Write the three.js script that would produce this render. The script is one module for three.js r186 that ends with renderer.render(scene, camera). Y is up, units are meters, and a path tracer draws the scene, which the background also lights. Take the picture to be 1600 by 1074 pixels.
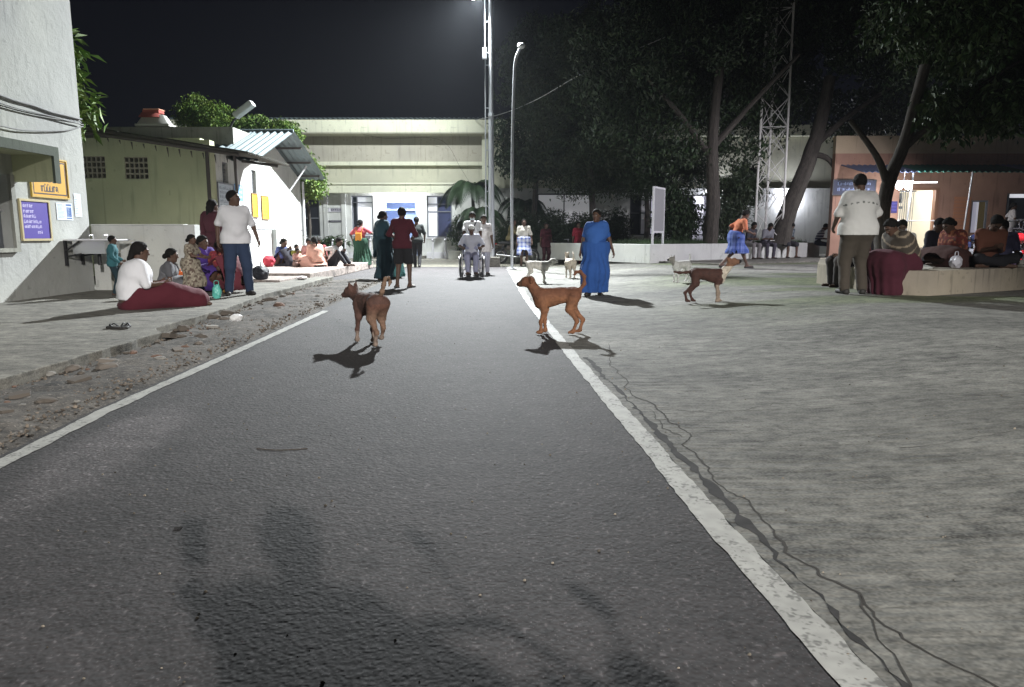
import * as THREE from 'three';
import { mergeGeometries } from 'three/addons/utils/BufferGeometryUtils.js';
import { RoundedBoxGeometry } from 'three/addons/geometries/RoundedBoxGeometry.js';

// ---------------------------------------------------------------- camera, sky, exposure
const scene = new THREE.Scene();
const camera = new THREE.PerspectiveCamera(51.24, 1024 / 687, 0.05, 900);
camera.position.set(0, 1.12, 0);
camera.rotation.x = -Math.atan(170 / 1120);
const renderer = new THREE.WebGLRenderer({ antialias: true });
renderer.toneMapping = THREE.LinearToneMapping;
renderer.toneMappingExposure = 1.0;
renderer.shadowMap.enabled = true;
{ // clear night sky, evenly dark, a trace of blue
  const w = 64, h = 32, d = new Float32Array(w * h * 4);
  for (let i = 0; i < w * h; i++) { d[i * 4] = 0.0030; d[i * 4 + 1] = 0.0034; d[i * 4 + 2] = 0.0056; d[i * 4 + 3] = 1; }
  const t = new THREE.DataTexture(d, w, h, THREE.RGBAFormat, THREE.FloatType);
  t.mapping = THREE.EquirectangularReflectionMapping; t.magFilter = THREE.LinearFilter; t.needsUpdate = true;
  scene.background = t; scene.environment = t;
}

// strengths of the lamps of the place, in candela (the lamps themselves are built further down)
const KEY = 2900, KEY2 = 640, REAR = 2050, DOORL = 19, SHOPL = 18, SIDE = 420;
scene.fog = new THREE.FogExp2(0xdfe6f0, 0.00035);   // thin fog added to give the lamps a glow

// ---------------------------------------------------------------- small tools
function rng(seed) { let a = seed >>> 0; return () => { a = (a + 0x6D2B79F5) >>> 0; let t = a; t = Math.imul(t ^ (t >>> 15), t | 1); t ^= t + Math.imul(t ^ (t >>> 7), t | 61); return ((t ^ (t >>> 14)) >>> 0) / 4294967296; }; }
const R0 = rng(71);
const lerp = (a, b, t) => a + (b - a) * t, clamp = (x, a = 0, b = 1) => Math.min(b, Math.max(a, x));
const sstep = (a, b, x) => { const t = clamp((x - a) / (b - a)); return t * t * (3 - 2 * t); };
function hash3(x, y, z) { let h = Math.imul(x, 374761393) ^ Math.imul(y, 668265263) ^ Math.imul(z, 2147483647 - 91827); h = Math.imul(h ^ (h >>> 13), 1274126177); return ((h ^ (h >>> 16)) >>> 0) / 4294967295; }
function noise3(x, y, z, per = 0) {
  const xi = Math.floor(x), yi = Math.floor(y), zi = Math.floor(z), fx = x - xi, fy = y - yi, fz = z - zi;
  const u = fx * fx * (3 - 2 * fx), v = fy * fy * (3 - 2 * fy), w = fz * fz * (3 - 2 * fz);
  const m = per ? (q) => ((q % per) + per) % per : (q) => q;
  const X0 = m(xi), X1 = m(xi + 1), Y0 = m(yi), Y1 = m(yi + 1);
  const a = lerp(lerp(hash3(X0, Y0, zi), hash3(X1, Y0, zi), u), lerp(hash3(X0, Y1, zi), hash3(X1, Y1, zi), u), v);
  if (fz === 0) return a;
  const b = lerp(lerp(hash3(X0, Y0, zi + 1), hash3(X1, Y0, zi + 1), u), lerp(hash3(X0, Y1, zi + 1), hash3(X1, Y1, zi + 1), u), v);
  return lerp(a, b, w);
}
function fbm(x, y, oct = 4, seed = 0) { let s = 0, a = 0.5, t = 0; for (let i = 0; i < oct; i++) { s += a * noise3(x, y, seed + i * 7); t += a; x *= 2.03; y *= 2.03; a *= 0.5; } return s / t; }
// tiling texture: fn(u, v in 0..1, N(freqX, freqY, seed)) -> [r,g,b] linear albedo
function tileTex(size, fn, metres, srgb = true) {
  const d = new Uint8Array(size * size * 4);
  const enc = srgb ? (c) => 255 * (c <= 0.0031308 ? c * 12.92 : 1.055 * Math.pow(c, 1 / 2.4) - 0.055) : (c) => 255 * c;
  for (let j = 0; j < size; j++) for (let i = 0; i < size; i++) {
    const u = i / size, v = j / size;
    const N = (fx, fy, s = 0) => { // periodic 2-D value noise
      const x = u * fx, y = v * fy, xi = Math.floor(x), yi = Math.floor(y), a = x - xi, b = y - yi, p = a * a * (3 - 2 * a), q = b * b * (3 - 2 * b);
      const x1 = (xi + 1) % fx, y1 = (yi + 1) % fy;
      return lerp(lerp(hash3(xi, yi, s), hash3(x1, yi, s), p), lerp(hash3(xi, y1, s), hash3(x1, y1, s), p), q);
    };
    const c = fn(u, v, N), o = (j * size + i) * 4;
    d[o] = clamp(enc(clamp(c[0])), 0, 255); d[o + 1] = clamp(enc(clamp(c[1])), 0, 255); d[o + 2] = clamp(enc(clamp(c[2])), 0, 255); d[o + 3] = 255;
  }
  const t = new THREE.DataTexture(d, size, size, THREE.RGBAFormat, THREE.UnsignedByteType);
  t.wrapS = t.wrapT = THREE.RepeatWrapping; t.magFilter = THREE.LinearFilter; t.minFilter = THREE.LinearMipmapLinearFilter; t.generateMipmaps = true;
  if (srgb) t.colorSpace = THREE.SRGBColorSpace;
  t.repeat.set(1 / metres, 1 / metres); t.needsUpdate = true; return t;
}
const C = (r, g, b) => new THREE.Color().setRGB(r, g, b);
const mat = (r, g, b, rough = 0.85, o = {}) => new THREE.MeshStandardMaterial({ color: C(r, g, b), roughness: rough, side: THREE.DoubleSide, ...o });

// ---------------------------------------------------------------- geometry tools
function plain(g) { const q = g.index ? g.toNonIndexed() : g.clone(); for (const k of Object.keys(q.attributes)) if (!['position', 'normal', 'uv', 'color'].includes(k)) q.deleteAttribute(k); return q; }
function merge(list) {
  const a = list.flat(9).map(plain); const keep = ['position', 'normal', 'uv', 'color'].filter((k) => a.every((g) => g.attributes[k]));
  for (const g of a) for (const k of Object.keys(g.attributes)) if (!keep.includes(k)) g.deleteAttribute(k);
  return a.length === 1 ? a[0] : mergeGeometries(a);
}
const box = (w, h, d, x, y, z) => new THREE.BoxGeometry(w, h, d).translate(x, y, z);
const bx = (x0, x1, y0, y1, z0, z1) => box(x1 - x0, y1 - y0, z1 - z0, (x0 + x1) / 2, (y0 + y1) / 2, (z0 + z1) / 2);
const rbx = (x0, x1, y0, y1, z0, z1, r = 0.01) => new RoundedBoxGeometry(x1 - x0, y1 - y0, z1 - z0, 2, Math.min(r, (x1 - x0) / 2.1, (y1 - y0) / 2.1, (z1 - z0) / 2.1)).translate((x0 + x1) / 2, (y0 + y1) / 2, (z0 + z1) / 2);
const V = (x, y, z) => new THREE.Vector3(x, y, z), VA = (a) => new THREE.Vector3(a[0], a[1], a[2]);
function rod(a, b, ra, rb = ra, seg = 8) {
  const A = VA(a), B = VA(b), d = B.clone().sub(A), L = d.length();
  const g = new THREE.CylinderGeometry(rb, ra, L, seg); g.translate(0, L / 2, 0);
  g.applyQuaternion(new THREE.Quaternion().setFromUnitVectors(V(0, 1, 0), d.normalize())); return g.translate(A.x, A.y, A.z);
}
function tube(pts, r, seg = 24, rad = 6) { return new THREE.TubeGeometry(new THREE.CatmullRomCurve3(pts.map(VA)), seg, r, rad, false); }
function triUV(g0) { // uv in metres from position, by dominant direction of the face
  const g = plain(g0), p = g.attributes.position, n = g.attributes.normal, uv = new Float32Array(p.count * 2);
  for (let i = 0; i < p.count; i++) {
    const ax = Math.abs(n.getX(i)), ay = Math.abs(n.getY(i)), az = Math.abs(n.getZ(i));
    if (ay > ax && ay > az) { uv[i * 2] = p.getX(i); uv[i * 2 + 1] = -p.getZ(i); }
    else if (ax > az) { uv[i * 2] = -p.getZ(i); uv[i * 2 + 1] = p.getY(i); }
    else { uv[i * 2] = p.getX(i); uv[i * 2 + 1] = p.getY(i); }
  }
  g.setAttribute('uv', new THREE.BufferAttribute(uv, 2)); return g;
}
// upright wall sheet u0..u1 x v0..v1 with rectangular holes [u0,u1,v0,v1], thickness t, front at +z = 0
function wall(u0, u1, v0, v1, holes, t) {
  const s = new THREE.Shape(); s.moveTo(u0, v0); s.lineTo(u1, v0); s.lineTo(u1, v1); s.lineTo(u0, v1); s.closePath();
  for (const [a, b, c, d] of holes) { const h = new THREE.Path(); h.moveTo(a, c); h.lineTo(a, d); h.lineTo(b, d); h.lineTo(b, c); h.closePath(); s.holes.push(h); }
  return new THREE.ExtrudeGeometry(s, { depth: t, bevelEnabled: false }).translate(0, 0, -t);
}
const wallZ = (Z, ...a) => wall(...a).translate(0, 0, Z);                     // faces +z (the camera); u = x
const wallX = (X, ...a) => wall(...a).rotateY(Math.PI / 2).translate(X, 0, 0); // faces +x; u = -z

// ---------------------------------------------------------------- scene bookkeeping
const used = {};
const numbered = (n) => { const k = used[n] = (used[n] ?? -1) + 1; return k ? n + '_' + String(k).padStart(3, '0') : n; };
function sh(o) { o.castShadow = o.receiveShadow = true; return o; }
function tag(o, label, category, group, kind) { if (label) o.userData.label = label; if (category) o.userData.category = category; if (group) o.userData.group = group; if (kind) o.userData.kind = kind; return o; }
function thing(name, label, category, pos = [0, 0, 0], yaw = 0, group) { const o = new THREE.Group(); o.name = numbered(name); o.position.set(...pos); o.rotation.y = yaw; scene.add(o); return tag(o, label, category, group); }
function part(parent, name, geo, m) { const o = sh(new THREE.Mesh(Array.isArray(geo) ? merge(geo) : geo, m)); o.name = name; parent.add(o); return o; }
const wparts = (p, n, gs, m) => gs.map((g) => wpart(p, n, g, m));
// part given in world metres under an unrotated thing
function wpart(parent, name, geo, m, uvm = true) {
  let g = Array.isArray(geo) ? merge(geo) : geo; if (uvm) g = triUV(g); else g = g.clone();
  let p = parent; while (p && p !== scene) { g.translate(-p.position.x, -p.position.y, -p.position.z); p = p.parent; }
  return part(parent, name, g, m);
}
function single(name, geo, m, label, category, group) { const g = Array.isArray(geo) ? merge(geo) : geo; g.computeBoundingBox(); const b = g.boundingBox, c = V((b.min.x + b.max.x) / 2, b.min.y, (b.min.z + b.max.z) / 2); g.translate(-c.x, -c.y, -c.z); const o = sh(new THREE.Mesh(g, m)); o.position.copy(c); o.name = numbered(name); scene.add(o); return tag(o, label, category, group); }
function struct(name, geo, m) { const o = sh(new THREE.Mesh(Array.isArray(geo) ? merge(geo) : geo, m)); o.name = numbered(name); scene.add(o); o.userData.kind = 'structure'; return o; }
// the plaza rises gently to the right
const gy = (x) => 0.22 * sstep(1.2, 5.0, x);
// ================================================================ materials of the place
const T = {};
T.asphalt = tileTex(1024, (u, v, N) => {
  const g = N(512, 512, 1), g2 = N(256, 256, 2), m = N(24, 24, 3), l = N(5, 5, 4), d = N(90, 90, 9);
  let c = 0.038 + 0.028 * (g2 - 0.5) + 0.018 * (m - 0.5) + 0.012 * (l - 0.5) + 0.01 * (d - .5);
  if (g > 0.9) c += 0.14 * (g - 0.9) / 0.1; if (g2 > 0.84) c += 0.11 * (g2 - 0.84) / 0.16; if (g2 < 0.12) c *= 0.55;
  return [c * 1.03, c, c * 1.0];
}, 3.1);
T.asphaltB = tileTex(1024, (u, v, N) => { const a = 0.45 * N(300, 300, 11) + 0.35 * N(150, 150, 12) + 0.2 * N(512, 512, 13); return [a, a, a]; }, 3.1, false);
T.concrete = tileTex(2048, (u, v, N) => {
  const st = N(14, 260, 21) * 0.5 + N(30, 520, 22) * 0.5, l = N(6, 9, 23), m = N(38, 60, 24), f = N(700, 900, 25), d = N(9, 40, 26);
  let c = 0.155 + 0.075 * (st - 0.5) + 0.05 * (l - 0.5) + 0.085 * (m - 0.5) + 0.09 * (N(110, 170, 20) - 0.5) + 0.11 * (f - 0.5) + 0.03 * (d - 0.5);
  const pit = N(170, 240, 27); if (pit > 0.8 && m > 0.42) c *= 1 - 0.45 * (pit - 0.8) / 0.2; const pq = N(84, 130, 30); if (pq > 0.82 && l > 0.42) c *= 1 - 0.4 * (pq - 0.82) / 0.18; const pit2 = N(330, 420, 28); if (pit2 > 0.9) c *= 0.8;
  if (N(60, 420, 29) > 0.84 && l > 0.45) c *= 0.8;
  return [c, c * 0.985, c * 0.885];
}, 6.3);
T.concreteB = tileTex(1024, (u, v, N) => { const a = 0.4 * N(12, 230, 31) + 0.3 * N(28, 480, 32) + 0.3 * N(300, 400, 33); return [a, a, a]; }, 6.3, false);
T.dirt = tileTex(1024, (u, v, N) => {
  const f = N(420, 420, 41), m = N(60, 60, 42), l = N(9, 9, 43), q = N(180, 180, 44);
  let c = 0.058 + 0.055 * (f - 0.5) + 0.06 * (m - 0.5) + 0.06 * (l - 0.5); if (q > 0.84) c += 0.10; if (q < 0.13) c *= 0.5;
  return [c * 1.08, c * 0.95, c * 0.8];
}, 2.3);
const plasterFn = (R, G, B, dirty, seed) => (u, v, N) => {
  const f = N(260, 260, seed), m = N(22, 18, seed + 1), l = N(4, 5, seed + 2), s = N(60, 5, seed + 3), bl = N(46, 40, seed + 4);
  let k = 1 + 0.05 * (f - 0.5) + 0.10 * dirty * (m - 0.5) + 0.16 * dirty * (l - 0.5); if (s > 0.72) k -= 0.22 * dirty * (s - 0.72) / 0.28;
  if (bl > 0.87 && l > 0.52) k *= 0.82;
  return [R * k, G * k, B * k * (1 - 0.05 * dirty * l)];
};
T.white = tileTex(512, plasterFn(0.56, 0.57, 0.555, 1, 51), 3.7);
T.olive = tileTex(512, plasterFn(0.46, 0.48, 0.315, 1.0, 61), 3.3);
T.cream = tileTex(512, plasterFn(0.62, 0.63, 0.50, 0.9, 71), 4.1);
T.orange = tileTex(512, plasterFn(0.33, 0.19, 0.14, 1.4, 81), 3.9);
T.grey = tileTex(512, plasterFn(0.30, 0.30, 0.28, 1.6, 91), 2.7);
T.bump = tileTex(512, (u, v, N) => { const a = 0.5 * N(30, 30, 101) + 0.3 * N(90, 90, 102) + 0.2 * N(256, 256, 103); return [a, a, a]; }, 2.1, false);
T.bark = tileTex(512, (u, v, N) => { const a = N(40, 10, 111) * 0.6 + N(120, 40, 112) * 0.4; const c = 0.042 + 0.06 * (a - 0.4); return [c * 1.1, c * 0.95, c * 0.8]; }, 1.1);
const M = {
  asphalt: mat(0.85, 0.795, 0.82, 0.86, { map: T.asphalt, bumpMap: T.asphaltB, bumpScale: 0.006, vertexColors: true }),
  concrete: mat(1, 1, 1, 0.88, { map: T.concrete, bumpMap: T.concreteB, bumpScale: 0.012, vertexColors: true }),
  slab: mat(0.98, 0.95, 0.9, 0.9, { map: T.concrete, bumpMap: T.concreteB, bumpScale: 0.003 }),
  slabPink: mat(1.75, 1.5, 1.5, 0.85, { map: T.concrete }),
  dirt: mat(1, 1, 1, 0.97, { map: T.dirt, bumpMap: T.dirt, bumpScale: 0.012 }),
  white: mat(1, 1, 1, 0.85, { map: T.white, bumpMap: T.bump, bumpScale: 0.004 }),
  whiteBlock: mat(0.78, 0.78, 0.775, 0.88, { map: T.white, bumpMap: T.bump, bumpScale: 0.006 }),
  olive: mat(1, 1, 1, 0.88, { map: T.olive, bumpMap: T.bump, bumpScale: 0.004 }),
  cream: mat(1, 1, 1, 0.85, { map: T.cream, bumpMap: T.bump, bumpScale: 0.004 }),
  orange: mat(1, 1, 1, 0.85, { map: T.orange, bumpMap: T.bump, bumpScale: 0.004 }),
  grey: mat(1, 1, 1, 0.9, { map: T.grey, bumpMap: T.bump, bumpScale: 0.004 }),
  bark: mat(1, 1, 1, 0.95, { map: T.bark, bumpMap: T.bark, bumpScale: 0.02 }),
  paint: mat(0.42, 0.42, 0.39, 0.75, { map: tileTex(512, (u, v, N) => { let k = 0.86 + 0.2 * (N(60, 60, 5) - 0.5) + 0.15 * (N(9, 9, 6) - .5); k *= 1 - 0.55 * sstep(0.55, 0.75, 0.35 * N(30, 30, 7) + 0.4 * N(150, 150, 8) + 0.25 * N(256, 256, 9)); return [k, k, k]; }, 1.7) }),
  steel: mat(0.55, 0.55, 0.56, 0.35, { metalness: 0.9 }),
  galv: mat(0.42, 0.44, 0.46, 0.5, { metalness: 0.6 }),
  black: mat(0.018, 0.018, 0.02, 0.5),
  rust: mat(0.07, 0.06, 0.055, 0.8),
  glassDark: mat(0.02, 0.022, 0.028, 0.08, { metalness: 0.0 }),
  frameWhite: mat(0.62, 0.62, 0.64, 0.5),
  frameGrey: mat(0.16, 0.17, 0.19, 0.5),
  sheet: mat(0.15, 0.19, 0.20, 0.6, { metalness: 0.1 }),
  asbestos: mat(0.24, 0.23, 0.21, 0.95, { map: T.grey }),
};

// ================================================================ ground
const tab = (t) => (z) => { if (z >= t[0][0]) return t[0][1]; for (let i = 1; i < t.length; i++) if (z >= t[i][0]) return lerp(t[i - 1][1], t[i][1], (z - t[i - 1][0]) / (t[i][0] - t[i - 1][0])); return t[t.length - 1][1]; };
const roadR = tab([[8, 1.28], [-1.65, 0.94], [-2.6, 0.86], [-4, 0.78], [-6.3, 0.64], [-12.3, 0.33], [-24, -0.06], [-25.2, 0.1]]);
const roadL = tab([[8, -2.2], [-3.5, -2.58], [-4.5, -2.66], [-6.3, -2.70], [-8.9, -2.77], [-10.4, -2.81], [-13, -2.9], [-25, -3.3]]);
const kerb = tab([[8, -3.5], [-5, -3.63], [-7.4, -3.66], [-7.7, -3.86], [-10, -4.0], [-12, -4.22], [-16.3, -4.33], [-30, -4.4]]);
function sheet(xa, xb, z0, z1, nx, nz, yf, col) {
  const p = [], uv = [], c = [], ix = [];
  for (let j = 0; j <= nz; j++) for (let i = 0; i <= nx; i++) {
    const z = lerp(z0, z1, j / nz), x = lerp(typeof xa === 'function' ? xa(z) : xa, typeof xb === 'function' ? xb(z) : xb, i / nx);
    p.push(x, yf(x, z), z); uv.push(x, -z); const k = col ? col(x, z) : [1, 1, 1]; c.push(...k);
  }
  for (let j = 0; j < nz; j++) for (let i = 0; i < nx; i++) { const a = j * (nx + 1) + i, b = a + 1, d = a + nx + 1, e = d + 1; if (z1 < z0) ix.push(a, b, d, b, e, d); else ix.push(a, d, b, b, d, e); }
  const g = new THREE.BufferGeometry(); g.setAttribute('position', new THREE.Float32BufferAttribute(p, 3)); g.setAttribute('uv', new THREE.Float32BufferAttribute(uv, 2)); g.setAttribute('color', new THREE.Float32BufferAttribute(c, 3)); g.setIndex(ix); g.computeVertexNormals(); return g;
}
struct('ground', sheet(-260, 260, 120, -320, 20, 20, () => -0.05), mat(0.06, 0.05, 0.04, 0.95));
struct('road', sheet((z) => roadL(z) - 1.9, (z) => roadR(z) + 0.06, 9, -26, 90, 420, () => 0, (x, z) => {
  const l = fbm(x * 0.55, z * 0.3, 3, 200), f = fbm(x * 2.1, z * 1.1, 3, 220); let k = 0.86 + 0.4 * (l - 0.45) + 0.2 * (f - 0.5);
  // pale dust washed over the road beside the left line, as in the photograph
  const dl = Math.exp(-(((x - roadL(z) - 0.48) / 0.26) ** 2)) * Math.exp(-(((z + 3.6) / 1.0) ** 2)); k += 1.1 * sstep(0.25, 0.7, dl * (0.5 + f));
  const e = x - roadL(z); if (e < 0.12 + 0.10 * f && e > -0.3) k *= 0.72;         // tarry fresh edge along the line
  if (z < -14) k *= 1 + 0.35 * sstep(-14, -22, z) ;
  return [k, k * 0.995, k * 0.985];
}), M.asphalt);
struct('plaza', sheet((z) => roadR(z) - 0.004, 34, 9, -25.4, 120, 170, (x, z) => 0.004 + gy(x) , (x, z) => {
  const l = fbm(x * 0.3, z * 0.7, 4, 240), s = fbm(x * 0.22, z * 2.6, 3, 250), w = fbm(x * 1.4, z * 1.8, 3, 260); let k = 0.9 + 0.55 * (l - 0.5) + 0.35 * (s - 0.5) + 0.25 * (w - 0.5);
  const m = sstep(0.50, 0.64, fbm(x * 0.35 + 9, z * 0.9, 3, 270)) * sstep(1.5, 5.0, x) * sstep(-7, -10.5, z);      // moss and damp film near the tree platform
  return [k * (1 - 0.28 * m), k * (1 - 0.14 * m), k * (1 - 0.5 * m) * 0.99];
}), M.concrete);
struct('forecourt', sheet(-16, 34, -25.4, -36, 80, 40, (x) => 0.006 + gy(x), (x, z) => { const k = 1.3 + 0.5 * (fbm(x * 0.4, z * 0.8, 4, 280) - 0.5) - 0.5 * sstep(0.55, 0.75, fbm(x * 1.5, z * 3, 3, 285)); return [k, k * 0.97, k * 0.85]; }), M.concrete);
// painted edge lines with broken edges
function lineStrip(cx, w, z0, z1, y, seed, gaps = 0, rag = 1) {
  const p = [], uv = [], ix = [], n = Math.round(Math.abs(z1 - z0) / 0.05), r = rng(seed);
  for (let i = 0; i <= n; i++) {
    const z = lerp(z0, z1, i / n), j = (k) => rag * ((noise3(z * 9, k, seed) - 0.5) * 0.010 + (r() - 0.5) * 0.008), x = cx(z);
    const ww = w * (1 - gaps * sstep(0.66, 0.8, noise3(z * 1.7, 9, seed)));
    p.push(x - ww / 2 + j(1), y(x), z, x + ww / 2 + j(4), y(x), z); uv.push(0, -z, w, -z);
    if (i < n) { const a = i * 2; ix.push(a, a + 1, a + 2, a + 1, a + 3, a + 2); }
  }
  const g = new THREE.BufferGeometry(); g.setAttribute('position', new THREE.Float32BufferAttribute(p, 3)); g.setAttribute('uv', new THREE.Float32BufferAttribute(uv, 2)); g.setIndex(ix); g.computeVertexNormals(); return g;
}
struct('road_marking', lineStrip((z) => roadR(z) - 0.06, 0.115, 6, -24.6, () => 0.0048, 3, 0.2), M.paint);
struct('road_marking', lineStrip((z) => roadL(z) + 0.05, 0.10, 6, -10.6, () => 0.005, 5, 0.1), M.paint);
{ // the right line turns the corner at the far end of the plaza
  const g = lineStrip((t) => 0, 0.13, 0, -2.6, () => 0.012, 8, 0.2); const p = g.attributes.position;
  for (let i = 0; i < p.count; i++) { const s = -p.getZ(i), w = p.getX(i), a = clamp(s / 1.2) * 1.25; const x = -0.12 + (s < 1.2 ? 1.2 / 1.25 * (1 - Math.cos(a)) : 0.658 + (s - 1.2) * 0.95), z = -24.6 - (s < 1.2 ? 1.2 / 1.25 * Math.sin(a) : 0.911 + (s - 1.2) * 0.315); p.setXYZ(i, x + w * Math.cos(a), 0.016, z + w * Math.sin(a)); }
  g.computeVertexNormals(); struct('road_marking', g, M.paint);
}
// cracks filled with dark soil in the plaza
function crack(pts, w, seed) {
  const c = new THREE.CatmullRomCurve3(pts.map(([x, z]) => V(x, 0, z))), n = Math.round(c.getLength() / 0.03), p = [], ix = [], r = rng(seed);
  let jx = 0, jz = 0;
  for (let i = 0; i <= n; i++) { const q = c.getPoint(i / n), t = c.getTangent(i / n); jx = 0.09 * (noise3(i * 0.12, 5, seed) - 0.5) + 0.035 * (noise3(i * 0.45, 7, seed) - 0.5) + (r() - 0.5) * 0.010; const ww = w * (0.35 + 1.0 * noise3(i * 0.14, 3, seed)) * Math.min(1, (n - i) / 12 + 0.15); const nx = -t.z, nz = t.x; for (const s of [-1, 1]) { const x = q.x + nx * (jx + s * ww / 2), z = q.z + nz * (jx + s * ww / 2); p.push(x, gy(x) + 0.0058, z); } if (i < n) ix.push(i * 2, i * 2 + 1, i * 2 + 2, i * 2 + 1, i * 2 + 3, i * 2 + 2); }
  const g = new THREE.BufferGeometry(); g.setAttribute('position', new THREE.Float32BufferAttribute(p, 3)); g.setAttribute('uv', new THREE.Float32BufferAttribute(new Float32Array(p.length / 3 * 2), 2)); g.setIndex(ix); g.computeVertexNormals(); return g;
}
const soil = mat(0.035, 0.032, 0.028, 1);
struct('plaza_crack', [crack([[1.22, -1.55], [1.06, -2.1], [1.0, -2.6], [0.92, -3.3], [0.99, -3.9], [0.93, -4.6], [0.86, -5.4], [0.85, -6.3], [0.98, -7.4]], 0.011, 21),
  crack([[1.06, -2.1], [1.0, -1.75], [1.03, -1.5]], 0.008, 22), crack([[0.95, -4.5], [1.3, -4.4], [1.9, -4.7]], 0.006, 24), crack([[0.99, -3.9], [0.9, -4.1], [0.86, -4.5]], 0.010, 25), crack([[2.0, -3.6], [2.9, -3.75], [3.6, -3.6]], 0.005, 27), crack([[0.98, -7.4], [1.5, -7.9], [2.6, -8.0], [4.0, -8.5]], 0.006, 28)], soil);
// broken asphalt fringe lying between the line and the concrete
struct('asphalt_fringe', lineStrip((z) => roadR(z) + 0.045 + 0.02 * noise3(z * 1.3, 2, 7), 0.034, 6, -6.5, () => 0.0058, 33, 1.3, 3.2), mat(0.045, 0.043, 0.042, 0.95, { map: T.bump }));
// left: bare earth verge with rubble, raised pavement behind it
const verge = struct('earth_verge', sheet((z) => kerb(z) - 0.15, (z) => roadL(z) + 0.012, 8, -17.5, 40, 360, (x, z) => { const a = (x - kerb(z)) / (roadL(z) - kerb(z)); return -0.006 + 0.018 * sstep(0.995, 0.9, a) + 0.055 * Math.sin(Math.PI * clamp(a * 1.05)) * fbm(x * 3, z * 3, 3, 300) + 0.03 * fbm(x * 9, z * 9, 2, 310) * sstep(0.97, 0.8, a); }), M.dirt);
{
  const r = rng(5), geos = [], rockGeo = (seed) => { const g = new THREE.IcosahedronGeometry(1, 1), p = g.attributes.position; for (let i = 0; i < p.count; i++) { const x = p.getX(i), y = p.getY(i), z = p.getZ(i), k = 0.72 + 0.5 * noise3(x * 1.6 + 5, y * 1.6 + seed, z * 1.6 + 9); p.setXYZ(i, x * k, y * k * 0.6, z * k); } g.computeVertexNormals(); return g; };
  for (let i = 0; i < 6; i++) geos.push(rockGeo(i * 3.7));
  const ms = [mat(0.15, 0.13, 0.11, 0.95), mat(0.10, 0.085, 0.07, 0.95), mat(0.22, 0.21, 0.19, 0.95), mat(0.15, 0.09, 0.065, 0.95)];
  for (let i = 0; i < 120; i++) {
    const z = -3.2 - 10.5 * Math.pow(r(), 1.1), a = Math.pow(r(), 1.5), x = lerp(kerb(z) + 0.05, roadL(z) - 0.15, a), s = 0.016 + 0.05 * Math.pow(r(), 3.0) * (a < 0.5 ? 1.4 : 0.8);
    const o = sh(new THREE.Mesh(geos[(r() * 6) | 0], ms[(r() * 4) | 0])); o.name = 'stone'; o.scale.set(s * (0.8 + 0.8 * r()), s, s * (0.8 + 0.5 * r())); o.rotation.y = r() * 6; o.position.set(x, 0.045 + s * 0.2, z); verge.add(o);
  }
  const slabG = new THREE.BoxGeometry(1, 0.22, 0.7);
  for (const [x, z, s, t] of [[-3.42, -6.0, 0.15, 0.3], [-3.2, -5.2, 0.13, 1.1], [-3.3, -4.7, 0.12, 0.5], [-3.4, -4.1, 0.16, 0.2], [-3.12, -6.6, 0.11, 2.2], [-3.35, -3.5, 0.17, 0.7], [-3.62, -7.5, 0.22, 1.4], [-3.1, -4.25, .1, 2.7], [-3.5, -8.3, 0.13, .4]]) { const o = sh(new THREE.Mesh(slabG, ms[(r() * 3) | 0])); o.name = 'broken_slab'; o.scale.setScalar(s); o.position.set(x, 0.06, z); o.rotation.set(0.25 * (r() - 0.5), t, 0.3 * (r() - 0.5)); verge.add(o); }
  const gi = new THREE.InstancedMesh(geos[1], ms[0], 5200), m = new THREE.Matrix4(), q = new THREE.Quaternion(), col = C(1, 1, 1);
  for (let i = 0; i < 5200; i++) { const z = -2.2 - 14.5 * r(), x = lerp(kerb(z) + 0.02, roadL(z) - 0.05, r()), s = 0.004 + 0.012 * r() * r(); q.setFromEuler(new THREE.Euler(r() * 3, r() * 6, 0)); m.compose(V(x, 0.036 + s * 0.2, z), q, V(s * 1.3, s, s)); gi.setMatrixAt(i, m); const k = 0.4 + r() * 1.0; gi.setColorAt(i, col.setRGB(k, k * 0.95, k * 0.88)); }
  gi.name = 'gravel'; gi.userData.kind = 'stuff'; sh(gi); verge.add(gi);
  // loose chippings scattered on road and plaza
  const g2 = new THREE.InstancedMesh(geos[2], ms[2], 900);
  for (let i = 0; i < 900; i++) { const z = -1.6 - 22 * r() * r(), x = -2.4 + 8 * r(), s = 0.002 + 0.005 * r() * r(); m.compose(V(x, gy(x) + (x > roadR(z) ? 0.004 : 0) + s * 0.3, z), q, V(s, s, s)); g2.setMatrixAt(i, m); const k = 0.2 + r(); g2.setColorAt(i, col.setRGB(k, k * 0.92, k * 0.8)); }
  g2.name = 'loose_grit'; tag(g2, 'fine loose grit scattered over the road and plaza', 'grit', null, 'stuff'); sh(g2); scene.add(g2);
}
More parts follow.
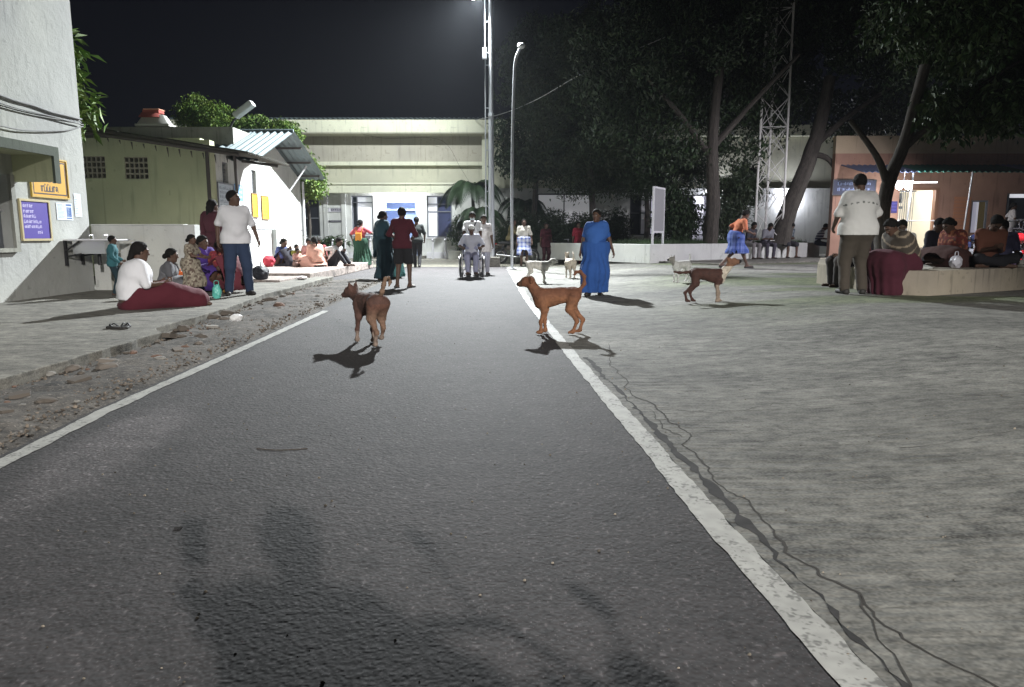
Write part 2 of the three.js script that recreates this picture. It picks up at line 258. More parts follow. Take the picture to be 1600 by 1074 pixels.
{ // raised concrete pavement: an irregular broken edge
  const s = new THREE.Shape(), r = rng(15), n = 150; s.moveTo(-16, -8); s.lineTo(kerb(8), -8);
  for (let i = 1; i <= n; i++) { const z = lerp(8, -17.4, i / n); s.lineTo(kerb(z) + (r() - 0.5) * 0.03 + 0.06 * (noise3(z * 1.4, 1, 4) - 0.5), -z); }
  s.lineTo(-16, 17.4); s.closePath();
  const g = new THREE.ExtrudeGeometry(s, { depth: 0.16, bevelEnabled: true, bevelSize: 0.012, bevelThickness: 0.012, bevelSegments: 2 }); g.rotateX(-Math.PI / 2).translate(0, -0.052, 0);
  struct('pavement', triUV(g), M.slab);
  struct('pavement_joint', [crack([[-7.4, -7.3], [-5.5, -7.25], [-3.9, -7.3]], 0.012, 61), crack([[-7.5, -10.4], [-6, -10.3], [-4.2, -10.4]], 0.01, 62), crack([[-5.6, -5], [-5.55, -7], [-5.6, -9.6], [-5.7, -12]], 0.008, 63)].map((q) => q.translate(0, 0.113, 0)), soil);
}
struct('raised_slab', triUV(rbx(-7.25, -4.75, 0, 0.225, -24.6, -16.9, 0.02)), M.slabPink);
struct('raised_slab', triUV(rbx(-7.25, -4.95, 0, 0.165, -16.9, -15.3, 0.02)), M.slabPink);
// ================================================================ implicit surfaces: people and dogs
function surfaceNets(f, mn, mx, h, color) {
  const n = [0, 1, 2].map((i) => Math.ceil((mx[i] - mn[i]) / h) + 1), [nx, ny, nz] = n, F = new Float32Array(nx * ny * nz);
  for (let k = 0, o = 0; k < nz; k++) for (let j = 0; j < ny; j++) for (let i = 0; i < nx; i++, o++) F[o] = f(mn[0] + i * h, mn[1] + j * h, mn[2] + k * h);
  const id = new Int32Array(nx * ny * nz).fill(-1), pos = [], ix = [], sx = 1, sy = nx, sz = nx * ny, off = [0, sx, sy, sx + sy, sz, sx + sz, sy + sz, sx + sy + sz];
  const E = [[0, 1], [2, 3], [4, 5], [6, 7], [0, 2], [1, 3], [4, 6], [5, 7], [0, 4], [1, 5], [2, 6], [3, 7]], cx = [0, 1, 0, 1, 0, 1, 0, 1], cy = [0, 0, 1, 1, 0, 0, 1, 1], cz = [0, 0, 0, 0, 1, 1, 1, 1];
  for (let k = 0; k < nz - 1; k++) for (let j = 0; j < ny - 1; j++) for (let i = 0; i < nx - 1; i++) {
    const o = i + j * sy + k * sz; let m = 0; for (let c = 0; c < 8; c++) if (F[o + off[c]] < 0) m |= 1 << c; if (m === 0 || m === 255) continue;
    let x = 0, y = 0, z = 0, q = 0; for (const [a, b] of E) if (((m >> a) & 1) !== ((m >> b) & 1)) { const fa = F[o + off[a]], t = fa / (fa - F[o + off[b]]); x += cx[a] + t * (cx[b] - cx[a]); y += cy[a] + t * (cy[b] - cy[a]); z += cz[a] + t * (cz[b] - cz[a]); q++; }
    id[o] = pos.length / 3; pos.push(mn[0] + (i + x / q) * h, mn[1] + (j + y / q) * h, mn[2] + (k + z / q) * h);
  }
  for (let k = 1; k < nz - 1; k++) for (let j = 1; j < ny - 1; j++) for (let i = 1; i < nx - 1; i++) {
    const o = i + j * sy + k * sz, s = F[o] < 0;
    const quad = (a, b, c, d, fl) => { if (a < 0 || b < 0 || c < 0 || d < 0) return; if (fl) ix.push(a, b, c, a, c, d); else ix.push(a, c, b, a, d, c); };
    if (s !== F[o + sx] < 0) quad(id[o - sy - sz], id[o - sz], id[o], id[o - sy], s);
    if (s !== F[o + sy] < 0) quad(id[o - sx - sz], id[o - sx], id[o], id[o - sz], s);
    if (s !== F[o + sz] < 0) quad(id[o - sx - sy], id[o - sy], id[o], id[o - sx], s);
  }
  const g = new THREE.BufferGeometry(); g.setAttribute('position', new THREE.Float32BufferAttribute(pos, 3)); g.setIndex(ix); g.computeVertexNormals();
  if (color) { const c = []; for (let i = 0; i < pos.length; i += 3) c.push(...color(pos[i], pos[i + 1], pos[i + 2])); g.setAttribute('color', new THREE.Float32BufferAttribute(c, 3)); }
  return g;
}
const bone = (a, b, ra, rb = ra) => { const d = [b[0] - a[0], b[1] - a[1], b[2] - a[2]]; return [a[0], a[1], a[2], d[0], d[1], d[2], ra, rb - ra, 1 / Math.max(1e-9, d[0] * d[0] + d[1] * d[1] + d[2] * d[2])]; };
const capD = (b, x, y, z) => { const px = x - b[0], py = y - b[1], pz = z - b[2]; let t = (px * b[3] + py * b[4] + pz * b[5]) * b[8]; t = t < 0 ? 0 : t > 1 ? 1 : t; const qx = px - t * b[3], qy = py - t * b[4], qz = pz - t * b[5]; return Math.sqrt(qx * qx + qy * qy + qz * qz) - b[6] - t * b[7]; };
const smin = (a, b, k) => { const h = k - Math.abs(a - b); return h > 0 ? Math.min(a, b) - h * h / (4 * k) : a < b ? a : b; };
const sdfB = (bs, k) => (x, y, z) => { let d = 9; for (let i = 0; i < bs.length; i++) d = smin(d, capD(bs[i], x, y, z), k); return d; };
function bounds(bs, m) { const a = [9, 9, 9], b = [-9, -9, -9]; for (const q of bs) for (let i = 0; i < 3; i++) { const r = Math.max(q[6], q[6] + q[7]) + m; a[i] = Math.min(a[i], q[i] - r, q[i] + q[3 + i] - r); b[i] = Math.max(b[i], q[i] + r, q[i] + q[3 + i] + r); } return [a, b]; }
const ell = (x, y, z, cx, cy, cz, rx, ry, rz) => { const a = (x - cx) / rx, b = (y - cy) / ry, c = (z - cz) / rz; return (Math.sqrt(a * a + b * b + c * c) - 1) * Math.min(rx, ry, rz); };
const A3 = { add: (a, b, s = 1) => [a[0] + b[0] * s, a[1] + b[1] * s, a[2] + b[2] * s], sub: (a, b) => [a[0] - b[0], a[1] - b[1], a[2] - b[2]], len: (a) => Math.hypot(...a), mix: (a, b, t) => [lerp(a[0], b[0], t), lerp(a[1], b[1], t), lerp(a[2], b[2], t)], dot: (a, b) => a[0] * b[0] + a[1] * b[1] + a[2] * b[2] };
A3.norm = (a) => { const l = A3.len(a) || 1; return [a[0] / l, a[1] / l, a[2] / l]; };
function ik(a, t, l1, l2, pole) { // two-bone joint position; returns [joint, reached end]
  let d = A3.sub(t, a), L = A3.len(d); const m = (l1 + l2) * 0.998; if (L > m) { t = A3.add(a, d, m / L); d = A3.sub(t, a); L = m; }
  const u = A3.norm(d), c = (l1 * l1 - l2 * l2 + L * L) / (2 * L), hgt = Math.sqrt(Math.max(0, l1 * l1 - c * c)); let p = A3.add(pole, u, -A3.dot(pole, u)); p = A3.norm(p);
  return [A3.add(A3.add(a, u, c), p, hgt), t];
}
// ---- heads (face towards +z, origin between the ears)
function headSdf(fem) {
  const k = fem ? 0.95 : 1;
  return (x, y, z) => {
    const ax = Math.abs(x); let d = ell(x, y, z, 0, 0.03, -0.012, 0.076, 0.088, 0.098);
    d = smin(d, ell(x, y, z, 0, -0.035, 0.026, 0.058 * k, 0.084, 0.064), 0.03);
    d = smin(d, Math.hypot(x, y + 0.096, z - 0.056) - 0.024, 0.03);
    d = smin(d, capD(HB[0], x, y, z), 0.03);
    d = smin(d, capD(HB[1], ax, y, z), 0.015);
    d = Math.max(d, -(Math.hypot(ax - 0.032, y - 0.006, z - 0.104) - 0.019)); d = smin(d, Math.hypot(ax - 0.032, y - 0.006, z - 0.074) - 0.0145, 0.004);
    d = smin(d, capD(HB[2], x, y, z), 0.012); d = smin(d, Math.hypot(ax - 0.012, y + 0.026, z - 0.096) - 0.009, 0.01);
    d = smin(d, capD(HB[3], ax, y, z), 0.008);
    d = smin(d, ell(ax, y, z, 0.077, 0.0, -0.008, 0.011, 0.032, 0.021), 0.01); return d;
  };
}
const HB = [bone([0, -0.06, -0.03], [0, -0.17, -0.03], 0.056, 0.058), bone([0.012, 0.032, 0.084], [0.045, 0.030, 0.068], 0.011, 0.01), bone([0, 0.016, 0.086], [0, -0.022, 0.104], 0.009, 0.013), bone([0, -0.055, 0.084], [0.02, -0.056, 0.077], 0.0095, 0.005)];
const headCol = (sk) => (x, y, z) => {
  const ax = Math.abs(x);
  if (z > 0.07 && Math.hypot(ax - 0.032, (y - 0.006) * 1.5) < 0.0115) return Math.hypot(ax - 0.032, y - 0.006) < 0.006 ? [0.01, 0.008, 0.007] : [0.22, 0.20, 0.18];
  if (z > 0.062 && ax > 0.012 && ax < 0.05 && y > 0.024 && y < 0.038) return [0.012, 0.01, 0.009];
  if (z > 0.07 && ax < 0.024 && Math.abs(y + 0.056) < 0.010) return [sk[0] * 0.85, sk[1] * 0.6, sk[2] * 0.6];
  return sk;
};
const headGeo = { m: surfaceNets(headSdf(false), [-0.11, -0.18, -0.13], [0.11, 0.14, 0.14], 0.0062), f: surfaceNets(headSdf(true), [-0.11, -0.18, -0.13], [0.11, 0.14, 0.14], 0.0062) };
// ---- hair shells
function hairGeo(kind) {
  const extra = { bun: [bone([0, -0.02, -0.125], [0, -0.035, -0.13], 0.046, 0.042)], braid: [bone([0, -0.01, -0.10], [0, -0.1, -0.125], 0.045, 0.035), bone([0, -0.1, -0.125], [0.02, -0.26, -0.13], 0.034, 0.030), bone([0.02, -0.26, -0.13], [0.02, -0.46, -0.115], 0.030, 0.014)], tail: [bone([0, 0.03, -0.12], [0, -0.05, -0.15], 0.04, 0.035), bone([0, -0.05, -0.15], [0.01, -0.2, -0.13], 0.034, 0.012)], loose: [bone([0.05, -0.02, -0.06], [0.05, -0.16, -0.07], 0.05, 0.03), bone([-0.05, -0.02, -0.06], [-0.05, -0.16, -0.07], 0.05, 0.03), bone([0, -0.03, -0.1], [0, -0.26, -0.11], 0.05, 0.025)] }[kind] || [];
  const low = kind === 'short' ? -0.045 : -0.07;
  return surfaceNets((x, y, z) => {
    let d = ell(x, y, z, 0, 0.036, -0.018, 0.091, 0.105, 0.112) + 0.008 * (noise3(x * 60 + 7, y * 60, z * 60) - 0.5) + 0.006 * (noise3(x * 140, y * 140, z * 140) - 0.5);
    d = Math.max(d, (z - 0.058) * 0.86 - (y - 0.062) * 0.5, lerp(low - 0.025, 0.035, clamp((z + 0.06) / 0.09)) - y); d = Math.max(d, -(capD(HB[1], Math.abs(x), y, z) - 0.02));
    for (const b of extra) d = smin(d, capD(b, x, y, z) + 0.006 * (noise3(x * 50, y * 90, z * 50) - 0.5), 0.02); return d;
  }, [-0.12, -0.5, -0.2], [0.12, 0.15, 0.12], 0.0085);
}
const hairCache = {}; const hairOf = (k) => hairCache[k] || (hairCache[k] = hairGeo(k));
const capGeo = () => hairCache.cap || (hairCache.cap = surfaceNets((x, y, z) => { let d = ell(x, y, z, 0, 0.04, -0.012, 0.09, 0.1, 0.112); d = Math.max(d, 0.045 - y); return Math.min(d, Math.max(ell(x, y, z, 0, 0.05, 0.06, 0.075, 0.012, 0.09), -z)); }, [-0.12, 0.0, -0.15], [0.12, 0.16, 0.17], 0.0075));
const maskGeo = () => hairCache.mask || (hairCache.mask = surfaceNets((x, y, z) => { let d = ell(x, y, z, 0, -0.04, 0.04, 0.066, 0.052, 0.072); return Math.max(d, 0.035 - z, y + 0.008); }, [-0.1, -0.12, 0], [0.1, 0.03, 0.14], 0.0075));
// ---- hands: wrist at origin, fingers towards -y, palm towards -x, thumb towards +z (left hand)
function handGeo(curl) {
  const bs = [bone([0, 0.02, 0], [0, -0.02, 0], 0.024, 0.026), bone([0, -0.03, 0.018], [0, -0.085, 0.024], 0.019, 0.016), bone([0, -0.03, -0.012], [0, -0.082, -0.022], 0.019, 0.015), bone([0, -0.03, 0], [0, -0.085, 0], 0.018, 0.016)];
  [[0.029, 0.068], [0.010, 0.076], [-0.009, 0.070], [-0.027, 0.055]].forEach(([z, L], i) => {
    let p = [0, -0.085, z], a = 0.15 + curl * (0.9 + 0.1 * i); for (let s = 0; s < 3; s++) { const l = L * [0.45, 0.31, 0.24][s], q = [p[0] - Math.sin(a) * l, p[1] - Math.cos(a) * l, p[2] + 0.04 * z]; bs.push(bone(p, q, 0.0092 - s * 0.0008, 0.0088 - s * 0.001)); p = q; a += 0.2 + curl * 0.9; }
  });
  bs.push(bone([-0.006, -0.028, 0.022], [-0.018, -0.058, 0.046], 0.013, 0.0105), bone([-0.018, -0.058, 0.046], [-0.028 - curl * 0.01, -0.088, 0.050 - curl * 0.02], 0.0102, 0.008));
  const [a, b] = bounds(bs, 0.015); return surfaceNets(sdfB(bs, 0.007), a, b, 0.0055);
}
const handsG = [handGeo(0.25), handGeo(0.85)], handsR = handsG.map((g) => { const m = g.clone().scale(-1, 1, 1); const i = m.index.array; for (let k = 0; k < i.length; k += 3) { const t = i[k]; i[k] = i[k + 1]; i[k + 1] = t; } m.computeVertexNormals(); return m; });
const skinM = mat(1, 1, 1, 0.62, { vertexColors: true }), clothM = mat(1, 1, 1, 0.92, { vertexColors: true }), hairM = new THREE.MeshPhysicalMaterial({ color: C(0.010, 0.009, 0.008), roughness: 0.8, specularIntensity: 0.25 }), soleM = mat(0.02, 0.018, 0.016, 0.7);
const SKIN = [0.085, 0.044, 0.028];
const solid = (c) => () => c;
function paintG(g, c) { const n = g.attributes.position.count, a = new Float32Array(n * 3), p = g.attributes.position; for (let i = 0; i < n; i++) { const k = c(p.getX(i), p.getY(i), p.getZ(i)); a[i * 3] = k[0]; a[i * 3 + 1] = k[1]; a[i * 3 + 2] = k[2]; } g.setAttribute('color', new THREE.BufferAttribute(a, 3)); return g; }
const idx2plain = (g) => { const q = g.index ? g.toNonIndexed() : g; for (const k of Object.keys(q.attributes)) if (!['position', 'normal', 'color'].includes(k)) q.deleteAttribute(k); return q; };
/* person: local frame faces +z, +x is the person's left, 1.7 m tall before scaling */
function person(label, group, pos, yaw, s) {
  const S = { h: 1.7, pelvis: [0, 0.95, 0], pitch: 0.02, bend: 0, tyaw: 0, hy: 0, hp: 0, LF: [0.10, 0.08, 0], RF: [-0.10, 0.08, 0], LT: 0.25, RT: -0.25, LW: [0.26, 0.86, 0.06], RW: [-0.26, 0.86, 0.06], ep: [0, -0.1, -1], LE: null, RE: null, kpL: [0.05, 0, 1], kpR: [-0.05, 0, 1], fat: 0, fem: false, skin: SKIN, hair: 'short', cell: 0.018, grip: 0, ...s };
  const o = thing('person', label, 'person', pos, yaw, group), sc = S.h / 1.7; o.scale.setScalar(sc);
  const P = S.pelvis, U = [0, Math.cos(S.pitch), Math.sin(S.pitch)], F = [0, -Math.sin(S.pitch), Math.cos(S.pitch)], p2 = S.pitch + S.bend, U2 = [0, Math.cos(p2), Math.sin(p2)], F2 = [0, -Math.sin(p2), Math.cos(p2)];
  const Rt = [Math.cos(S.tyaw), Math.sin(S.tyaw) * Math.sin(p2), -Math.sin(S.tyaw) * Math.cos(p2)];
  const waist = A3.add(P, U, 0.14), chest = A3.add(A3.add(waist, U2, 0.19), F2, 0.0), neck = A3.add(waist, U2, 0.355), shC = A3.add(waist, U2, 0.305);
  const hd = p2 * 0.6 + S.hp * 0.5, head = A3.add(A3.add(neck, [0, Math.cos(hd), Math.sin(hd)], 0.135), [0, 0, 1], 0.018 + 0.01);
  const shw = S.fem ? 0.158 : 0.175, sL = A3.add(shC, Rt, shw), sR = A3.add(shC, Rt, -shw), hL = [P[0] + 0.085, P[1] - 0.05, P[2]], hR = [P[0] - 0.085, P[1] - 0.05, P[2]];
  const [eL, wL] = ik(sL, S.LW, 0.28, 0.25, S.LE || [0.5, S.ep[1], S.ep[2]]), [eR, wR] = ik(sR, S.RW, 0.28, 0.25, S.RE || [-0.5, S.ep[1], S.ep[2]]);
  const [kL, aL] = ik(hL, S.LF, 0.43, 0.42, S.kpL), [kR, aR] = ik(hR, S.RF, 0.43, 0.42, S.kpR);
  const toe = (a, t, lift = 0) => [a[0] + 0.155 * Math.sin(t), Math.max(0.028, a[1] - 0.05 + lift), a[2] + 0.155 * Math.cos(t)], tL = toe(aL, S.LT), tR = toe(aR, S.RT), heel = (a, t) => [a[0] - 0.04 * Math.sin(t), Math.max(0.03, a[1] - 0.045), a[2] - 0.04 * Math.cos(t)];
  const f = S.fat, bf = S.fem ? 0.03 : 0;
  const torso = [bone([hL[0] - 0.01, P[1] - 0.01, P[2] - 0.01], [hR[0] + 0.01, P[1] - 0.01, P[2] - 0.01], 0.105 + f * 0.7), bone(A3.add(waist, [1, 0, 0], 0.045), A3.add(waist, [-1, 0, 0], 0.045), 0.098 + f), bone(A3.add(chest, Rt, 0.075), A3.add(chest, Rt, -0.075), 0.108 + f * 0.7), bone(A3.add(sL, Rt, -0.03), A3.add(sR, Rt, 0.03), 0.058), bone(waist, chest, 0.105 + f)];
  if (S.fem) torso.push(bone(A3.add(A3.add(chest, Rt, 0.07), F2, 0.055), A3.add(A3.add(chest, Rt, 0.07), F2, 0.07), 0.065), bone(A3.add(A3.add(chest, Rt, -0.07), F2, 0.055), A3.add(A3.add(chest, Rt, -0.07), F2, 0.07), 0.065));
  if (f > 0.02) torso.push(bone(A3.add(waist, F, 0.03), A3.add(waist, F, 0.06), 0.10 + f));
  const up = (a, b, g = 0) => bone(a, b, 0.050 + g + f * 0.2, 0.041 + g), fo = (a, b, g = 0) => bone(a, b, 0.040 + g, 0.027 + g), th = (a, b, g = 0) => bone(a, b, 0.086 + g + f * 0.4, 0.056 + g), ca = (a, b, g = 0) => bone(a, b, 0.055 + g, 0.036 + g);
  const feet = [bone(heel(aL, S.LT), tL, 0.036, 0.03), bone(heel(aR, S.RT), tR, 0.036, 0.03), bone(aL, heel(aL, S.LT), 0.036, 0.034), bone(aR, heel(aR, S.RT), 0.036, 0.034)];
  const body = [...torso, bone(neck, head, 0.056, 0.05), bone(shC, neck, 0.08, 0.058), up(sL, eL), up(sR, eR), fo(eL, wL), fo(eR, wR), th(hL, kL), th(hR, kR), ca(kL, aL), ca(kR, aR), ...feet];
  const dS = sdfB(body, 0.03), [ba, bb] = bounds(body, 0.04);
  const parts = [paintG(surfaceNets(dS, ba, bb, S.cell), solid(S.skin))];
  const hm = new THREE.Matrix4().makeRotationFromEuler(new THREE.Euler(p2 * 0.5 + S.hp, S.hy, S.hz || 0, 'YXZ')).setPosition(...head);
  parts.push(paintG(headGeo[S.fem ? 'f' : 'm'].clone(), headCol(S.skin)).applyMatrix4(hm));
  const hand = (w, e, left, hint) => { const y = VA(A3.norm(A3.sub(e, w))), z0 = VA(hint), z = z0.clone().addScaledVector(y, -z0.dot(y)).normalize(), x = new THREE.Vector3().crossVectors(y, z); const m = new THREE.Matrix4().makeBasis(x, y, z).setPosition(...w); return paintG((left ? handsG : handsR)[S.grip ? 1 : 0].clone(), solid(S.skin)).applyMatrix4(m); };
  parts.push(hand(wL, eL, true, S.hintL || [0, 0.4, 1]), hand(wR, eR, false, S.hintR || [0, 0.4, 1]));
  part(o, 'body', merge(parts.map(idx2plain)), skinM);
  if (S.hair !== 'none') { const q = part(o, S.hair === 'cap' ? 'cap' : 'hair', S.hair === 'cap' ? capGeo() : hairOf(S.hair), S.hair === 'cap' ? mat(0.6, 0.6, 0.58, 0.9) : S.hairM || hairM); q.applyMatrix4(hm); }
  if (S.under) { const q = part(o, 'hair', hairOf('short'), hairM); q.applyMatrix4(hm); }
  if (S.mask) { const q = part(o, 'face_mask', maskGeo(), mat(...S.mask, 0.9)); q.applyMatrix4(hm); }
  const wr = (x, y, z, a = 0.010) => a * (noise3(x * 9 + 3, y * 11 + 5, z * 9) - 0.5) + a * 0.5 * (noise3(x * 24, y * 22 + 1, z * 24 + 4) - 0.5);
  // shirt / blouse / kurta
  const sho = (p, q) => p * q;
  if (S.top) {
    const tp = { sleeve: 0.75, hem: -0.10, off: 0.016, ...S.top }, bs = [...torso.map((b, i) => { const c = b.slice(); c[6] += i === 0 && tp.hem < -0.03 ? Math.max(tp.off, (S.bottom?.off ?? 0.02) + 0.018) : tp.off; return c; })]; if (tp.hem < -0.03 && P[1] > 0.8) bs.push(bone([hL[0], P[1] + tp.hem - 0.05, P[2]], [hR[0], P[1] + tp.hem - 0.05, P[2]], 0.112 + f * 0.7 + (S.bottom?.off ?? 0.02)));
    const arm = (a, b, w) => { bs.push(tp.sleeve <= 1 ? bone(a, A3.mix(a, b, tp.sleeve), 0.064, 0.062) : up(a, b, 0.014)); if (tp.sleeve > 1) bs.push(bone(b, A3.mix(b, w, Math.min(0.97, tp.sleeve - 1)), 0.054, 0.042)); };
    arm(sL, eL, wL); arm(sR, eR, wR); bs.push(bone(shC, A3.mix(shC, neck, 0.8), 0.075, 0.062));
    if (tp.hem < -0.12) bs.push(bone([hL[0], P[1], P[2]], A3.mix(hL, kL, clamp(-tp.hem / 0.45)), 0.125 + f, 0.125), bone([hR[0], P[1], P[2]], A3.mix(hR, kR, clamp(-tp.hem / 0.45)), 0.125 + f, 0.125));
    const fn = sdfB(bs, 0.045), nb = bone(A3.add(neck, U2, -0.01), A3.add(neck, U2, 0.2), 0.058), hemP = A3.add(P, U, tp.hem), sit = P[1] < 0.8;
    const dd = (x, y, z) => { let d = fn(x, y, z) + wr(x, y, z, 0.016); d = Math.max(d, sit ? -((x - hemP[0]) * U[0] + (y - hemP[1]) * U[1] + (z - hemP[2]) * U[2]) : hemP[1] - y, -capD(nb, x, y, z)); return d; };
    const [a, b] = bounds(bs, 0.04); if (tp.collar) { const cg = new THREE.TorusGeometry(0.062, 0.015, 8, 22, 5.6).rotateZ(-Math.PI / 2 + 0.34).rotateX(Math.PI / 2 + 0.25 + p2).scale(1.05, 1.5, 1).translate(neck[0], neck[1] + 0.012, neck[2] + 0.004); part(o, 'collar', cg, mat(...tp.c || [0.55, 0.55, 0.53], 0.9)); }
    part(o, tp.name || 'shirt', idx2plain(surfaceNets(dd, a, b, S.cell, tp.col || solid(tp.c))), clothM);
  }
  if (S.bottom) {
    const bt = { off: 0.02, ...S.bottom }, hip = torso[0].slice(); hip[6] += bt.off; let bs, k = 0.04, hem = -1, type = bt.type;
    if (type === 'trousers') bs = [hip, th(hL, kL, bt.off), th(hR, kR, bt.off), bone(kL, A3.mix(kL, aL, 0.97), 0.07 + (bt.off - .02), 0.058 + (bt.off - .02)), bone(kR, A3.mix(kR, aR, 0.97), 0.07 + (bt.off - .02), 0.058 + (bt.off - .02))];
    else if (type === 'shorts') bs = [hip, bone(hL, A3.mix(hL, kL, bt.len || 0.95), 0.11, 0.10), bone(hR, A3.mix(hR, kR, bt.len || 0.95), 0.11, 0.10)];
    else { // cloth hanging around both legs
      const q = bt.len ?? 1, fl = bt.flare ?? 0.10; k = bt.k ?? 0.22; hem = bt.hem ?? -1; bs = [hip, bone(hL, kL, 0.125, 0.10 + fl * 0.4), bone(hR, kR, 0.125, 0.10 + fl * 0.4), bone(kL, A3.mix(kL, aL, q), 0.10 + fl * 0.4, 0.075 + fl), bone(kR, A3.mix(kR, aR, q), 0.10 + fl * 0.4, 0.075 + fl), bone(A3.mix(hL, hR, 0.5), A3.mix(kL, kR, 0.5), 0.12, 0.1), bone(A3.mix(kL, kR, 0.5), A3.mix(A3.mix(kL, kR, 0.5), A3.mix(aL, aR, 0.5), q), 0.09, 0.08)];
    }
    if (type === 'skirt' && P[1] < 0.3) bs.push(bone(A3.add(P, [0, 0.03, 0.08]), A3.mix(aL, aR, 0.5), 0.15, 0.12), bone(hL, aL, 0.11, 0.10), bone(hR, aR, 0.11, 0.10), bone(A3.mix(hL, kL, 0.6), A3.mix(kL, aL, 0.5), 0.11, 0.10), bone(A3.mix(hR, kR, 0.6), A3.mix(kR, aR, 0.5), 0.11, 0.10)); bs.push((() => { const w = torso[1].slice(); w[6] += bt.off; return w; })());
    const fn = sdfB(bs, k), wp = A3.add(P, U, 0.13), [a, b] = bounds(bs, 0.05), ax = (aL[0] + aR[0]) / 2, az = (aL[2] + aR[2]) / 2, seated = P[1] < 0.8, nU = seated ? [0, U[1] * 0.6 - F[1] * 0.8, U[2] * 0.6 - F[2] * 0.8] : U, fold = bt.fold ?? (type === 'trousers' || type === 'shorts' ? 0 : 0.012);
    const dd = (x, y, z) => { let d = fn(x, y, z) + wr(x, y, z, 0.014); if (fold) d += fold * clamp((P[1] + 0.15 - y) * 1.6) * Math.sin(Math.atan2(x - ax, z - az) * 13 + y * 2 + 3 * noise3(x * 4, y * 3, z * 4)); d = Math.max(d, (y - wp[1]) * nU[1] + (z - wp[2]) * nU[2]); if (hem > -1) d = Math.max(d, hem - y); if (type === 'shorts') d = Math.max(d, Math.min(kL[1], kR[1]) + 0.03 - y > 0 && P[1] > 0.8 ? Math.min(kL[1], kR[1]) + 0.03 - y : -1); return d; };
    part(o, bt.name || type, idx2plain(surfaceNets(dd, a, b, S.cell, bt.col || solid(bt.c))), clothM);
  }
  if (S.drape) { // the free end of a sari, or a shawl: a band slung over the left shoulder
    const dr = { w: 0.13, off: 0.034, dir: [-0.62, 0.78], ...S.drape }, bs = torso.map((b) => { const c = b.slice(); c[6] += dr.off; return c; }); bs.push(bone(sL, A3.mix(sL, eL, 0.35), 0.078, 0.07)); if (dr.full) bs.push(bone(sR, A3.mix(sR, eR, 0.7), 0.082, 0.08), bone(sL, A3.mix(sL, eL, 0.7), 0.082, 0.08), bone(shC, neck, 0.09, 0.075));
    const fn = sdfB(bs, 0.06), c0 = A3.mix(waist, chest, 0.75);
    const dd = (x, y, z) => { let d = fn(x, y, z) + wr(x, y, z, 0.016); if (dr.full) return Math.max(d, A3.add(P, U, 0.02)[1] - y); const r = (x - c0[0]), v = (y - c0[1]) * U[1] + (z - c0[2]) * U[2]; const q = r * dr.dir[0] + v * dr.dir[1]; return Math.max(d, Math.abs(q) - dr.w, -(v + 0.34)); };
    const [a, b] = bounds(bs, 0.04); part(o, dr.name || 'sari_end', idx2plain(surfaceNets(dd, a, b, S.cell, dr.col || solid(dr.c))), clothM);
    if (dr.tail) { const t = [bone(A3.add(sL, F2, -0.09), A3.add(A3.add(waist, Rt, 0.1), F2, -0.15), 0.05, 0.06), bone(A3.add(A3.add(waist, Rt, 0.1), F2, -0.15), [P[0] + 0.12, Math.max(0.12, P[1] - 0.35), P[2] - 0.17], 0.06, 0.045)], [a2, b2] = bounds(t, 0.04); part(o, dr.name || 'sari_end', idx2plain(surfaceNets((x, y, z) => sdfB(t, 0.03)(x, y, z) + wr(x, y, z, 0.02), a2, b2, S.cell, dr.col || solid(dr.c))), clothM); }
  }
  if (S.shoe) for (const [a, t, q] of [[aL, S.LT, tL], [aR, S.RT, tR]]) { const bs = S.shoe === 'shoe' ? [bone(heel(a, t), q, 0.044, 0.038), bone(A3.add(a, [0, -0.01, 0]), heel(a, t), 0.046, 0.042)] : [bone(A3.add(heel(a, t), [0, -0.028, 0]), A3.add(q, [0, -0.02, 0]), 0.044, 0.045)]; const [m0, m1] = bounds(bs, 0.03), lo = Math.min(heel(a, t)[1], q[1]) - 0.028; part(o, S.shoe === 'shoe' ? 'shoe' : 'sandal', idx2plain(surfaceNets((x, y, z) => Math.max(sdfB(bs, 0.03)(x, y, z), S.shoe === 'shoe' ? lo - y : -1), m0, m1, 0.012)), S.shoeM || soleM); }
  o.userData.joints = undefined; delete o.userData.joints;
  return Object.assign(o, {});
}
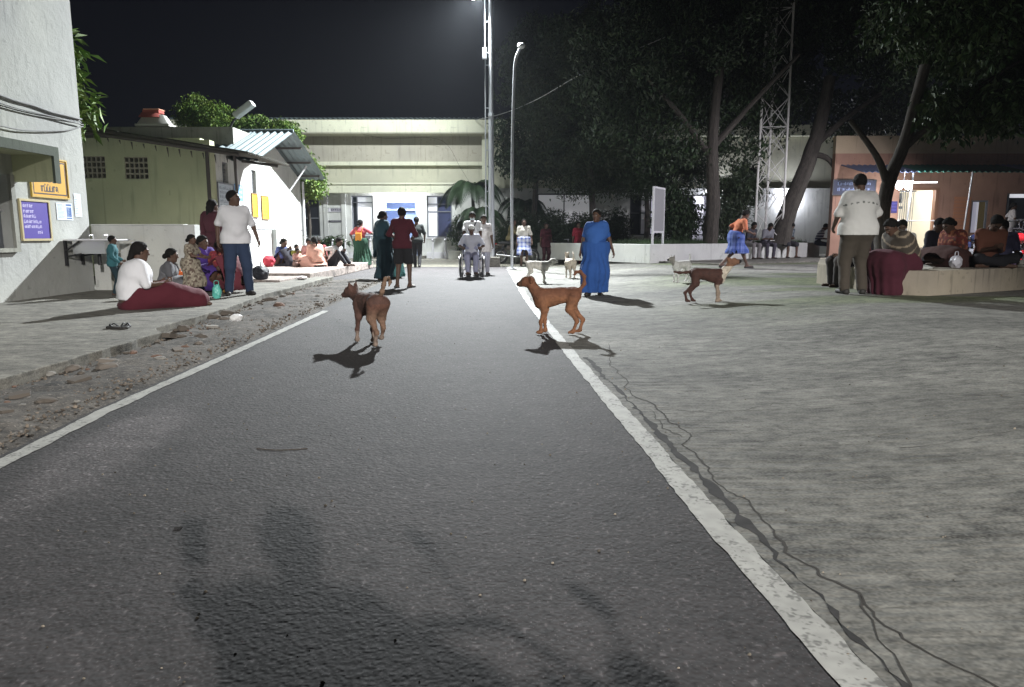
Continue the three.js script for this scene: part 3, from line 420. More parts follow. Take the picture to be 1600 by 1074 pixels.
// poses
const POSE = {
  stand: {},
  walk: { pelvis: [0, 0.93, 0], LF: [0.09, 0.09, 0.26], RF: [-0.09, 0.14, -0.30], LW: [0.27, 0.9, -0.14], RW: [-0.26, 0.92, 0.2], LT: 0.1, RT: -0.1 },
  cross: { pelvis: [0, 0.13, 0], pitch: 0.1, bend: 0.15, LF: [-0.14, 0.07, 0.30], RF: [0.14, 0.07, 0.34], kpL: [1, 0.25, 0.6], kpR: [-1, 0.25, 0.6], LT: -1.2, RT: 1.2, LW: [0.12, 0.28, 0.34], RW: [-0.12, 0.28, 0.34] },
  side: { pelvis: [0, 0.13, 0], pitch: 0.12, bend: 0.1, LF: [0.07, 0.07, 0.82], RF: [-0.09, 0.07, 0.80], kpL: [0.3, 1, 0.2], kpR: [-0.3, 1, 0.1], LT: 0.4, RT: -0.4, LW: [0.16, 0.33, 0.36], RW: [-0.17, 0.33, 0.36] },
  knees: { pelvis: [0, 0.12, 0], pitch: 0.22, bend: 0.25, LF: [0.1, 0.08, 0.52], RF: [-0.1, 0.08, 0.50], kpL: [0.1, 1, 0.1], kpR: [-0.1, 1, 0.1], LT: 0.1, RT: -0.1, LW: [0.06, 0.48, 0.42], RW: [-0.06, 0.47, 0.42] },
  squat: { pelvis: [0, 0.24, -0.1], pitch: 0.35, bend: 0.2, LF: [0.12, 0.08, 0.16], RF: [-0.12, 0.08, 0.14], kpL: [0.2, 0.6, 1], kpR: [-0.2, 0.6, 1], LW: [0.1, 0.5, 0.55], RW: [-0.05, 0.49, 0.55] },
  seat: (hgt) => ({ pelvis: [0, hgt + 0.115, 0], pitch: 0.15, bend: 0.3, hp: 0.3, LF: [0.11, 0.08, 0.42], RF: [-0.13, 0.08, 0.40], kpL: [0.2, 0.6, 1], kpR: [-0.2, 0.6, 1], LW: [0.06, hgt + 0.22, 0.36], RW: [-0.07, hgt + 0.22, 0.36] }),
};
// ---------------------------------------------------------------- dogs: face +z
function dog(label, pos, yaw, s) {
  const S = { tail: [[0, 0.47, -0.27], [0, 0.56, -0.33], [0, 0.66, -0.31], [0, 0.70, -0.24], [0, 0.66, -0.2]], legs: [[0, 0], [0, 0], [0, 0], [0, 0]], hy: 0, neck: [0, 0.60, 0.34], scale: 1, ears: 'prick', ...s };
  const b = [bone([0, 0.425, 0.16], [0, 0.435, -0.04], 0.098, 0.088), bone([0, 0.435, -0.04], [0, 0.45, -0.2], 0.088, 0.086), bone([0, 0.36, 0.17], [0, 0.38, 0.04], 0.085, 0.07), bone([0, 0.44, 0.2], S.neck, 0.075, 0.052)];
  const N = S.neck, cy = Math.cos(S.hy), sy = Math.sin(S.hy), hp = S.hp || 0, H = (x, y, z) => { const y2 = y * Math.cos(hp) - z * Math.sin(hp), z2 = y * Math.sin(hp) + z * Math.cos(hp); return [N[0] + x * cy + z2 * sy, N[1] + 0.03 + y2, N[2] - x * sy + z2 * cy]; };
  b.push(bone(H(0, 0, 0), H(0, 0.005, 0.05), 0.058, 0.05), bone(H(0, -0.01, 0.06), H(0, -0.022, 0.14), 0.036, 0.022), bone(H(0, -0.032, 0.06), H(0, -0.04, 0.12), 0.024, 0.015));
  for (const sx of [-1, 1]) { if (S.ears === 'prick') b.push(bone(H(sx * 0.04, 0.035, -0.01), H(sx * 0.056, 0.088, -0.02), 0.026, 0.006)); else b.push(bone(H(sx * 0.045, 0.035, -0.01), H(sx * 0.078, 0.02, -0.025), 0.02, 0.014), bone(H(sx * 0.078, 0.02, -0.025), H(sx * 0.08, -0.02, -0.01), 0.016, 0.006)); }
  [[1, 1], [-1, 1], [1, -1], [-1, -1]].forEach(([sx, fr], i) => {
    const [dz, lift] = S.legs[i], x = sx * 0.062, l = 1;
    if (fr > 0) { const e = [x, 0.27, 0.13 + dz * 0.4], w = [x, 0.135 + lift * 0.7, 0.155 + dz * 0.85], p = [x, 0.028 + lift, 0.15 + dz]; b.push(bone([x * 0.9, 0.40, 0.17], e, 0.052, 0.033), bone(e, w, 0.031, 0.019), bone(w, p, 0.019, 0.017), bone(p, [x, 0.018 + lift, p[2] + 0.04], 0.02, 0.017)); }
    else { const k = [x * 1.1, 0.285, -0.165 + dz * 0.5], hk = [x, 0.15 + lift * 0.6, -0.265 + dz * 0.9], p = [x, 0.03 + lift, -0.225 + dz]; b.push(bone([x * 0.8, 0.43, -0.2], k, 0.078, 0.046), bone(k, hk, 0.042, 0.021), bone(hk, p, 0.019, 0.016), bone(p, [x, 0.018 + lift, p[2] + 0.045], 0.019, 0.016)); }
  });
  for (let i = 0; i + 1 < S.tail.length; i++) b.push(bone(S.tail[i], S.tail[i + 1], 0.021 - i * 0.002, 0.019 - i * 0.002));
  const fn = sdfB(b, 0.032), [a, c] = bounds(b, 0.03);
  const g = surfaceNets((x, y, z) => fn(x, y, z) + 0.007 * (noise3(x * 130, y * 60, z * 42) - 0.5), a, c, S.cell || 0.0066, (x, y, z) => { const hx = x - N[0], hz = z - N[2], lz = hx * sy + hz * cy, ly = y - N[1] - 0.03, lx = hx * cy - hz * sy; if (lz > 0.135 && ly > -0.05) return [0.008, 0.007, 0.007]; if (lz > 0.045 && lz < 0.075 && Math.abs(Math.abs(lx) - 0.03) < 0.011 && ly > 0.005 && ly < 0.025) return [0.008, 0.006, 0.005]; const k = 0.62 + 0.4 * noise3(x * 30, y * 30, z * 22) + 0.4 * noise3(x * 140, y * 70, z * 50); const q = S.col(x, y, z, lz, ly); return [q[0] * k, q[1] * k, q[2] * k]; });
  const o = sh(new THREE.Mesh(idx2plain(g), furM)); o.name = numbered('dog'); o.position.set(...pos); o.rotation.y = yaw; o.scale.setScalar(S.scale); scene.add(o); tag(o, label, 'dog', 'stray dogs on the road and plaza'); return o;
}
const furM = mat(1, 1, 1, 0.85, { vertexColors: true });
// ================================================================ lamps that light the place
const glow = (r, g, b, k) => new THREE.MeshStandardMaterial({ color: C(0.8, 0.8, 0.8), emissive: C(r, g, b), emissiveIntensity: k });
function spot(pos, target, cd, angle, pen, col, radius = 4) {
  const l = new THREE.SpotLight(col, cd, 0, angle, pen, 2); l.position.set(...pos); l.target.position.set(...target); l.castShadow = true; l.shadow.radius = radius; l.shadow.mapSize.set(2048, 2048); scene.add(l, l.target); return l;
}
function point(pos, cd, col, radius = 4) { const l = new THREE.PointLight(col, cd, 0, 2); l.position.set(...pos); l.castShadow = true; l.shadow.radius = radius; scene.add(l); return l; }
{ // tall mast with floodlights beside the forecourt
  const B = [-0.72, 0, -25.5], o = thing('floodlight_mast', 'tall grey floodlight mast with conduit pipe, lamps on top lighting the forecourt', 'lamp post', B);
  part(o, 'pole', [rod([0, 0, 0], [0, 5.2, 0], 0.11, 0.095, 14), rod([0, 5.2, 0], [0, 11, 0], 0.085, 0.07, 14), rod([0, 5.15, 0], [0, 5.25, 0], 0.105, 0.1, 14)], M.galv);
  part(o, 'conduit', [rod([-0.19, 0, 0.04], [-0.19, 9.4, 0.04], 0.022, 0.022), ...[1.2, 2.6, 4, 5.4, 6.8, 8.2].map((y) => bx(-0.2, -0.02, y, y + 0.03, 0.0, 0.05))], M.galv);
  part(o, 'concrete_base', rbx(-0.3, 0.3, 0, 0.35, -0.3, 0.3, 0.03), M.slab);
  part(o, 'cross_arm', [bx(-0.85, 0.3, 9.3, 9.36, -0.03, 0.03), rod([-0.5, 9.33, 0], [0, 9.8, 0], 0.015)], M.galv);
  part(o, 'control_box', [rbx(-0.28, -0.13, 7.0, 7.35, 0.02, 0.14), rod([-0.13, 7.2, .08], [0, 7.2, 0], 0.02)], M.galv);
  const heads = [[-0.38, 9.02, 0.14, -3.0, 0, -18.8], [-0.72, 9.06, -0.12, -10, 2.0, -32]];
  for (const [x, y, z, tx, ty, tz] of heads) {
    const h = new THREE.Group(); h.name = 'floodlight'; h.position.set(x, y, z); o.add(h); h.lookAt(tx, ty, tz);
    part(h, 'housing', [rbx(-0.2, 0.2, -0.14, 0.14, -0.12, -0.015, 0.02), rod([-0.21, 0.0, -0.06], [-0.21, 0.22, -0.06], 0.012), rod([0.21, 0, -0.06], [0.21, 0.22, -0.06], 0.012), ...[0, 1, 2, 3, 4].map((i) => bx(-0.16 + i * 0.075, -0.14 + i * 0.075, -0.12, 0.12, -0.17, -0.12))], M.galv);
    part(h, 'lamp_face', bx(-0.18, 0.18, -0.12, 0.12, -0.015, -0.005), glow(0.93, 0.97, 1, 40));
    const d = V(tx - B[0] - x, ty - y, tz - B[2] - z).normalize(); const p = [B[0] + x + d.x * 0.05, y + d.y * 0.05, B[2] + z + d.z * 0.05];
    spot(p, [tx, ty, tz], tz > -20 ? KEY : KEY2, tz > -20 ? 1.06 : 1.02, tz > -20 ? 1 : 0.6, C(0.93, 0.98, 1.0), 8);
  }
}
{ // unlit slender street lamp
  const o = thing('street_lamp', 'slender pale street lamp post, unlit, bent over at the top', 'lamp post', [0.0, 0, -23.2]);
  part(o, 'pole', tube([[0, 0, 0], [0.0, 3, 0], [0.06, 5.6, 0], [0.12, 6.5, 0], [0.25, 6.78, 0.12]], 0.045, 40, 8), M.galv);
  part(o, 'lamp_head', [new THREE.SphereGeometry(0.5, 18, 12).scale(0.24, 0.18, 0.5).rotateX(0.25).translate(0.28, 6.8, 0.32)], mat(0.6, 0.62, 0.62, 0.4));
  part(o, 'base_plate', rbx(-0.15, 0.15, 0, 0.06, -0.15, 0.15), M.galv);
}
{ // street lamp behind the photographer
  const o = thing('street_lamp', 'lit street lamp on a bare grey pole behind the photographer', 'lamp post', [6.6, 0.22, 14.2]);
  part(o, 'pole', rod([0, 0, 0], [0, 6.9, 0], 0.08, 0.06, 12), M.galv); part(o, 'bracket', rod([0, 6.8, 0], [-0.35, 7.1, -0.7], 0.03), M.galv);
  const h = part(o, 'lamp_head', rbx(-0.16, 0.16, 0.0, 0.08, -0.32, 0.32, 0.03), M.galv); h.position.set(-0.4, 7.06, -0.9); h.rotation.y = 0.45;
  const e = part(h, 'lamp_face', bx(-0.12, 0.12, -0.012, -0.002, -0.26, 0.26), glow(1, 0.95, 0.88, 12));
  spot([6.2, 7.0, 13.3], [3.7, 0, 4.7], REAR, 0.56, 0.22, C(1, 0.965, 0.93), 6);
}

{ // lamp post off to the right that whitens the planter and the backs of the seated people
  const o = thing('street_lamp', 'lit lamp post beyond the right edge of the plaza', 'lamp post', [13.5, 0.22, -14.3]);
  part(o, 'pole', rod([0, 0, 0], [0, 5.6, 0], 0.07, 0.05, 12), M.galv); part(o, 'bracket', rod([0, 5.5, 0], [-0.6, 5.75, 0.02], 0.025), M.galv);
  const h = part(o, 'lamp_head', rbx(-0.3, 0.3, 0.0, 0.08, -0.13, 0.13, 0.03), M.galv); h.position.set(-0.8, 5.72, 0.02);
  part(h, 'lamp_face', bx(-0.24, 0.24, -0.012, -0.002, -0.1, 0.1), glow(0.9, 0.9, 1, 12));
  spot([12.7, 5.62, -14.28], [9.6, 0, -21.5], SIDE, 0.72, 0.4, C(0.93, 0.9, 1.0), 6);
}

// ================================================================ buildings
function stripes(n, f) { return Array.from({ length: n }, (_, i) => f(i)).flat(); }
function corrugated(w, l, amp, pitch, t = 0.006) { // sheet: w along x (waves), l along z, at y = 0
  const n = Math.round(w / pitch * 6), p = [], uv = [], ix = [];
  for (const [s, y0] of [[1, t], [-1, 0]]) { const o = p.length / 3; for (let j = 0; j <= 1; j++) for (let i = 0; i <= n; i++) { const x = w * i / n; p.push(x, y0 + amp * Math.sin(x / pitch * Math.PI * 2), j * l); uv.push(x, j * l); } for (let i = 0; i < n; i++) { const a = o + i, b = a + 1, c = a + n + 1, d = c + 1; if (s > 0) ix.push(a, c, b, b, c, d); else ix.push(a, b, c, b, d, c); } }
  const N = n + 1; for (let i = 0; i < n; i++) { for (const j of [0, 1]) { const a = j * N + i, b = 2 * N + j * N + i; ix.push(a, a + 1, b, a + 1, b + 1, b); } }
  const g = new THREE.BufferGeometry(); g.setAttribute('position', new THREE.Float32BufferAttribute(p, 3)); g.setAttribute('uv', new THREE.Float32BufferAttribute(uv, 2)); g.setIndex(ix); const q = g.toNonIndexed(); q.computeVertexNormals(); return q;
}
function canvasTex(w, h, draw) { const c = document.createElement('canvas'); c.width = w; c.height = h; const x = c.getContext('2d'); draw(x, w, h); const t = new THREE.CanvasTexture(c); t.colorSpace = THREE.SRGBColorSpace; t.magFilter = THREE.LinearFilter; return t; }
// a run of rounded letters like the Tamil script on the boards
function script(x, x0, y0, w, h, n, seed, lw) { const r = rng(seed); x.lineWidth = lw; x.lineCap = 'round'; const cw = w / n; for (let i = 0; i < n; i++) { const a = x0 + i * cw, k = (r() * 5) | 0; x.beginPath(); const L = a + cw * 0.12, Rr = a + cw * 0.82, m = (L + Rr) / 2; if (k === 0) { x.moveTo(L, y0); x.lineTo(L, y0 + h); x.lineTo(Rr, y0 + h); x.lineTo(Rr, y0 + h * 0.3); } else if (k === 1) { x.arc(m, y0 + h * 0.6, cw * 0.26, 0, 6.3); x.moveTo(Rr, y0); x.lineTo(Rr, y0 + h); } else if (k === 2) { x.moveTo(L, y0 + h); x.lineTo(L, y0 + h * 0.1); x.lineTo(Rr, y0 + h * 0.1); x.moveTo(m, y0 + h * 0.1); x.lineTo(m, y0 + h); } else if (k === 3) { x.arc(L + cw * 0.18, y0 + h * 0.7, cw * 0.17, 0, 6.3); x.moveTo(L + cw * 0.3, y0 + h * 0.5); x.arc(m, y0 + h * 0.35, cw * 0.3, 3.3, 6.2); x.lineTo(Rr, y0 + h); } else { x.moveTo(L, y0 + h * 0.2); x.lineTo(Rr, y0 + h * 0.2); x.moveTo(m, y0 + h * 0.2); x.arc(m, y0 + h * 0.65, cw * 0.24, -1.5, 3.4); } x.stroke(); if (r() < 0.25) { x.beginPath(); x.arc(m, y0 - h * 0.22, lw * 0.7, 0, 6.3); x.fill(); } } }
function board(name, label, cat, w, h, pos, yaw, texMat, frameMat, fw = 0.03, group) { // framed flat board hung on a wall
  const o = thing(name, label, cat, pos, yaw, group);
  const f = part(o, 'panel', new THREE.BoxGeometry(w - 0.004, h - 0.004, 0.014).translate(0, h / 2, 0.01), [frameMat, frameMat, frameMat, frameMat, texMat, frameMat].length ? texMat : frameMat);
  if (frameMat) part(o, 'frame', [bx(-w / 2 - fw, w / 2 + fw, -fw, 0, 0, 0.03), bx(-w / 2 - fw, w / 2 + fw, h, h + fw, 0, 0.03), bx(-w / 2 - fw, -w / 2, 0, h, 0, 0.03), bx(w / 2, w / 2 + fw, 0, h, 0, 0.03)], frameMat);
  return o;
}
const texM = (t, rough = 0.6) => new THREE.MeshStandardMaterial({ map: t, roughness: rough });

{ // ---------- white two-storey block at the left edge
  const X = -7.6, o = thing('white_block', 'tall white plastered building at the left edge of the picture', 'building', [-10, 0.12, -9]);
  wpart(o, 'wall', [wallX(X, -3, 13.05, 0.1, 9.2, [[8.9, 11.02, 0.92, 2.02]], 0.28), bx(-16, X - 0.002, 0.1, 9.2, -13.05, -12.8), bx(-16, X - 0.28, 0.1, 9.2, 2.7, 3.0)], M.whiteBlock);
  wpart(o, 'roof', bx(-16, X + 0.15, 9.2, 9.4, -13.2, 3.15), M.grey);
  const w = wpart(o, 'window', [bx(X - 0.2, X - 0.14, 0.92, 0.97, -11.02, -8.9), bx(X - 0.2, X - 0.14, 1.97, 2.02, -11.02, -8.9), ...[8.93, 9.6, 10.3, 10.98].map((z) => bx(X - 0.2, X - 0.14, 0.97, 1.97, -z - 0.03, -z + 0.03)), bx(X - 0.19, X - 0.15, 1.5, 1.53, -10.95, -8.95)], M.frameGrey);
  for (let i = 0; i < 3; i++) wpart(w, 'pane', bx(X - 0.18, X - 0.172, 0.98, 1.96, -9.57 - i * 0.7, -8.97 - i * 0.7), M.glassDark);
  wpart(w, 'rail', rod([X - 0.1, 1.48, -8.9], [X - 0.1, 1.48, -11.02], 0.012), M.frameWhite);
  const gm = mat(0.30, 0.36, 0.31, 0.9, { map: T.grey, bumpMap: T.bump, bumpScale: 0.004 });
  const hd = wpart(o, 'window_hood', [bx(X, -6.98, 2.32, 2.42, -11.25, -8.6), bx(X, -6.98, 1.92, 2.32, -11.25, -11.17), bx(X, -6.98, 1.92, 2.32, -8.68, -8.6)], M.olive);
  wpart(hd, 'edge_band', [bx(-6.98, -6.94, 2.30, 2.44, -11.28, -8.58), bx(-6.98, -6.94, 1.90, 2.30, -11.28, -11.15)], gm);
  wpart(o, 'window_sill', bx(X + 0.001, X + 0.06, 0.86, 0.92, -11.1, -8.82), M.grey);
  wpart(o, 'window_jamb', bx(X + 0.001, X + 0.045, 0.92, 2.02, -11.12, -11.03), M.grey);
}
{ // green hanging board in the window hood
  const o = board('hanging_board', 'dark green board with white lettering on the front of the window hood', 'sign', 1.2, 0.46, [-6.938, 1.92, -9.28], Math.PI / 2, texM(canvasTex(256, 160, (x, w, h) => { x.fillStyle = '#0f3a2a'; x.fillRect(0, 0, w, h); x.strokeStyle = x.fillStyle = '#c9d6cc'; script(x, 14, 40, 220, 34, 6, 3, 6); script(x, 14, 105, 220, 30, 6, 4, 6); })), mat(0.05, 0.12, 0.09, 0.6), 0.02);
  
}
const onLeft = (px) => 0;
{ // signs on the white wall
  const Y = Math.PI / 2;
  board('yellow_sign', 'yellow sign with black border and Tamil lettering, partly behind the window hood', 'sign', 0.92, 0.60, [-7.6, 1.74, -12.02], Y, texM(canvasTex(512, 340, (x, w, h) => { x.fillStyle = '#dca318'; x.fillRect(0, 0, w, h); x.strokeStyle = '#2a1a0c'; x.lineWidth = 13; x.strokeRect(20, 20, w - 40, h - 40); x.strokeStyle = x.fillStyle = '#2a1a0c'; script(x, 70, 70, 300, 50, 7, 11, 10); script(x, 200, 165, 230, 44, 5, 12, 11); script(x, 120, 245, 250, 50, 6, 13, 12); })), mat(0.55, 0.36, 0.06, 0.6), 0.025);
  board('purple_board', 'purple notice board with white handwritten lines and a cream frame', 'sign', 0.66, 0.58, [-7.6, 1.06, -11.58], Y, texM(canvasTex(512, 450, (x, w, h) => { x.fillStyle = '#46319a'; x.fillRect(0, 0, w, h); x.strokeStyle = x.fillStyle = '#d9d2ee'; [[30, 40, 190, 5], [30, 105, 200, 5], [30, 165, 230, 6], [30, 230, 330, 8], [30, 290, 330, 8], [270, 360, 90, 3]].forEach(([a, b, c, n], i) => script(x, a, b, c, 30, n, 20 + i, 6)); })), mat(0.50, 0.42, 0.24, 0.7), 0.035);
  const paper = (seed, blue) => texM(canvasTex(200, 200, (x, w, h) => { const r = rng(seed); x.fillStyle = '#d8dee6'; x.fillRect(0, 0, w, h); x.fillStyle = blue ? '#4a6aa4' : '#b9bfc6'; if (blue) { x.fillRect(118, 14, 70, 20); x.fillRect(124, 50, 60, 110); x.fillRect(118, 170, 70, 14); x.fillStyle = '#d8dee6'; for (let i = 0; i < 16; i++) x.fillRect(128 + r() * 10, 56 + i * 6.5, 36 * r() + 8, 2); } for (let i = 0; i < 11; i++) { x.fillStyle = '#8fa0b8'; x.fillRect(14, 20 + i * 15, 40 + r() * 50, 5); } }), 0.85);
  single('poster', new THREE.BoxGeometry(0.44, 0.29, 0.003).rotateY(Y).translate(-7.594, 1.51, -12.36), paper(5, true), 'small blue and white printed notice pasted beside the purple board', 'poster');
  single('poster', new THREE.BoxGeometry(0.2, 0.4, 0.003).rotateY(Y).translate(-7.594, 1.63, -12.75), paper(6, false), 'pale weathered paper pasted near the corner of the white wall', 'poster');
  // bundle of cables sagging across the wall
  const r = rng(9);
  [['thick grey cable bundle sagging across the white wall, topmost', 3.35, 3.12, 0.10, 0.018], ['thin black cable under the bundle on the white wall', 3.20, 3.08, 0.18, 0.009], ['loose cable hanging in the deepest sag on the white wall', 3.0, 3.0, 0.42, 0.012], ['pale conduit cable crossing the white wall between the sags', 3.12, 3.04, 0.06, 0.012]].forEach(([lab, ya, yb, sag, rad], i) => { const pts = []; for (let k = 0; k <= 10; k++) { const t = k / 10; pts.push([-7.6 + rad + 0.012 + 0.02 * i * (t < 0.97 ? 1 : 1) * 0.5, lerp(ya, yb, t) - sag * 4 * t * (1 - t) * 0.7 + 0.02 * (r() - 0.5), lerp(-8.8, -13.04, t)]); } single('wall_cable', tube(pts, rad, 60, 6), i === 1 ? M.black : mat(0.28, 0.28, 0.28, 0.8), lab, 'cable', 'cables on the white wall'); });
}
{ // steel hand-wash trough on black brackets
  const o = thing('wash_trough', 'steel wash trough under a shelf plate on black brackets at the white wall', 'sink', [-7.2, 0.55, -12.45]);
  wpart(o, 'shelf_plate', rbx(-7.58, -6.72, 1.02, 1.045, -12.75, -12.2, 0.008), M.frameWhite);
  wpart(o, 'basin', [bx(-7.45, -6.9, 0.80, 0.82, -12.7, -12.25), bx(-7.45, -6.9, 0.82, 1.018, -12.27, -12.25), bx(-7.45, -6.9, 0.82, 1.018, -12.7, -12.68), bx(-7.45, -7.43, 0.82, 1.018, -12.68, -12.27), bx(-6.92, -6.9, 0.82, 1.018, -12.68, -12.27)], M.steel);
  for (const z of [-12.25, -12.72]) wpart(o, 'bracket', [bx(-7.59, -7.55, 0.6, 1.02, z - 0.02, z + 0.02), rod([-7.57, 0.75, z], [-7.3, 0.80, z], 0.014), rod([-7.56, 0.84, z + 0.04], [-7.3, 1.015, z + 0.04], 0.016)], M.black);
  wpart(o, 'drain_pipe', rod([-7.15, 0.6, -12.5], [-7.15, 0.8, -12.5], 0.03), M.black);
  for (const x of [-7.3, -7.05]) wpart(o, 'tap', [rod([x, 1.04, -12.62], [x, 1.12, -12.62], 0.012), rod([x, 1.12, -12.62], [x, 1.11, -12.5], 0.01)], M.steel);
}
{ // low white wall and plinth at the corner of the white block
  const o = thing('low_white_wall', 'low white plastered parapet wall behind the seated women', 'wall', [-6.6, 0.12, -13.2]);
  wpart(o, 'wall_face', wallZ(-13.1, -7.6, -5.92, 0.12, 1.28, [], 0.16), M.white);
  wpart(o, 'end_pier', rbx(-5.92, -5.72, 0.12, 1.30, -13.30, -13.06, 0.012), M.white);
  wpart(o, 'coping', rbx(-7.6, -5.92, 1.28, 1.31, -13.28, -13.08, 0.01), M.white);
  wpart(o, 'plinth', rbx(-6.5, -5.1, 0.12, 0.27, -13.09, -12.62, 0.015), M.slab);
  wpart(o, 'plaster_patch', rbx(-7.3, -6.75, 0.12, 0.55, -13.1, -13.07, 0.012), M.grey);
}
{ // ---------- olive house with lean-to roof, white gable wing
  const o = thing('olive_house', 'olive rendered house with vent blocks and sagging lean-to sheet roof', 'house', [-9, 0.12, -19]);
  const vents = [[-10.02, 2.72], [-9.0, 2.70]], vw = 0.56, vh = 0.52;
  wpart(o, 'wall', [wallZ(-17.6, -13, -7.44, 0.12, 3.4, vents.map(([x, y]) => [x - vw / 2, x + vw / 2, y - vh / 2, y + vh / 2]), 0.24)], M.olive);
  for (const [x, y] of vents) { // pierced concrete blocks: frame and bars
    const vb = wpart(o, 'vent_block', [...stripes(6, (i) => bx(x - vw / 2 + i * vw / 5 - 0.017, x - vw / 2 + i * vw / 5 + 0.017, y - vh / 2, y + vh / 2, -17.72, -17.62)), ...stripes(5, (i) => bx(x - vw / 2, x + vw / 2, y - vh / 2 + i * vh / 4 - 0.02, y - vh / 2 + i * vh / 4 + 0.02, -17.715, -17.625))], mat(0.3, 0.28, 0.22, 0.9));
    wpart(vb, 'black_shade_sheet', bx(x - vw / 2, x + vw / 2, y - vh / 2, y + vh / 2, -17.835, -17.80), M.black);  // black sheet standing in for the shade inside the vent holes
  }
  wpart(o, 'corner_pilaster', bx(-7.44, -7.2, 0.12, 3.35, -17.84, -17.56), M.olive);
  wpart(o, 'side_wall', wallX(-7.2, 17.84, 19.7, 0.12, 3.2, [[18.25, 18.6, 2.28, 2.92]], 0.22), M.white);
  const sw = wpart(o, 'window', [bx(-7.3, -7.24, 2.28, 2.31, -18.6, -18.25), bx(-7.3, -7.24, 2.89, 2.92, -18.6, -18.25), ...stripes(7, (i) => rod([-7.27, 2.33 + i * 0.085, -18.6], [-7.27, 2.33 + i * 0.085, -18.25], 0.008)), bx(-7.29, -7.25, 2.3, 2.9, -18.44, -18.41)], M.frameGrey);
  wpart(sw, 'pane', bx(-7.36, -7.35, 2.28, 2.92, -18.6, -18.25), M.glassDark);
  wpart(o, 'parapet', [bx(-12.5, -7.6, 3.4, 4.02, -20.4, -20.15), bx(-7.85, -7.6, 3.4, 4.02, -22, -20.4)], M.grey);
  // lean-to sheets, sloping down to the right, overlapping
  const sheets = 5; for (let i = 0; i < sheets; i++) { const g = corrugated(3.2, 1.06, 0.022, 0.146, 0.012); g.rotateY(Math.PI / 2); const w0 = -10.95 + i * 0.97; // waves run along z
    g.rotateZ(0); g.translate(0, 0, 0); const p = g.attributes.position; g.computeBoundingBox(); const b = g.boundingBox; g.translate(-b.min.x, 0, -b.max.z); g.rotateZ(-0.155); g.translate(w0, 3.72 - i * 0.97 * 0.156 + i * 0.004 + 0.008 * (i % 2), -16.72 - 0.02 * (i % 3)); g.computeVertexNormals(); wpart(o, 'roof_sheet', g, M.asbestos); }
  wparts(o, 'eave_beam', [rod([-10.9, 3.6, -16.85], [-6.25, 2.93, -16.85], 0.045), rod([-10.9, 3.58, -19.6], [-6.25, 2.93, -19.6], 0.04)], M.rust);
  wpart(o, 'post', rod([-6.98, 0.12, -16.85], [-6.98, 3.02, -16.85], 0.045), M.rust);
  wpart(o, 'post', rod([-6.35, 0.12, -16.95], [-6.35, 2.93, -16.85], 0.036), M.rust);
  wparts(o, 'hanging_debris', stripes(16, (i) => rod([-10.6 + i * 0.27, 3.5 - i * 0.04, -16.9], [-10.58 + i * 0.27, 3.5 - i * 0.04 - 0.05 - 0.18 * R0(), -16.9], 0.02, 0.004, 5)), M.rust);
}
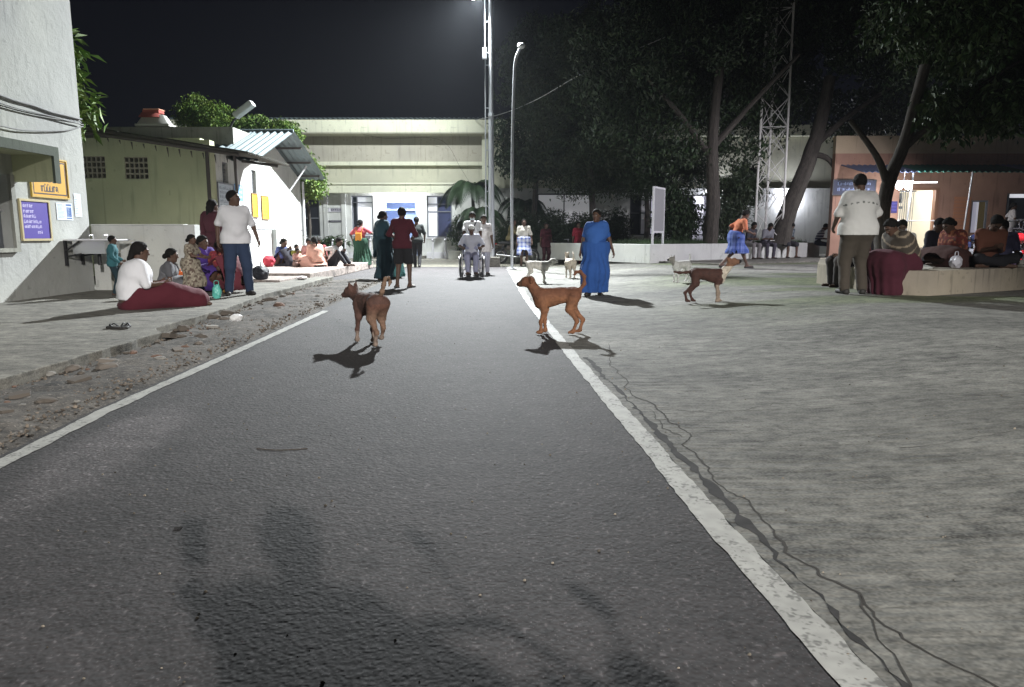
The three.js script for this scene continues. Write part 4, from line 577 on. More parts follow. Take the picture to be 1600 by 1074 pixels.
{
  const o = thing('white_gable_house', 'bright white gabled wing with corrugated metal roof beside the seated group', 'house', [-9, 0.12, -22.3]);
  const s = new THREE.Shape(); s.moveTo(19.7, 0.12); s.lineTo(24.9, 0.12); s.lineTo(24.9, 2.95); s.lineTo(21.75, 3.95); s.lineTo(19.7, 3.2); s.closePath();
  const h = new THREE.Path(); h.moveTo(20.25, 2.2); h.lineTo(20.25, 2.9); h.lineTo(20.62, 2.9); h.lineTo(20.62, 2.2); h.closePath(); s.holes.push(h);
  wpart(o, 'gable_wall', [new THREE.ExtrudeGeometry(s, { depth: 0.22, bevelEnabled: false }).translate(0, 0, -0.22).rotateY(Math.PI / 2).translate(-7.198, 0, 0), bx(-13, -7.42, 0.12, 2.9, -24.9, -24.7)], M.white);
  const w = wpart(o, 'window', [bx(-7.3, -7.24, 2.2, 2.23, -20.62, -20.25), bx(-7.3, -7.24, 2.87, 2.9, -20.62, -20.25), ...stripes(8, (i) => rod([-7.27, 2.26 + i * 0.08, -20.62], [-7.27, 2.26 + i * 0.08, -20.25], 0.008)), bx(-7.29, -7.25, 2.22, 2.88, -20.45, -20.42)], M.frameGrey); wpart(w, 'pane', bx(-7.36, -7.35, 2.2, 2.9, -20.62, -20.25), M.glassDark);
  for (const [sg, z0, z1] of [[1, -21.75, -18.55], [-1, -21.75, -25.15]]) for (let i = 0; i < 4; i++) { // sheets: waves across x, running down the slope
    const L = Math.hypot(z1 - z0, 1.12), g = corrugated(1.22, L, 0.028, 0.2, 0.008); const a = Math.atan2(1.12, Math.abs(z1 - z0)); g.rotateX(a); if (sg < 0) { g.rotateY(Math.PI); g.translate(1.22, 0, 0); } g.translate(-10.9 + i * 1.1 , 4.10 + 0.004 * (i % 2), z0); g.computeVertexNormals(); wpart(o, 'roof_sheet', g, M.sheet); }
  wpart(o, 'ridge_cap', rod([-11, 4.14, -21.75], [-6.42, 4.14, -21.75], 0.05), M.sheet);
  for (const q of [0.25, 0.55, 0.85]) wpart(o, 'purlin', bx(-11, -6.46, 3.99 - 1.12 * q, 4.05 - 1.12 * q, -21.75 - 3.4 * q - 0.03, -21.75 - 3.4 * q + 0.03), M.rust);
  wpart(o, 'purlin', bx(-11, -6.46, 3.05, 3.1, -18.95, -18.88), M.rust);
  wpart(o, 'bracket', [rod([-7.2, 2.3, -23.2], [-6.6, 3.3, -23.6], 0.03)], M.frameWhite);
  wpart(o, 'dado_line', bx(-7.198, -7.185, 1.27, 1.285, -24.9, -19.7), M.frameGrey);
  wpart(o, 'meter_pipe', [rbx(-7.2, -7.06, 0.5, 1.28, -21.95, -21.72, 0.01), rod([-7.13, 1.28, -21.8], [-7.13, 1.4, -21.8], 0.02)], mat(0.4, 0.43, 0.42, 0.8));
  wpart(o, 'downpipe', rod([-7.1, 0.2, -24.85], [-7.1, 2.9, -24.85], 0.04), M.frameWhite);
}
{ // boards on the side walls
  const Y = Math.PI / 2, hb = (bg, fg, seed, rows) => texM(canvasTex(256, 320, (x, w, h) => { x.fillStyle = bg; x.fillRect(0, 0, w, h); x.strokeStyle = x.fillStyle = fg; for (let i = 0; i < rows; i++) script(x, 20, 24 + i * 290 / rows, 200, 150 / rows, 7, seed + i, 3.5); }));
  board('notice_board', 'framed bluish notice board on the white wall behind the man in white', 'sign', 0.95, 0.95, [-7.198, 1.42, -18.35], Y, hb('#b9c4cc', '#5f6f80', 40, 8), M.frameGrey, 0.03);
  single('poster', new THREE.BoxGeometry(0.62, 0.42, 0.004).rotateY(Y).translate(-7.194, 2.22, -19.25), hb('#5b8ab8', '#dfe9f2', 50, 3), 'blue printed poster on the white wall above the pale chart', 'poster');
  single('poster', new THREE.BoxGeometry(0.62, 0.95, 0.004).rotateY(Y).translate(-7.194, 1.47, -19.3), hb('#d3dad8', '#8aa3a8', 60, 9), 'pale printed chart on the white wall beside the roof post', 'poster');
  board('orange_board', 'orange notice board on the white gable wall, the one nearer the roof post', 'sign', 0.42, 0.62, [-7.195, 1.62, -20.35], Y, hb('#dd9a1c', '#7a4a08', 70, 5), mat(0.2, 0.13, 0.05, 0.6), 0.02, 'orange boards on the gable wall');
  board('orange_board', 'wider orange notice board on the white gable wall, the one farther from the roof post', 'sign', 0.56, 0.64, [-7.195, 1.58, -21.2], Y, hb('#e0a024', '#7a4a08', 80, 5), mat(0.2, 0.13, 0.05, 0.6), 0.02, 'orange boards on the gable wall');
}
{ // red and white stepped ornament on the roof
  const o = thing('roof_ornament', 'red and pale stepped ornament standing on the olive house roof', 'ornament', [-9.75, 3.945, -20.27]); o.scale.setScalar(0.74);
  part(o, 'base', [bx(-0.62, 0.62, 0.12, 0.2, -0.3, 0.3), new THREE.CylinderGeometry(0.46, 0.74, 0.34, 4, 1).rotateY(Math.PI / 4).scale(1.05, 1, 0.55).translate(0, 0.37, 0)], mat(0.5, 0.5, 0.46, 0.85));
  part(o, 'red_tiers', [new THREE.CylinderGeometry(0.40, 0.53, 0.17, 4, 1).rotateY(Math.PI / 4).scale(1.0, 1, 0.7).translate(-0.08, 0.52, 0.06), rbx(-0.34, 0.26, 0.60, 0.70, -0.2, 0.24)], mat(0.42, 0.10, 0.08, 0.8));
  part(o, 'top_slab', rbx(-0.3, 0.28, 0.70, 0.745, -0.2, 0.25), mat(0.62, 0.3, 0.2, 0.8));
  part(o, 'foot', bx(-0.7, 0.7, 0.1, 0.124, -0.12, 0.12), M.grey);
}
{ // unlit lamp head on the olive house
  const o = thing('wall_lamp', 'unlit grey lamp head on a short pole above the olive house', 'lamp', [-7.75, 2.85, -20.6]);
  part(o, 'pole', tube([[0, 0, 0.32], [0, 0.9, 0.32], [0.1, 1.3, 0.34], [0.35, 1.5, 0.4]], 0.03, 20, 7), M.black);
  const h = part(o, 'lamp_head', rbx(-0.12, 0.5, -0.06, 0.1, -0.15, 0.15, 0.04), mat(0.55, 0.57, 0.55, 0.5)); h.position.set(0.33, 1.5, 0.42); h.rotation.z = 0.62;
}
// ---------- main building
const litM = glow(0.80, 0.80, 1.0, 0.35);
{
  const Z = -34.6, o = thing('main_building', 'long white two-level building with deep roof beam and brightly lit entrance', 'building', [0, 0, -36]);
  const op = [[-10.0, -9.15, 1.05, 2.95], [-7.62, -6.6, 1.12, 2.95], [-6.1, -4.5, 0.05, 2.72], [-4.05, -2.85, 1.0, 2.95], [1.2, 3.75, 1.15, 3.05], [5.6, 7.2, 1.1, 3.0], [7.9, 9.3, 0.5, 3.0]];
  wpart(o, 'ground_wall', wallZ(Z, -13, 18, 0, 3.05 + 0.25, op, 0.25), M.white);
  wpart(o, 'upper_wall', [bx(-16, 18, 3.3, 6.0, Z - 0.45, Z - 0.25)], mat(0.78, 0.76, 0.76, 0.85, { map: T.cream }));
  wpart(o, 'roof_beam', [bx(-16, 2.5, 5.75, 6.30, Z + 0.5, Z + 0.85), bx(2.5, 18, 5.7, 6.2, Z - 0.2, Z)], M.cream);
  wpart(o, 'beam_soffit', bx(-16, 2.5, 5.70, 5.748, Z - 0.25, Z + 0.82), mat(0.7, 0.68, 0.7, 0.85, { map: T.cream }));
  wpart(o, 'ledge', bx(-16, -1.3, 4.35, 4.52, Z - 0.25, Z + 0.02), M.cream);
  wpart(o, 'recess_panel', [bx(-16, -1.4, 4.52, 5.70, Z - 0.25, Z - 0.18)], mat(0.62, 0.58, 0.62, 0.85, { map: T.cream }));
  wpart(o, 'end_pier', bx(-1.40, -1.12, 3.3, 5.70, Z - 0.25, Z + 0.3), M.cream);
  wpart(o, 'canopy', [bx(-10.6, -2.4, 3.05, 3.42, Z, Z + 0.75), bx(-10.7, -2.3, 3.42, 3.5, Z, Z + 0.82)], M.cream);
  for (let i = 0; i < 12; i++) { const g = corrugated(1.6, 4.2, 0.035, 0.22, 0.01); g.rotateX(0.13); g.translate(-16 + i * 1.55, 6.93 + 0.006 * (i % 2), Z - 3.55); g.computeVertexNormals(); wpart(o, 'roof_sheet', g, M.sheet); }
  wpart(o, 'rear_block', bx(-16, 18, 0.02, 5.6, -41, -40.6), M.grey); wparts(o, 'side_block', [bx(-16, -15.7, 0.02, 5.7, -40.6, Z - 0.45), bx(17.7, 18, 0.02, 5.7, -40.6, Z - 0.45)], M.grey);
  wparts(o, 'pilaster', stripes(3, (i) => bx([-8.95, -8.1, -2.7][i], [-8.75, -7.9, -2.5][i], 0, 3.05, Z + 0.001, Z + 0.06)), M.white);
  wpart(o, 'step', [rbx(-6.6, -4.1, 0, 0.14, Z, Z + 0.7, 0.01)], M.slab);
  wpart(o, 'plinth_band', [bx(-13, -6.62, 0, 0.3, Z + 0.001, Z + 0.05), bx(-4.08, -2.4, 0, 0.3, Z + 0.001, Z + 0.05)], M.frameWhite);
  // windows
  const win = (a, b, c, d, bars, paneM, fm, hb = []) => { const w = wpart(o, 'window', [bx(a, b, c, c + 0.06, Z - 0.16, Z - 0.06), bx(a, b, d - 0.06, d, Z - 0.16, Z - 0.06), bx(a, a + 0.06, c + 0.06, d - 0.06, Z - 0.16, Z - 0.06), bx(b - 0.06, b, c + 0.06, d - 0.06, Z - 0.16, Z - 0.06), ...bars.map((t) => bx(lerp(a, b, t) - 0.025, lerp(a, b, t) + 0.025, c + 0.06, d - 0.06, Z - 0.15, Z - 0.07)), ...hb.map((t) => bx(a + 0.06, b - 0.06, lerp(c, d, t) - 0.02, lerp(c, d, t) + 0.02, Z - 0.155, Z - 0.065))], fm); const n = bars.length + 1; const ts = [0, ...bars, 1]; for (let i = 0; i < n; i++) wpart(w, 'pane', bx(lerp(a, b, ts[i]) + 0.02, lerp(a, b, ts[i + 1]) - 0.02, c + 0.03, d - 0.03, Z - 0.125, Z - 0.115), Array.isArray(paneM) ? paneM[i] : paneM); wpart(w, 'sill', bx(a - 0.05, b + 0.05, c - 0.06, c, Z - 0.1, Z + 0.05), M.frameWhite); return w; };
  win(...op[0], [], M.glassDark, M.frameGrey, [0.45]);
  const w2 = win(...op[1], [0.25], [M.glassDark, glow(0.66, 0.74, 0.85, 0.22)], M.frameGrey, [0.83]); wpart(w2, 'fan_box', rbx(-7.5, -6.72, 0.86, 1.08, Z + 0.06, Z + 0.22), M.frameGrey);
  const w3 = win(...op[3], [0.42], [glow(0.75, 0.78, 0.95, 0.30), mat(0.05, 0.06, 0.12, 0.2)], M.frameGrey, [0.62, 0.8]); wpart(w3, 'shelf', stripes(4, (i) => bx(-4.0, -2.92, 1.35 + i * 0.42, 1.37 + i * 0.42, Z - 0.3, Z - 0.17)), M.frameWhite);
  win(...op[4], [0.5], glow(0.72, 0.72, 0.76, 0.22), M.black); win(...op[5], [0.33, 0.62], [M.glassDark, glow(0.4, 0.4, 0.5, 0.05), glow(0.78, 0.76, 1, 0.34)], M.black, [0.55]);
  win(...op[6], [0.5], [mat(0.04, 0.04, 0.05, 0.3), glow(0.76, 0.74, 1, 0.20)], M.black, [0.25, 0.55]);
  // the lobby behind the entrance
  wpart(o, 'lobby', [bx(-6.9, -3.6, 0.0, 0.1, Z - 3.4, Z - 0.25), bx(-6.9, -3.6, 2.9, 3.0, Z - 3.4, Z - 0.25), bx(-6.9, -3.6, 0.1, 2.9, Z - 3.4, Z - 3.3), bx(-6.9, -6.8, 0.1, 2.9, Z - 3.3, Z - 0.25), bx(-3.7, -3.6, 0.1, 2.9, Z - 3.3, Z - 0.25)], mat(0.36, 0.44, 0.62, 0.7));
  wpart(o, 'entrance_frame', [bx(-6.1, -6.0, 0.06, 2.72, Z - 0.2, Z - 0.05), bx(-4.6, -4.5, 0.06, 2.72, Z - 0.2, Z - 0.05), bx(-6.0, -4.6, 2.26, 2.34, Z - 0.2, Z - 0.05), bx(-6.0, -4.6, 2.64, 2.72, Z - 0.2, Z - 0.05)], mat(0.20, 0.26, 0.42, 0.5));
  const dr = wpart(o, 'door', [bx(-5.25, -4.62, 0.1, 2.24, Z - 0.19, Z - 0.15)], mat(0.22, 0.30, 0.50, 0.35)); wpart(dr, 'handle', bx(-5.2, -5.17, 0.95, 1.2, Z - 0.148, Z - 0.12), M.steel);
  wpart(o, 'inner_partition', [bx(-5.9, -5.3, 0.12, 2.0, Z - 2.6, Z - 2.5)], mat(0.6, 0.64, 0.72, 0.5));
  point([-5.3, 2.55, Z - 1.4], 7, C(0.82, 0.88, 1), 6);
  const lp = wpart(o, 'ceiling_lamp', bx(-5.9, -4.7, 2.86, 2.895, Z - 1.5, Z - 1.3), glow(0.9, 0.94, 1, 3));
}
{ // tube lamps over the entrance; the last one is added to brighten the far wall
  for (const [x, lab] of [[-5.75, 'bright tube lamp over the entrance, the left one of two'], [-4.9, 'bright tube lamp over the entrance, the right one of two'], [9.75, 'tube lamp on the far white wall behind the straight trunk'], [13.1, 'added unseen tube lamp brightening the far white wall behind the leaning trunk']]) {
    const o = thing('tube_lamp', lab, 'lamp', [x, 2.86, -34.55], 0, 'tube lamps over the entrance'); part(o, 'holder', bx(-0.4, 0.4, 0, 0.05, -0.05, 0.0), M.frameWhite); part(o, 'tube', rod([-0.38, 0.02, 0.025], [0.38, 0.02, 0.025], 0.02), glow(0.9, 0.92, 1.0, 14));
    point([x, 2.84, -34.40], DOORL, C(0.86, 0.88, 1), 8);
  }
}
{ // signs on the facade
  const t1 = texM(canvasTex(256, 64, (x, w, h) => { x.fillStyle = '#d6d4da'; x.fillRect(0, 0, w, h); x.fillStyle = '#4a4654'; x.fillRect(40, 8, 200, 48); x.strokeStyle = x.fillStyle = '#d6d4da'; script(x, 50, 20, 180, 26, 7, 5, 4); }));
  board('name_plate', 'small pale name plate on the white facade, above the dark one', 'sign', 0.74, 0.17, [-8.35 + 0.0, 2.2, -34.6 + 0.003], 0, t1, M.frameGrey, 0.012);
  board('name_plate', 'narrow dark name plate on the white facade, below the pale one', 'sign', 0.74, 0.07, [-8.35, 1.72, -34.597], 0, texM(canvasTex(256, 32, (x, w, h) => { x.fillStyle = '#26242a'; x.fillRect(0, 0, w, h); x.strokeStyle = x.fillStyle = '#b8b4c0'; script(x, 30, 8, 190, 14, 9, 8, 3); })), M.frameGrey, 0.01);
}
{ // steel bollards along the forecourt
  ['leftmost, beside the leafy bed', 'second from the left, beside the leafy bed', 'third from the left, before the barred window', 'fourth from the left, right of the entrance', 'rightmost, beside the potted bush'].forEach((w, i) => {
    const x = [-8.35, -7.75, -6.6, -3.68, -3.08][i]; const o = thing('bollard', 'silver steel bollard ' + w, 'bollard', [x, 0.0, -33.6], 0, 'bollards along the facade'); part(o, 'post', rod([0, 0, 0], [0, 0.82, 0], 0.05, 0.05, 12), M.frameWhite); part(o, 'cap', new THREE.SphereGeometry(0.075, 12, 8).translate(0, 0.86, 0), M.steel);
  });
}
{ // low bed wall before the facade
  const o = thing('bed_kerb', 'low pale kerb round the leafy bed in front of the facade', 'kerb', [-8.8, 0, -33.9]); part(o, 'kerb_wall', triUV(rbx(-1.6, 1.0, 0, 0.32, -0.5, 0.15, 0.02)), M.white); part(o, 'soil', bx(-1.5, 0.9, 0.3, 0.34, -0.42, 0.05), soil);
}
{ // hedge bed kerb right of the mast
  const o = thing('hedge_kerb', 'long low concrete kerb wall in front of the dark hedge', 'kerb', [3, 0, -29]);
  wpart(o, 'kerb_wall', triUV(rbx(-0.4, 4.62, 0.0, 0.56, -29.2, -29.0, 0.02)), M.grey);
  wpart(o, 'coping', rbx(-0.45, 4.6, 0.56, 0.61, -29.24, -28.96, 0.015), M.slab);
}
// planter on the right: slanted wall
const PA = [4.42, -23.1], PB = [12.14, -28.5], pd = [0.8194, -0.5732];
const planter = thing('planter', 'long white planter wall, used as a bench by the seated men', 'planter', [PA[0], 0.2, PA[1]], Math.atan2(0.5732, 0.8194));
{
  part(planter, 'front_wall', triUV(rbx(0, 9.42, 0, 0.62, -0.22, 0, 0.02)), M.white); part(planter, 'side_wall', triUV(rbx(0, 0.22, 0, 0.618, -6, -0.222, 0.02)), M.white);
  part(planter, 'end_wall', triUV(rbx(9.2, 9.418, 0, 0.618, -5, -0.222, 0.02)), M.white);
  part(planter, 'soil', triUV(bx(0.22, 9.2, 0.0, 0.56, -6, -0.222)), M.dirt);
  struct('walkway', triUV(new THREE.BoxGeometry(13, 0.07, 2.5).translate(5.2, 0.02, 1.27).rotateY(Math.atan2(0.5732, 0.8194)).translate(PA[0] + 1.4, 0.215, PA[1] - 1.0)), M.slab);
}
// white framed notice stand on the planter corner
{ const o = thing('notice_stand', 'narrow white framed notice stand at the planter corner', 'sign', [4.72, 0.82, -23.45], 1.05); part(o, 'frame', [bx(-0.55, -0.49, 0, 1.75, -0.03, 0.03), bx(0.49, 0.55, 0, 1.75, -0.03, 0.03), bx(-0.55, 0.55, 1.75, 1.81, -0.03, 0.03), bx(-0.49, 0.49, 0.36, 0.42, -0.03, 0.03)], M.frameWhite); part(o, 'panel', bx(-0.49, 0.49, 0.42, 1.75, -0.012, 0.012), mat(0.28, 0.28, 0.29, 0.7)); }
{ // lattice mast
  const o = thing('lattice_mast', 'three-legged galvanised lattice mast rising out of the planter', 'mast', [9.55, 0.76, -26.9]), L = [[-0.55, 0.0], [0.0, -0.45], [0.44, 0.12]], Hh = 14, m = mat(0.58, 0.57, 0.54, 0.6);
  const at = (k, y) => { const s = 1 - 0.012 * y; return [L[k][0] * s, y, L[k][1] * s]; };
  for (let k = 0; k < 3; k++) part(o, 'leg', rod(at(k, 0), at(k, Hh), 0.045, 0.04, 8), m);
  for (let y = 0.15; y < Hh - 1; y += 1.02) for (let k = 0; k < 3; k++) { const j = (k + 1) % 3, b = part(o, 'brace', [rod(at(k, y), at(j, y + 1.02), 0.014, 0.014, 5), rod(at(j, y), at(k, y + 1.02), 0.014, 0.014, 5)], m); if (Math.round((y - 0.15) / 1.02) % 4 === 0) part(o, 'ring_bar', rod(at(k, y), at(j, y), 0.016, 0.016, 6), m); }
}
// ---------- right building
{
  const Z = -26.4, o = thing('orange_building', 'orange and cream walled building with tin awning at the right edge', 'building', [16, 0.2, -28]);
  wpart(o, 'wall', wallZ(Z, 11.6, 26, 0.2, 4.0, [[14.0, 15.35, 0.66, 2.72], [16.65, 17.25, 1.2, 2.35], [17.9, 19.0, 1.1, 2.6], [19.9, 21, 1.4, 2.55]], 0.25), M.orange);
  wpart(o, 'parapet', [bx(11.6, 26, 4.0, 4.62, Z - 0.25, Z - 0.02), bx(16.9, 17.45, 4.62, 5.25, Z - 0.25, Z + 0.05), bx(20.2, 20.6, 4.62, 5.2, Z - 0.25, Z + 0.05)], mat(0.8, 0.62, 0.45, 0.9, { map: T.white }));
  wpart(o, 'platform', rbx(12.4, 26, 0.2, 0.64, Z, Z + 1.4, 0.02), M.slab);
  for (let i = 0; i < 7; i++) { const g = corrugated(1.9, 1.7, 0.03, 0.2, 0.01); g.rotateX(0.22); g.translate(11.8 + i * 1.85, 3.58 + 0.005 * (i % 2), Z + 0.02); g.computeVertexNormals(); wpart(o, 'awning_sheet', g, i === 2 || i === 1 ? mat(0.02, 0.10, 0.075, 0.6) : mat(0.10, 0.13, 0.22, 0.6)); }
  wpart(o, 'awning_post', rod([13.6, 0.64, Z + 1.3], [13.6, 3.25, Z + 1.55], 0.03), M.galv); wpart(o, 'awning_post', rod([15.6, 0.64, Z + 1.3], [15.6, 3.25, Z + 1.55], 0.03), M.galv); wpart(o, 'awning_post', rod([19.05, 0.64, Z + 1.3], [19.05, 3.25, Z + 1.55], 0.04), M.galv);
  // lit room behind the doorway
  wpart(o, 'shop_room', [bx(13.6, 15.8, 0.64, 0.66, Z - 3, Z - 0.25), bx(13.6, 15.8, 3.0, 3.1, Z - 3, Z - 0.25), bx(13.6, 15.8, 0.66, 3.0, Z - 3.1, Z - 3), bx(13.5, 13.6, 0.66, 3.0, Z - 3, Z - 0.25), bx(15.8, 15.9, 0.66, 3.0, Z - 3, Z - 0.25)], mat(0.75, 0.73, 0.66, 0.8));
  wpart(o, 'door_grille', [...stripes(8, (i) => rod([14.05 + i * 0.075, 0.7, Z - 0.1], [14.05 + i * 0.075, 2.7, Z - 0.1], 0.012)), bx(14.0, 14.65, 2.66, 2.7, Z - 0.12, Z - 0.08), bx(14.0, 14.65, 1.6, 1.64, Z - 0.12, Z - 0.08)], M.frameGrey);
  wpart(o, 'door_frame', [bx(15.3, 15.42, 0.66, 2.8, Z - 0.05, Z + 0.04), bx(13.9, 15.3, 2.72, 2.8, Z - 0.05, Z + 0.04)], mat(0.25, 0.13, 0.08, 0.6));
  point([14.8, 2.7, Z - 1.2], 6, C(1, 0.95, 0.85), 6); wpart(o, 'ceiling_lamp', bx(14.3, 15.3, 2.93, 2.99, Z - 1.3, Z - 1.1), glow(1, 0.96, 0.88, 3));
  const rng1 = rng(31); wpart(o, 'wall_papers', stripes(14, () => { const x = 14.75 + rng1() * 0.9, y = 1.3 + rng1() * 1.3; return bx(x, x + 0.08 + 0.12 * rng1(), y, y + 0.1 + 0.14 * rng1(), Z - 2.999, Z - 2.99); }), mat(0.12, 0.14, 0.16, 0.9));
  const wn = wpart(o, 'window', [bx(16.65, 16.7, 1.2, 2.35, Z - 0.15, Z - 0.02), bx(17.2, 17.25, 1.2, 2.35, Z - 0.15, Z - 0.02), bx(16.7, 17.2, 2.3, 2.35, Z - 0.15, Z - 0.02)], M.frameGrey); wpart(wn, 'pane', bx(16.65, 17.25, 1.2, 2.35, Z - 0.14, Z - 0.13), glow(0.8, 0.8, 1, 0.25)); wpart(wn, 'curtain', bx(16.98, 17.25, 1.2, 2.35, Z - 0.12, Z - 0.1), mat(0.2, 0.15, 0.06, 0.9));
  const w4 = wpart(o, 'window', [bx(17.9, 18.0, 1.1, 2.6, Z - 0.15, Z - 0.02), bx(18.9, 19, 1.1, 2.6, Z - 0.15, Z - 0.02), bx(18, 18.9, 1.1, 1.2, Z - 0.15, Z - 0.02)], M.frameGrey); wpart(w4, 'pane', bx(17.9, 19, 1.1, 2.6, Z - 0.14, Z - 0.13), mat(0.05, 0.055, 0.065, 0.3)); wpart(w4, 'lit_transom', bx(18, 18.9, 2.45, 2.58, Z - 0.12, Z - 0.1), glow(0.9, 0.92, 1, 0.6));
  const w5 = wpart(o, 'window', [bx(19.9, 19.98, 1.4, 2.55, Z - 0.15, Z - 0.02), bx(20.92, 21, 1.4, 2.55, Z - 0.15, Z - 0.02), bx(20.4, 20.45, 1.4, 2.55, Z - 0.15, Z - 0.02)], M.frameGrey); wpart(w5, 'pane', bx(19.9, 21, 1.4, 2.55, Z - 0.14, Z - 0.13), glow(0.9, 0.9, 1, 0.3));
  wparts(o, 'shutter_slat', stripes(14, (i) => bx(16.0, 16.6, 0.68 + i * 0.13, 0.79 + i * 0.13, Z + 0.002, Z + 0.02)), mat(0.4, 0.18, 0.1, 0.7));
  const rl = wpart(o, 'ramp_railing', [rod([18.2, 1.7, Z + 1.3], [16.9, 1.55, Z + 1.3], 0.025), rod([18.2, 1.7, Z + 1.3], [24, 0.95, Z + 1.3], 0.025), rod([18.2, 1.3, Z + 1.3], [24, 0.55, Z + 1.3], 0.02), rod([16.9, 1.55, Z + 1.3], [16.9, 0.64, Z + 1.3], 0.022), ...[18.2, 19.4, 20.6, 21.8].map((x) => rod([x, 0.64, Z + 1.3], [x, 1.7 - (x - 18.2) * 0.129, Z + 1.3], 0.022))], M.frameWhite);
  wpart(o, 'step_railing', [rod([13.2, 1.6, Z + 1.3], [14.6, 1.6, Z + 1.3], 0.02), rod([14.6, 1.6, Z + 1.3], [15.0, 0.9, Z + 1.35], 0.02), rod([13.2, 0.64, Z + 1.3], [13.2, 1.6, Z + 1.3], 0.02), rod([14.6, 0.64, Z + 1.3], [14.6, 1.6, Z + 1.3], 0.02)], M.frameWhite);
}
{ // its lamp and boards
  const o = thing('shop_lamp', 'glaring white lamp under the awning of the orange building', 'lamp', [13.3, 2.62, -24.85]); part(o, 'holder', [rbx(-0.28, 0.28, 0.26, 0.32, -0.1, 0.1), rod([0, 0.32, 0], [0, 0.7, 0], 0.012)], M.frameWhite); for (const x of [-0.15, 0.15]) part(o, 'bulb', new THREE.SphereGeometry(0.11, 14, 10).scale(1, 1.15, 1).translate(x, 0.14, 0), glow(0.95, 0.95, 1, 30)); part(o, 'tube', rod([0.3, 0.26, 0.04], [1.1, 0.26, 0.04], 0.022), glow(1, 1, 1, 5)); point([13.3, 2.62, -24.62], SHOPL, C(0.97, 0.97, 1), 8);
  const tx = (bg, fg, seed, rows) => texM(canvasTex(256, 256, (x, w, h) => { x.fillStyle = bg; x.fillRect(0, 0, w, h); x.strokeStyle = x.fillStyle = fg; for (let i = 0; i < rows; i++) script(x, 24, 30 + i * 210 / rows, 205, 110 / rows, 8, seed + i, 5); }));
  board('menu_board', 'dark brown price board with pale rows beside the lit doorway', 'sign', 0.62, 0.95, [13.35, 1.45, -26.397], 0, tx('#3a2720', '#b9a894', 90, 7), M.black, 0.02);
  board('shop_sign', 'dark blue shop sign under the awning above the man in the white shirt', 'sign', 1.5, 0.5, [12.3, 2.55, -26.3], 0, tx('#1c2340', '#7f90b8', 96, 2), M.black, 0.03);
  board('door_poster', 'purple poster on the wall just left of the lit doorway', 'sign', 0.22, 0.42, [13.84, 1.9, -26.397], 0, tx('#35306a', '#5a55a0', 99, 3), null);
}
// overhead wires
single('overhead_wire', tube([[-1.9, 6.3, -34.2], [-0.3, 6.15, -31], [1.0, 6.25, -28.4], [2.6, 6.7, -25.8], [5.0, 7.5, -24.6]], 0.016, 50, 5), mat(0.5, 0.5, 0.5, 0.5), 'pale wire strung from the roof past the mast into the trees', 'wire');
single('overhead_wire', tube([[-7.8, 5.9, -34.1], [-6.0, 5.55, -34.2], [-3.2, 5.4, -34.2], [-2.4, 4.2, -34.3], [-1.9, 3.4, -34.35]], 0.006, 50, 5), M.black, 'thin dark wire drooping down the main facade', 'wire');
// ================================================================ vegetation
function leafGeo(L, W, n, seed, spread) { // a twig with n separate leaves
  const r = rng(seed), p = [], nn = [], uv = [];
  for (let i = 0; i < n; i++) {
    const o = V((r() - 0.5) * spread, (r() - 0.5) * spread * 0.8, (r() - 0.5) * spread), d = V(r() - 0.5, -0.35 + 0.7 * (r() - 0.5), r() - 0.5).normalize(), s = new THREE.Vector3().crossVectors(d, V(r() - 0.5, 1, r() - 0.5)).normalize(), u = new THREE.Vector3().crossVectors(s, d), l = L * (0.7 + 0.6 * r()), w = W * (0.7 + 0.5 * r());
    const A = o, B = o.clone().addScaledVector(d, l * 0.5).addScaledVector(s, w / 2).addScaledVector(u, 0.12 * l), D = o.clone().addScaledVector(d, l * 0.5).addScaledVector(s, -w / 2).addScaledVector(u, 0.12 * l), T2 = o.clone().addScaledVector(d, l).addScaledVector(u, -0.05 * l), Mid = o.clone().addScaledVector(d, l * 0.55);
    for (const t of [[A, Mid, B], [B, Mid, T2], [A, D, Mid], [D, T2, Mid]]) { for (const q of t) { p.push(q.x, q.y, q.z); uv.push(0, 0); } }
  }
  const g = new THREE.BufferGeometry(); g.setAttribute('position', new THREE.Float32BufferAttribute(p, 3)); g.setAttribute('uv', new THREE.Float32BufferAttribute(uv, 2)); g.computeVertexNormals(); return g;
}
const leafMat = (r, g, b) => new THREE.MeshPhysicalMaterial({ color: C(r, g, b), roughness: 0.55, side: THREE.DoubleSide, transmission: 0.0 });
const LEAF = { tree: leafGeo(0.16, 0.075, 16, 3, 0.55), small: leafGeo(0.11, 0.06, 16, 5, 0.34), long: leafGeo(0.30, 0.09, 12, 7, 0.5), fern: leafGeo(0.13, 0.035, 22, 9, 0.5) };
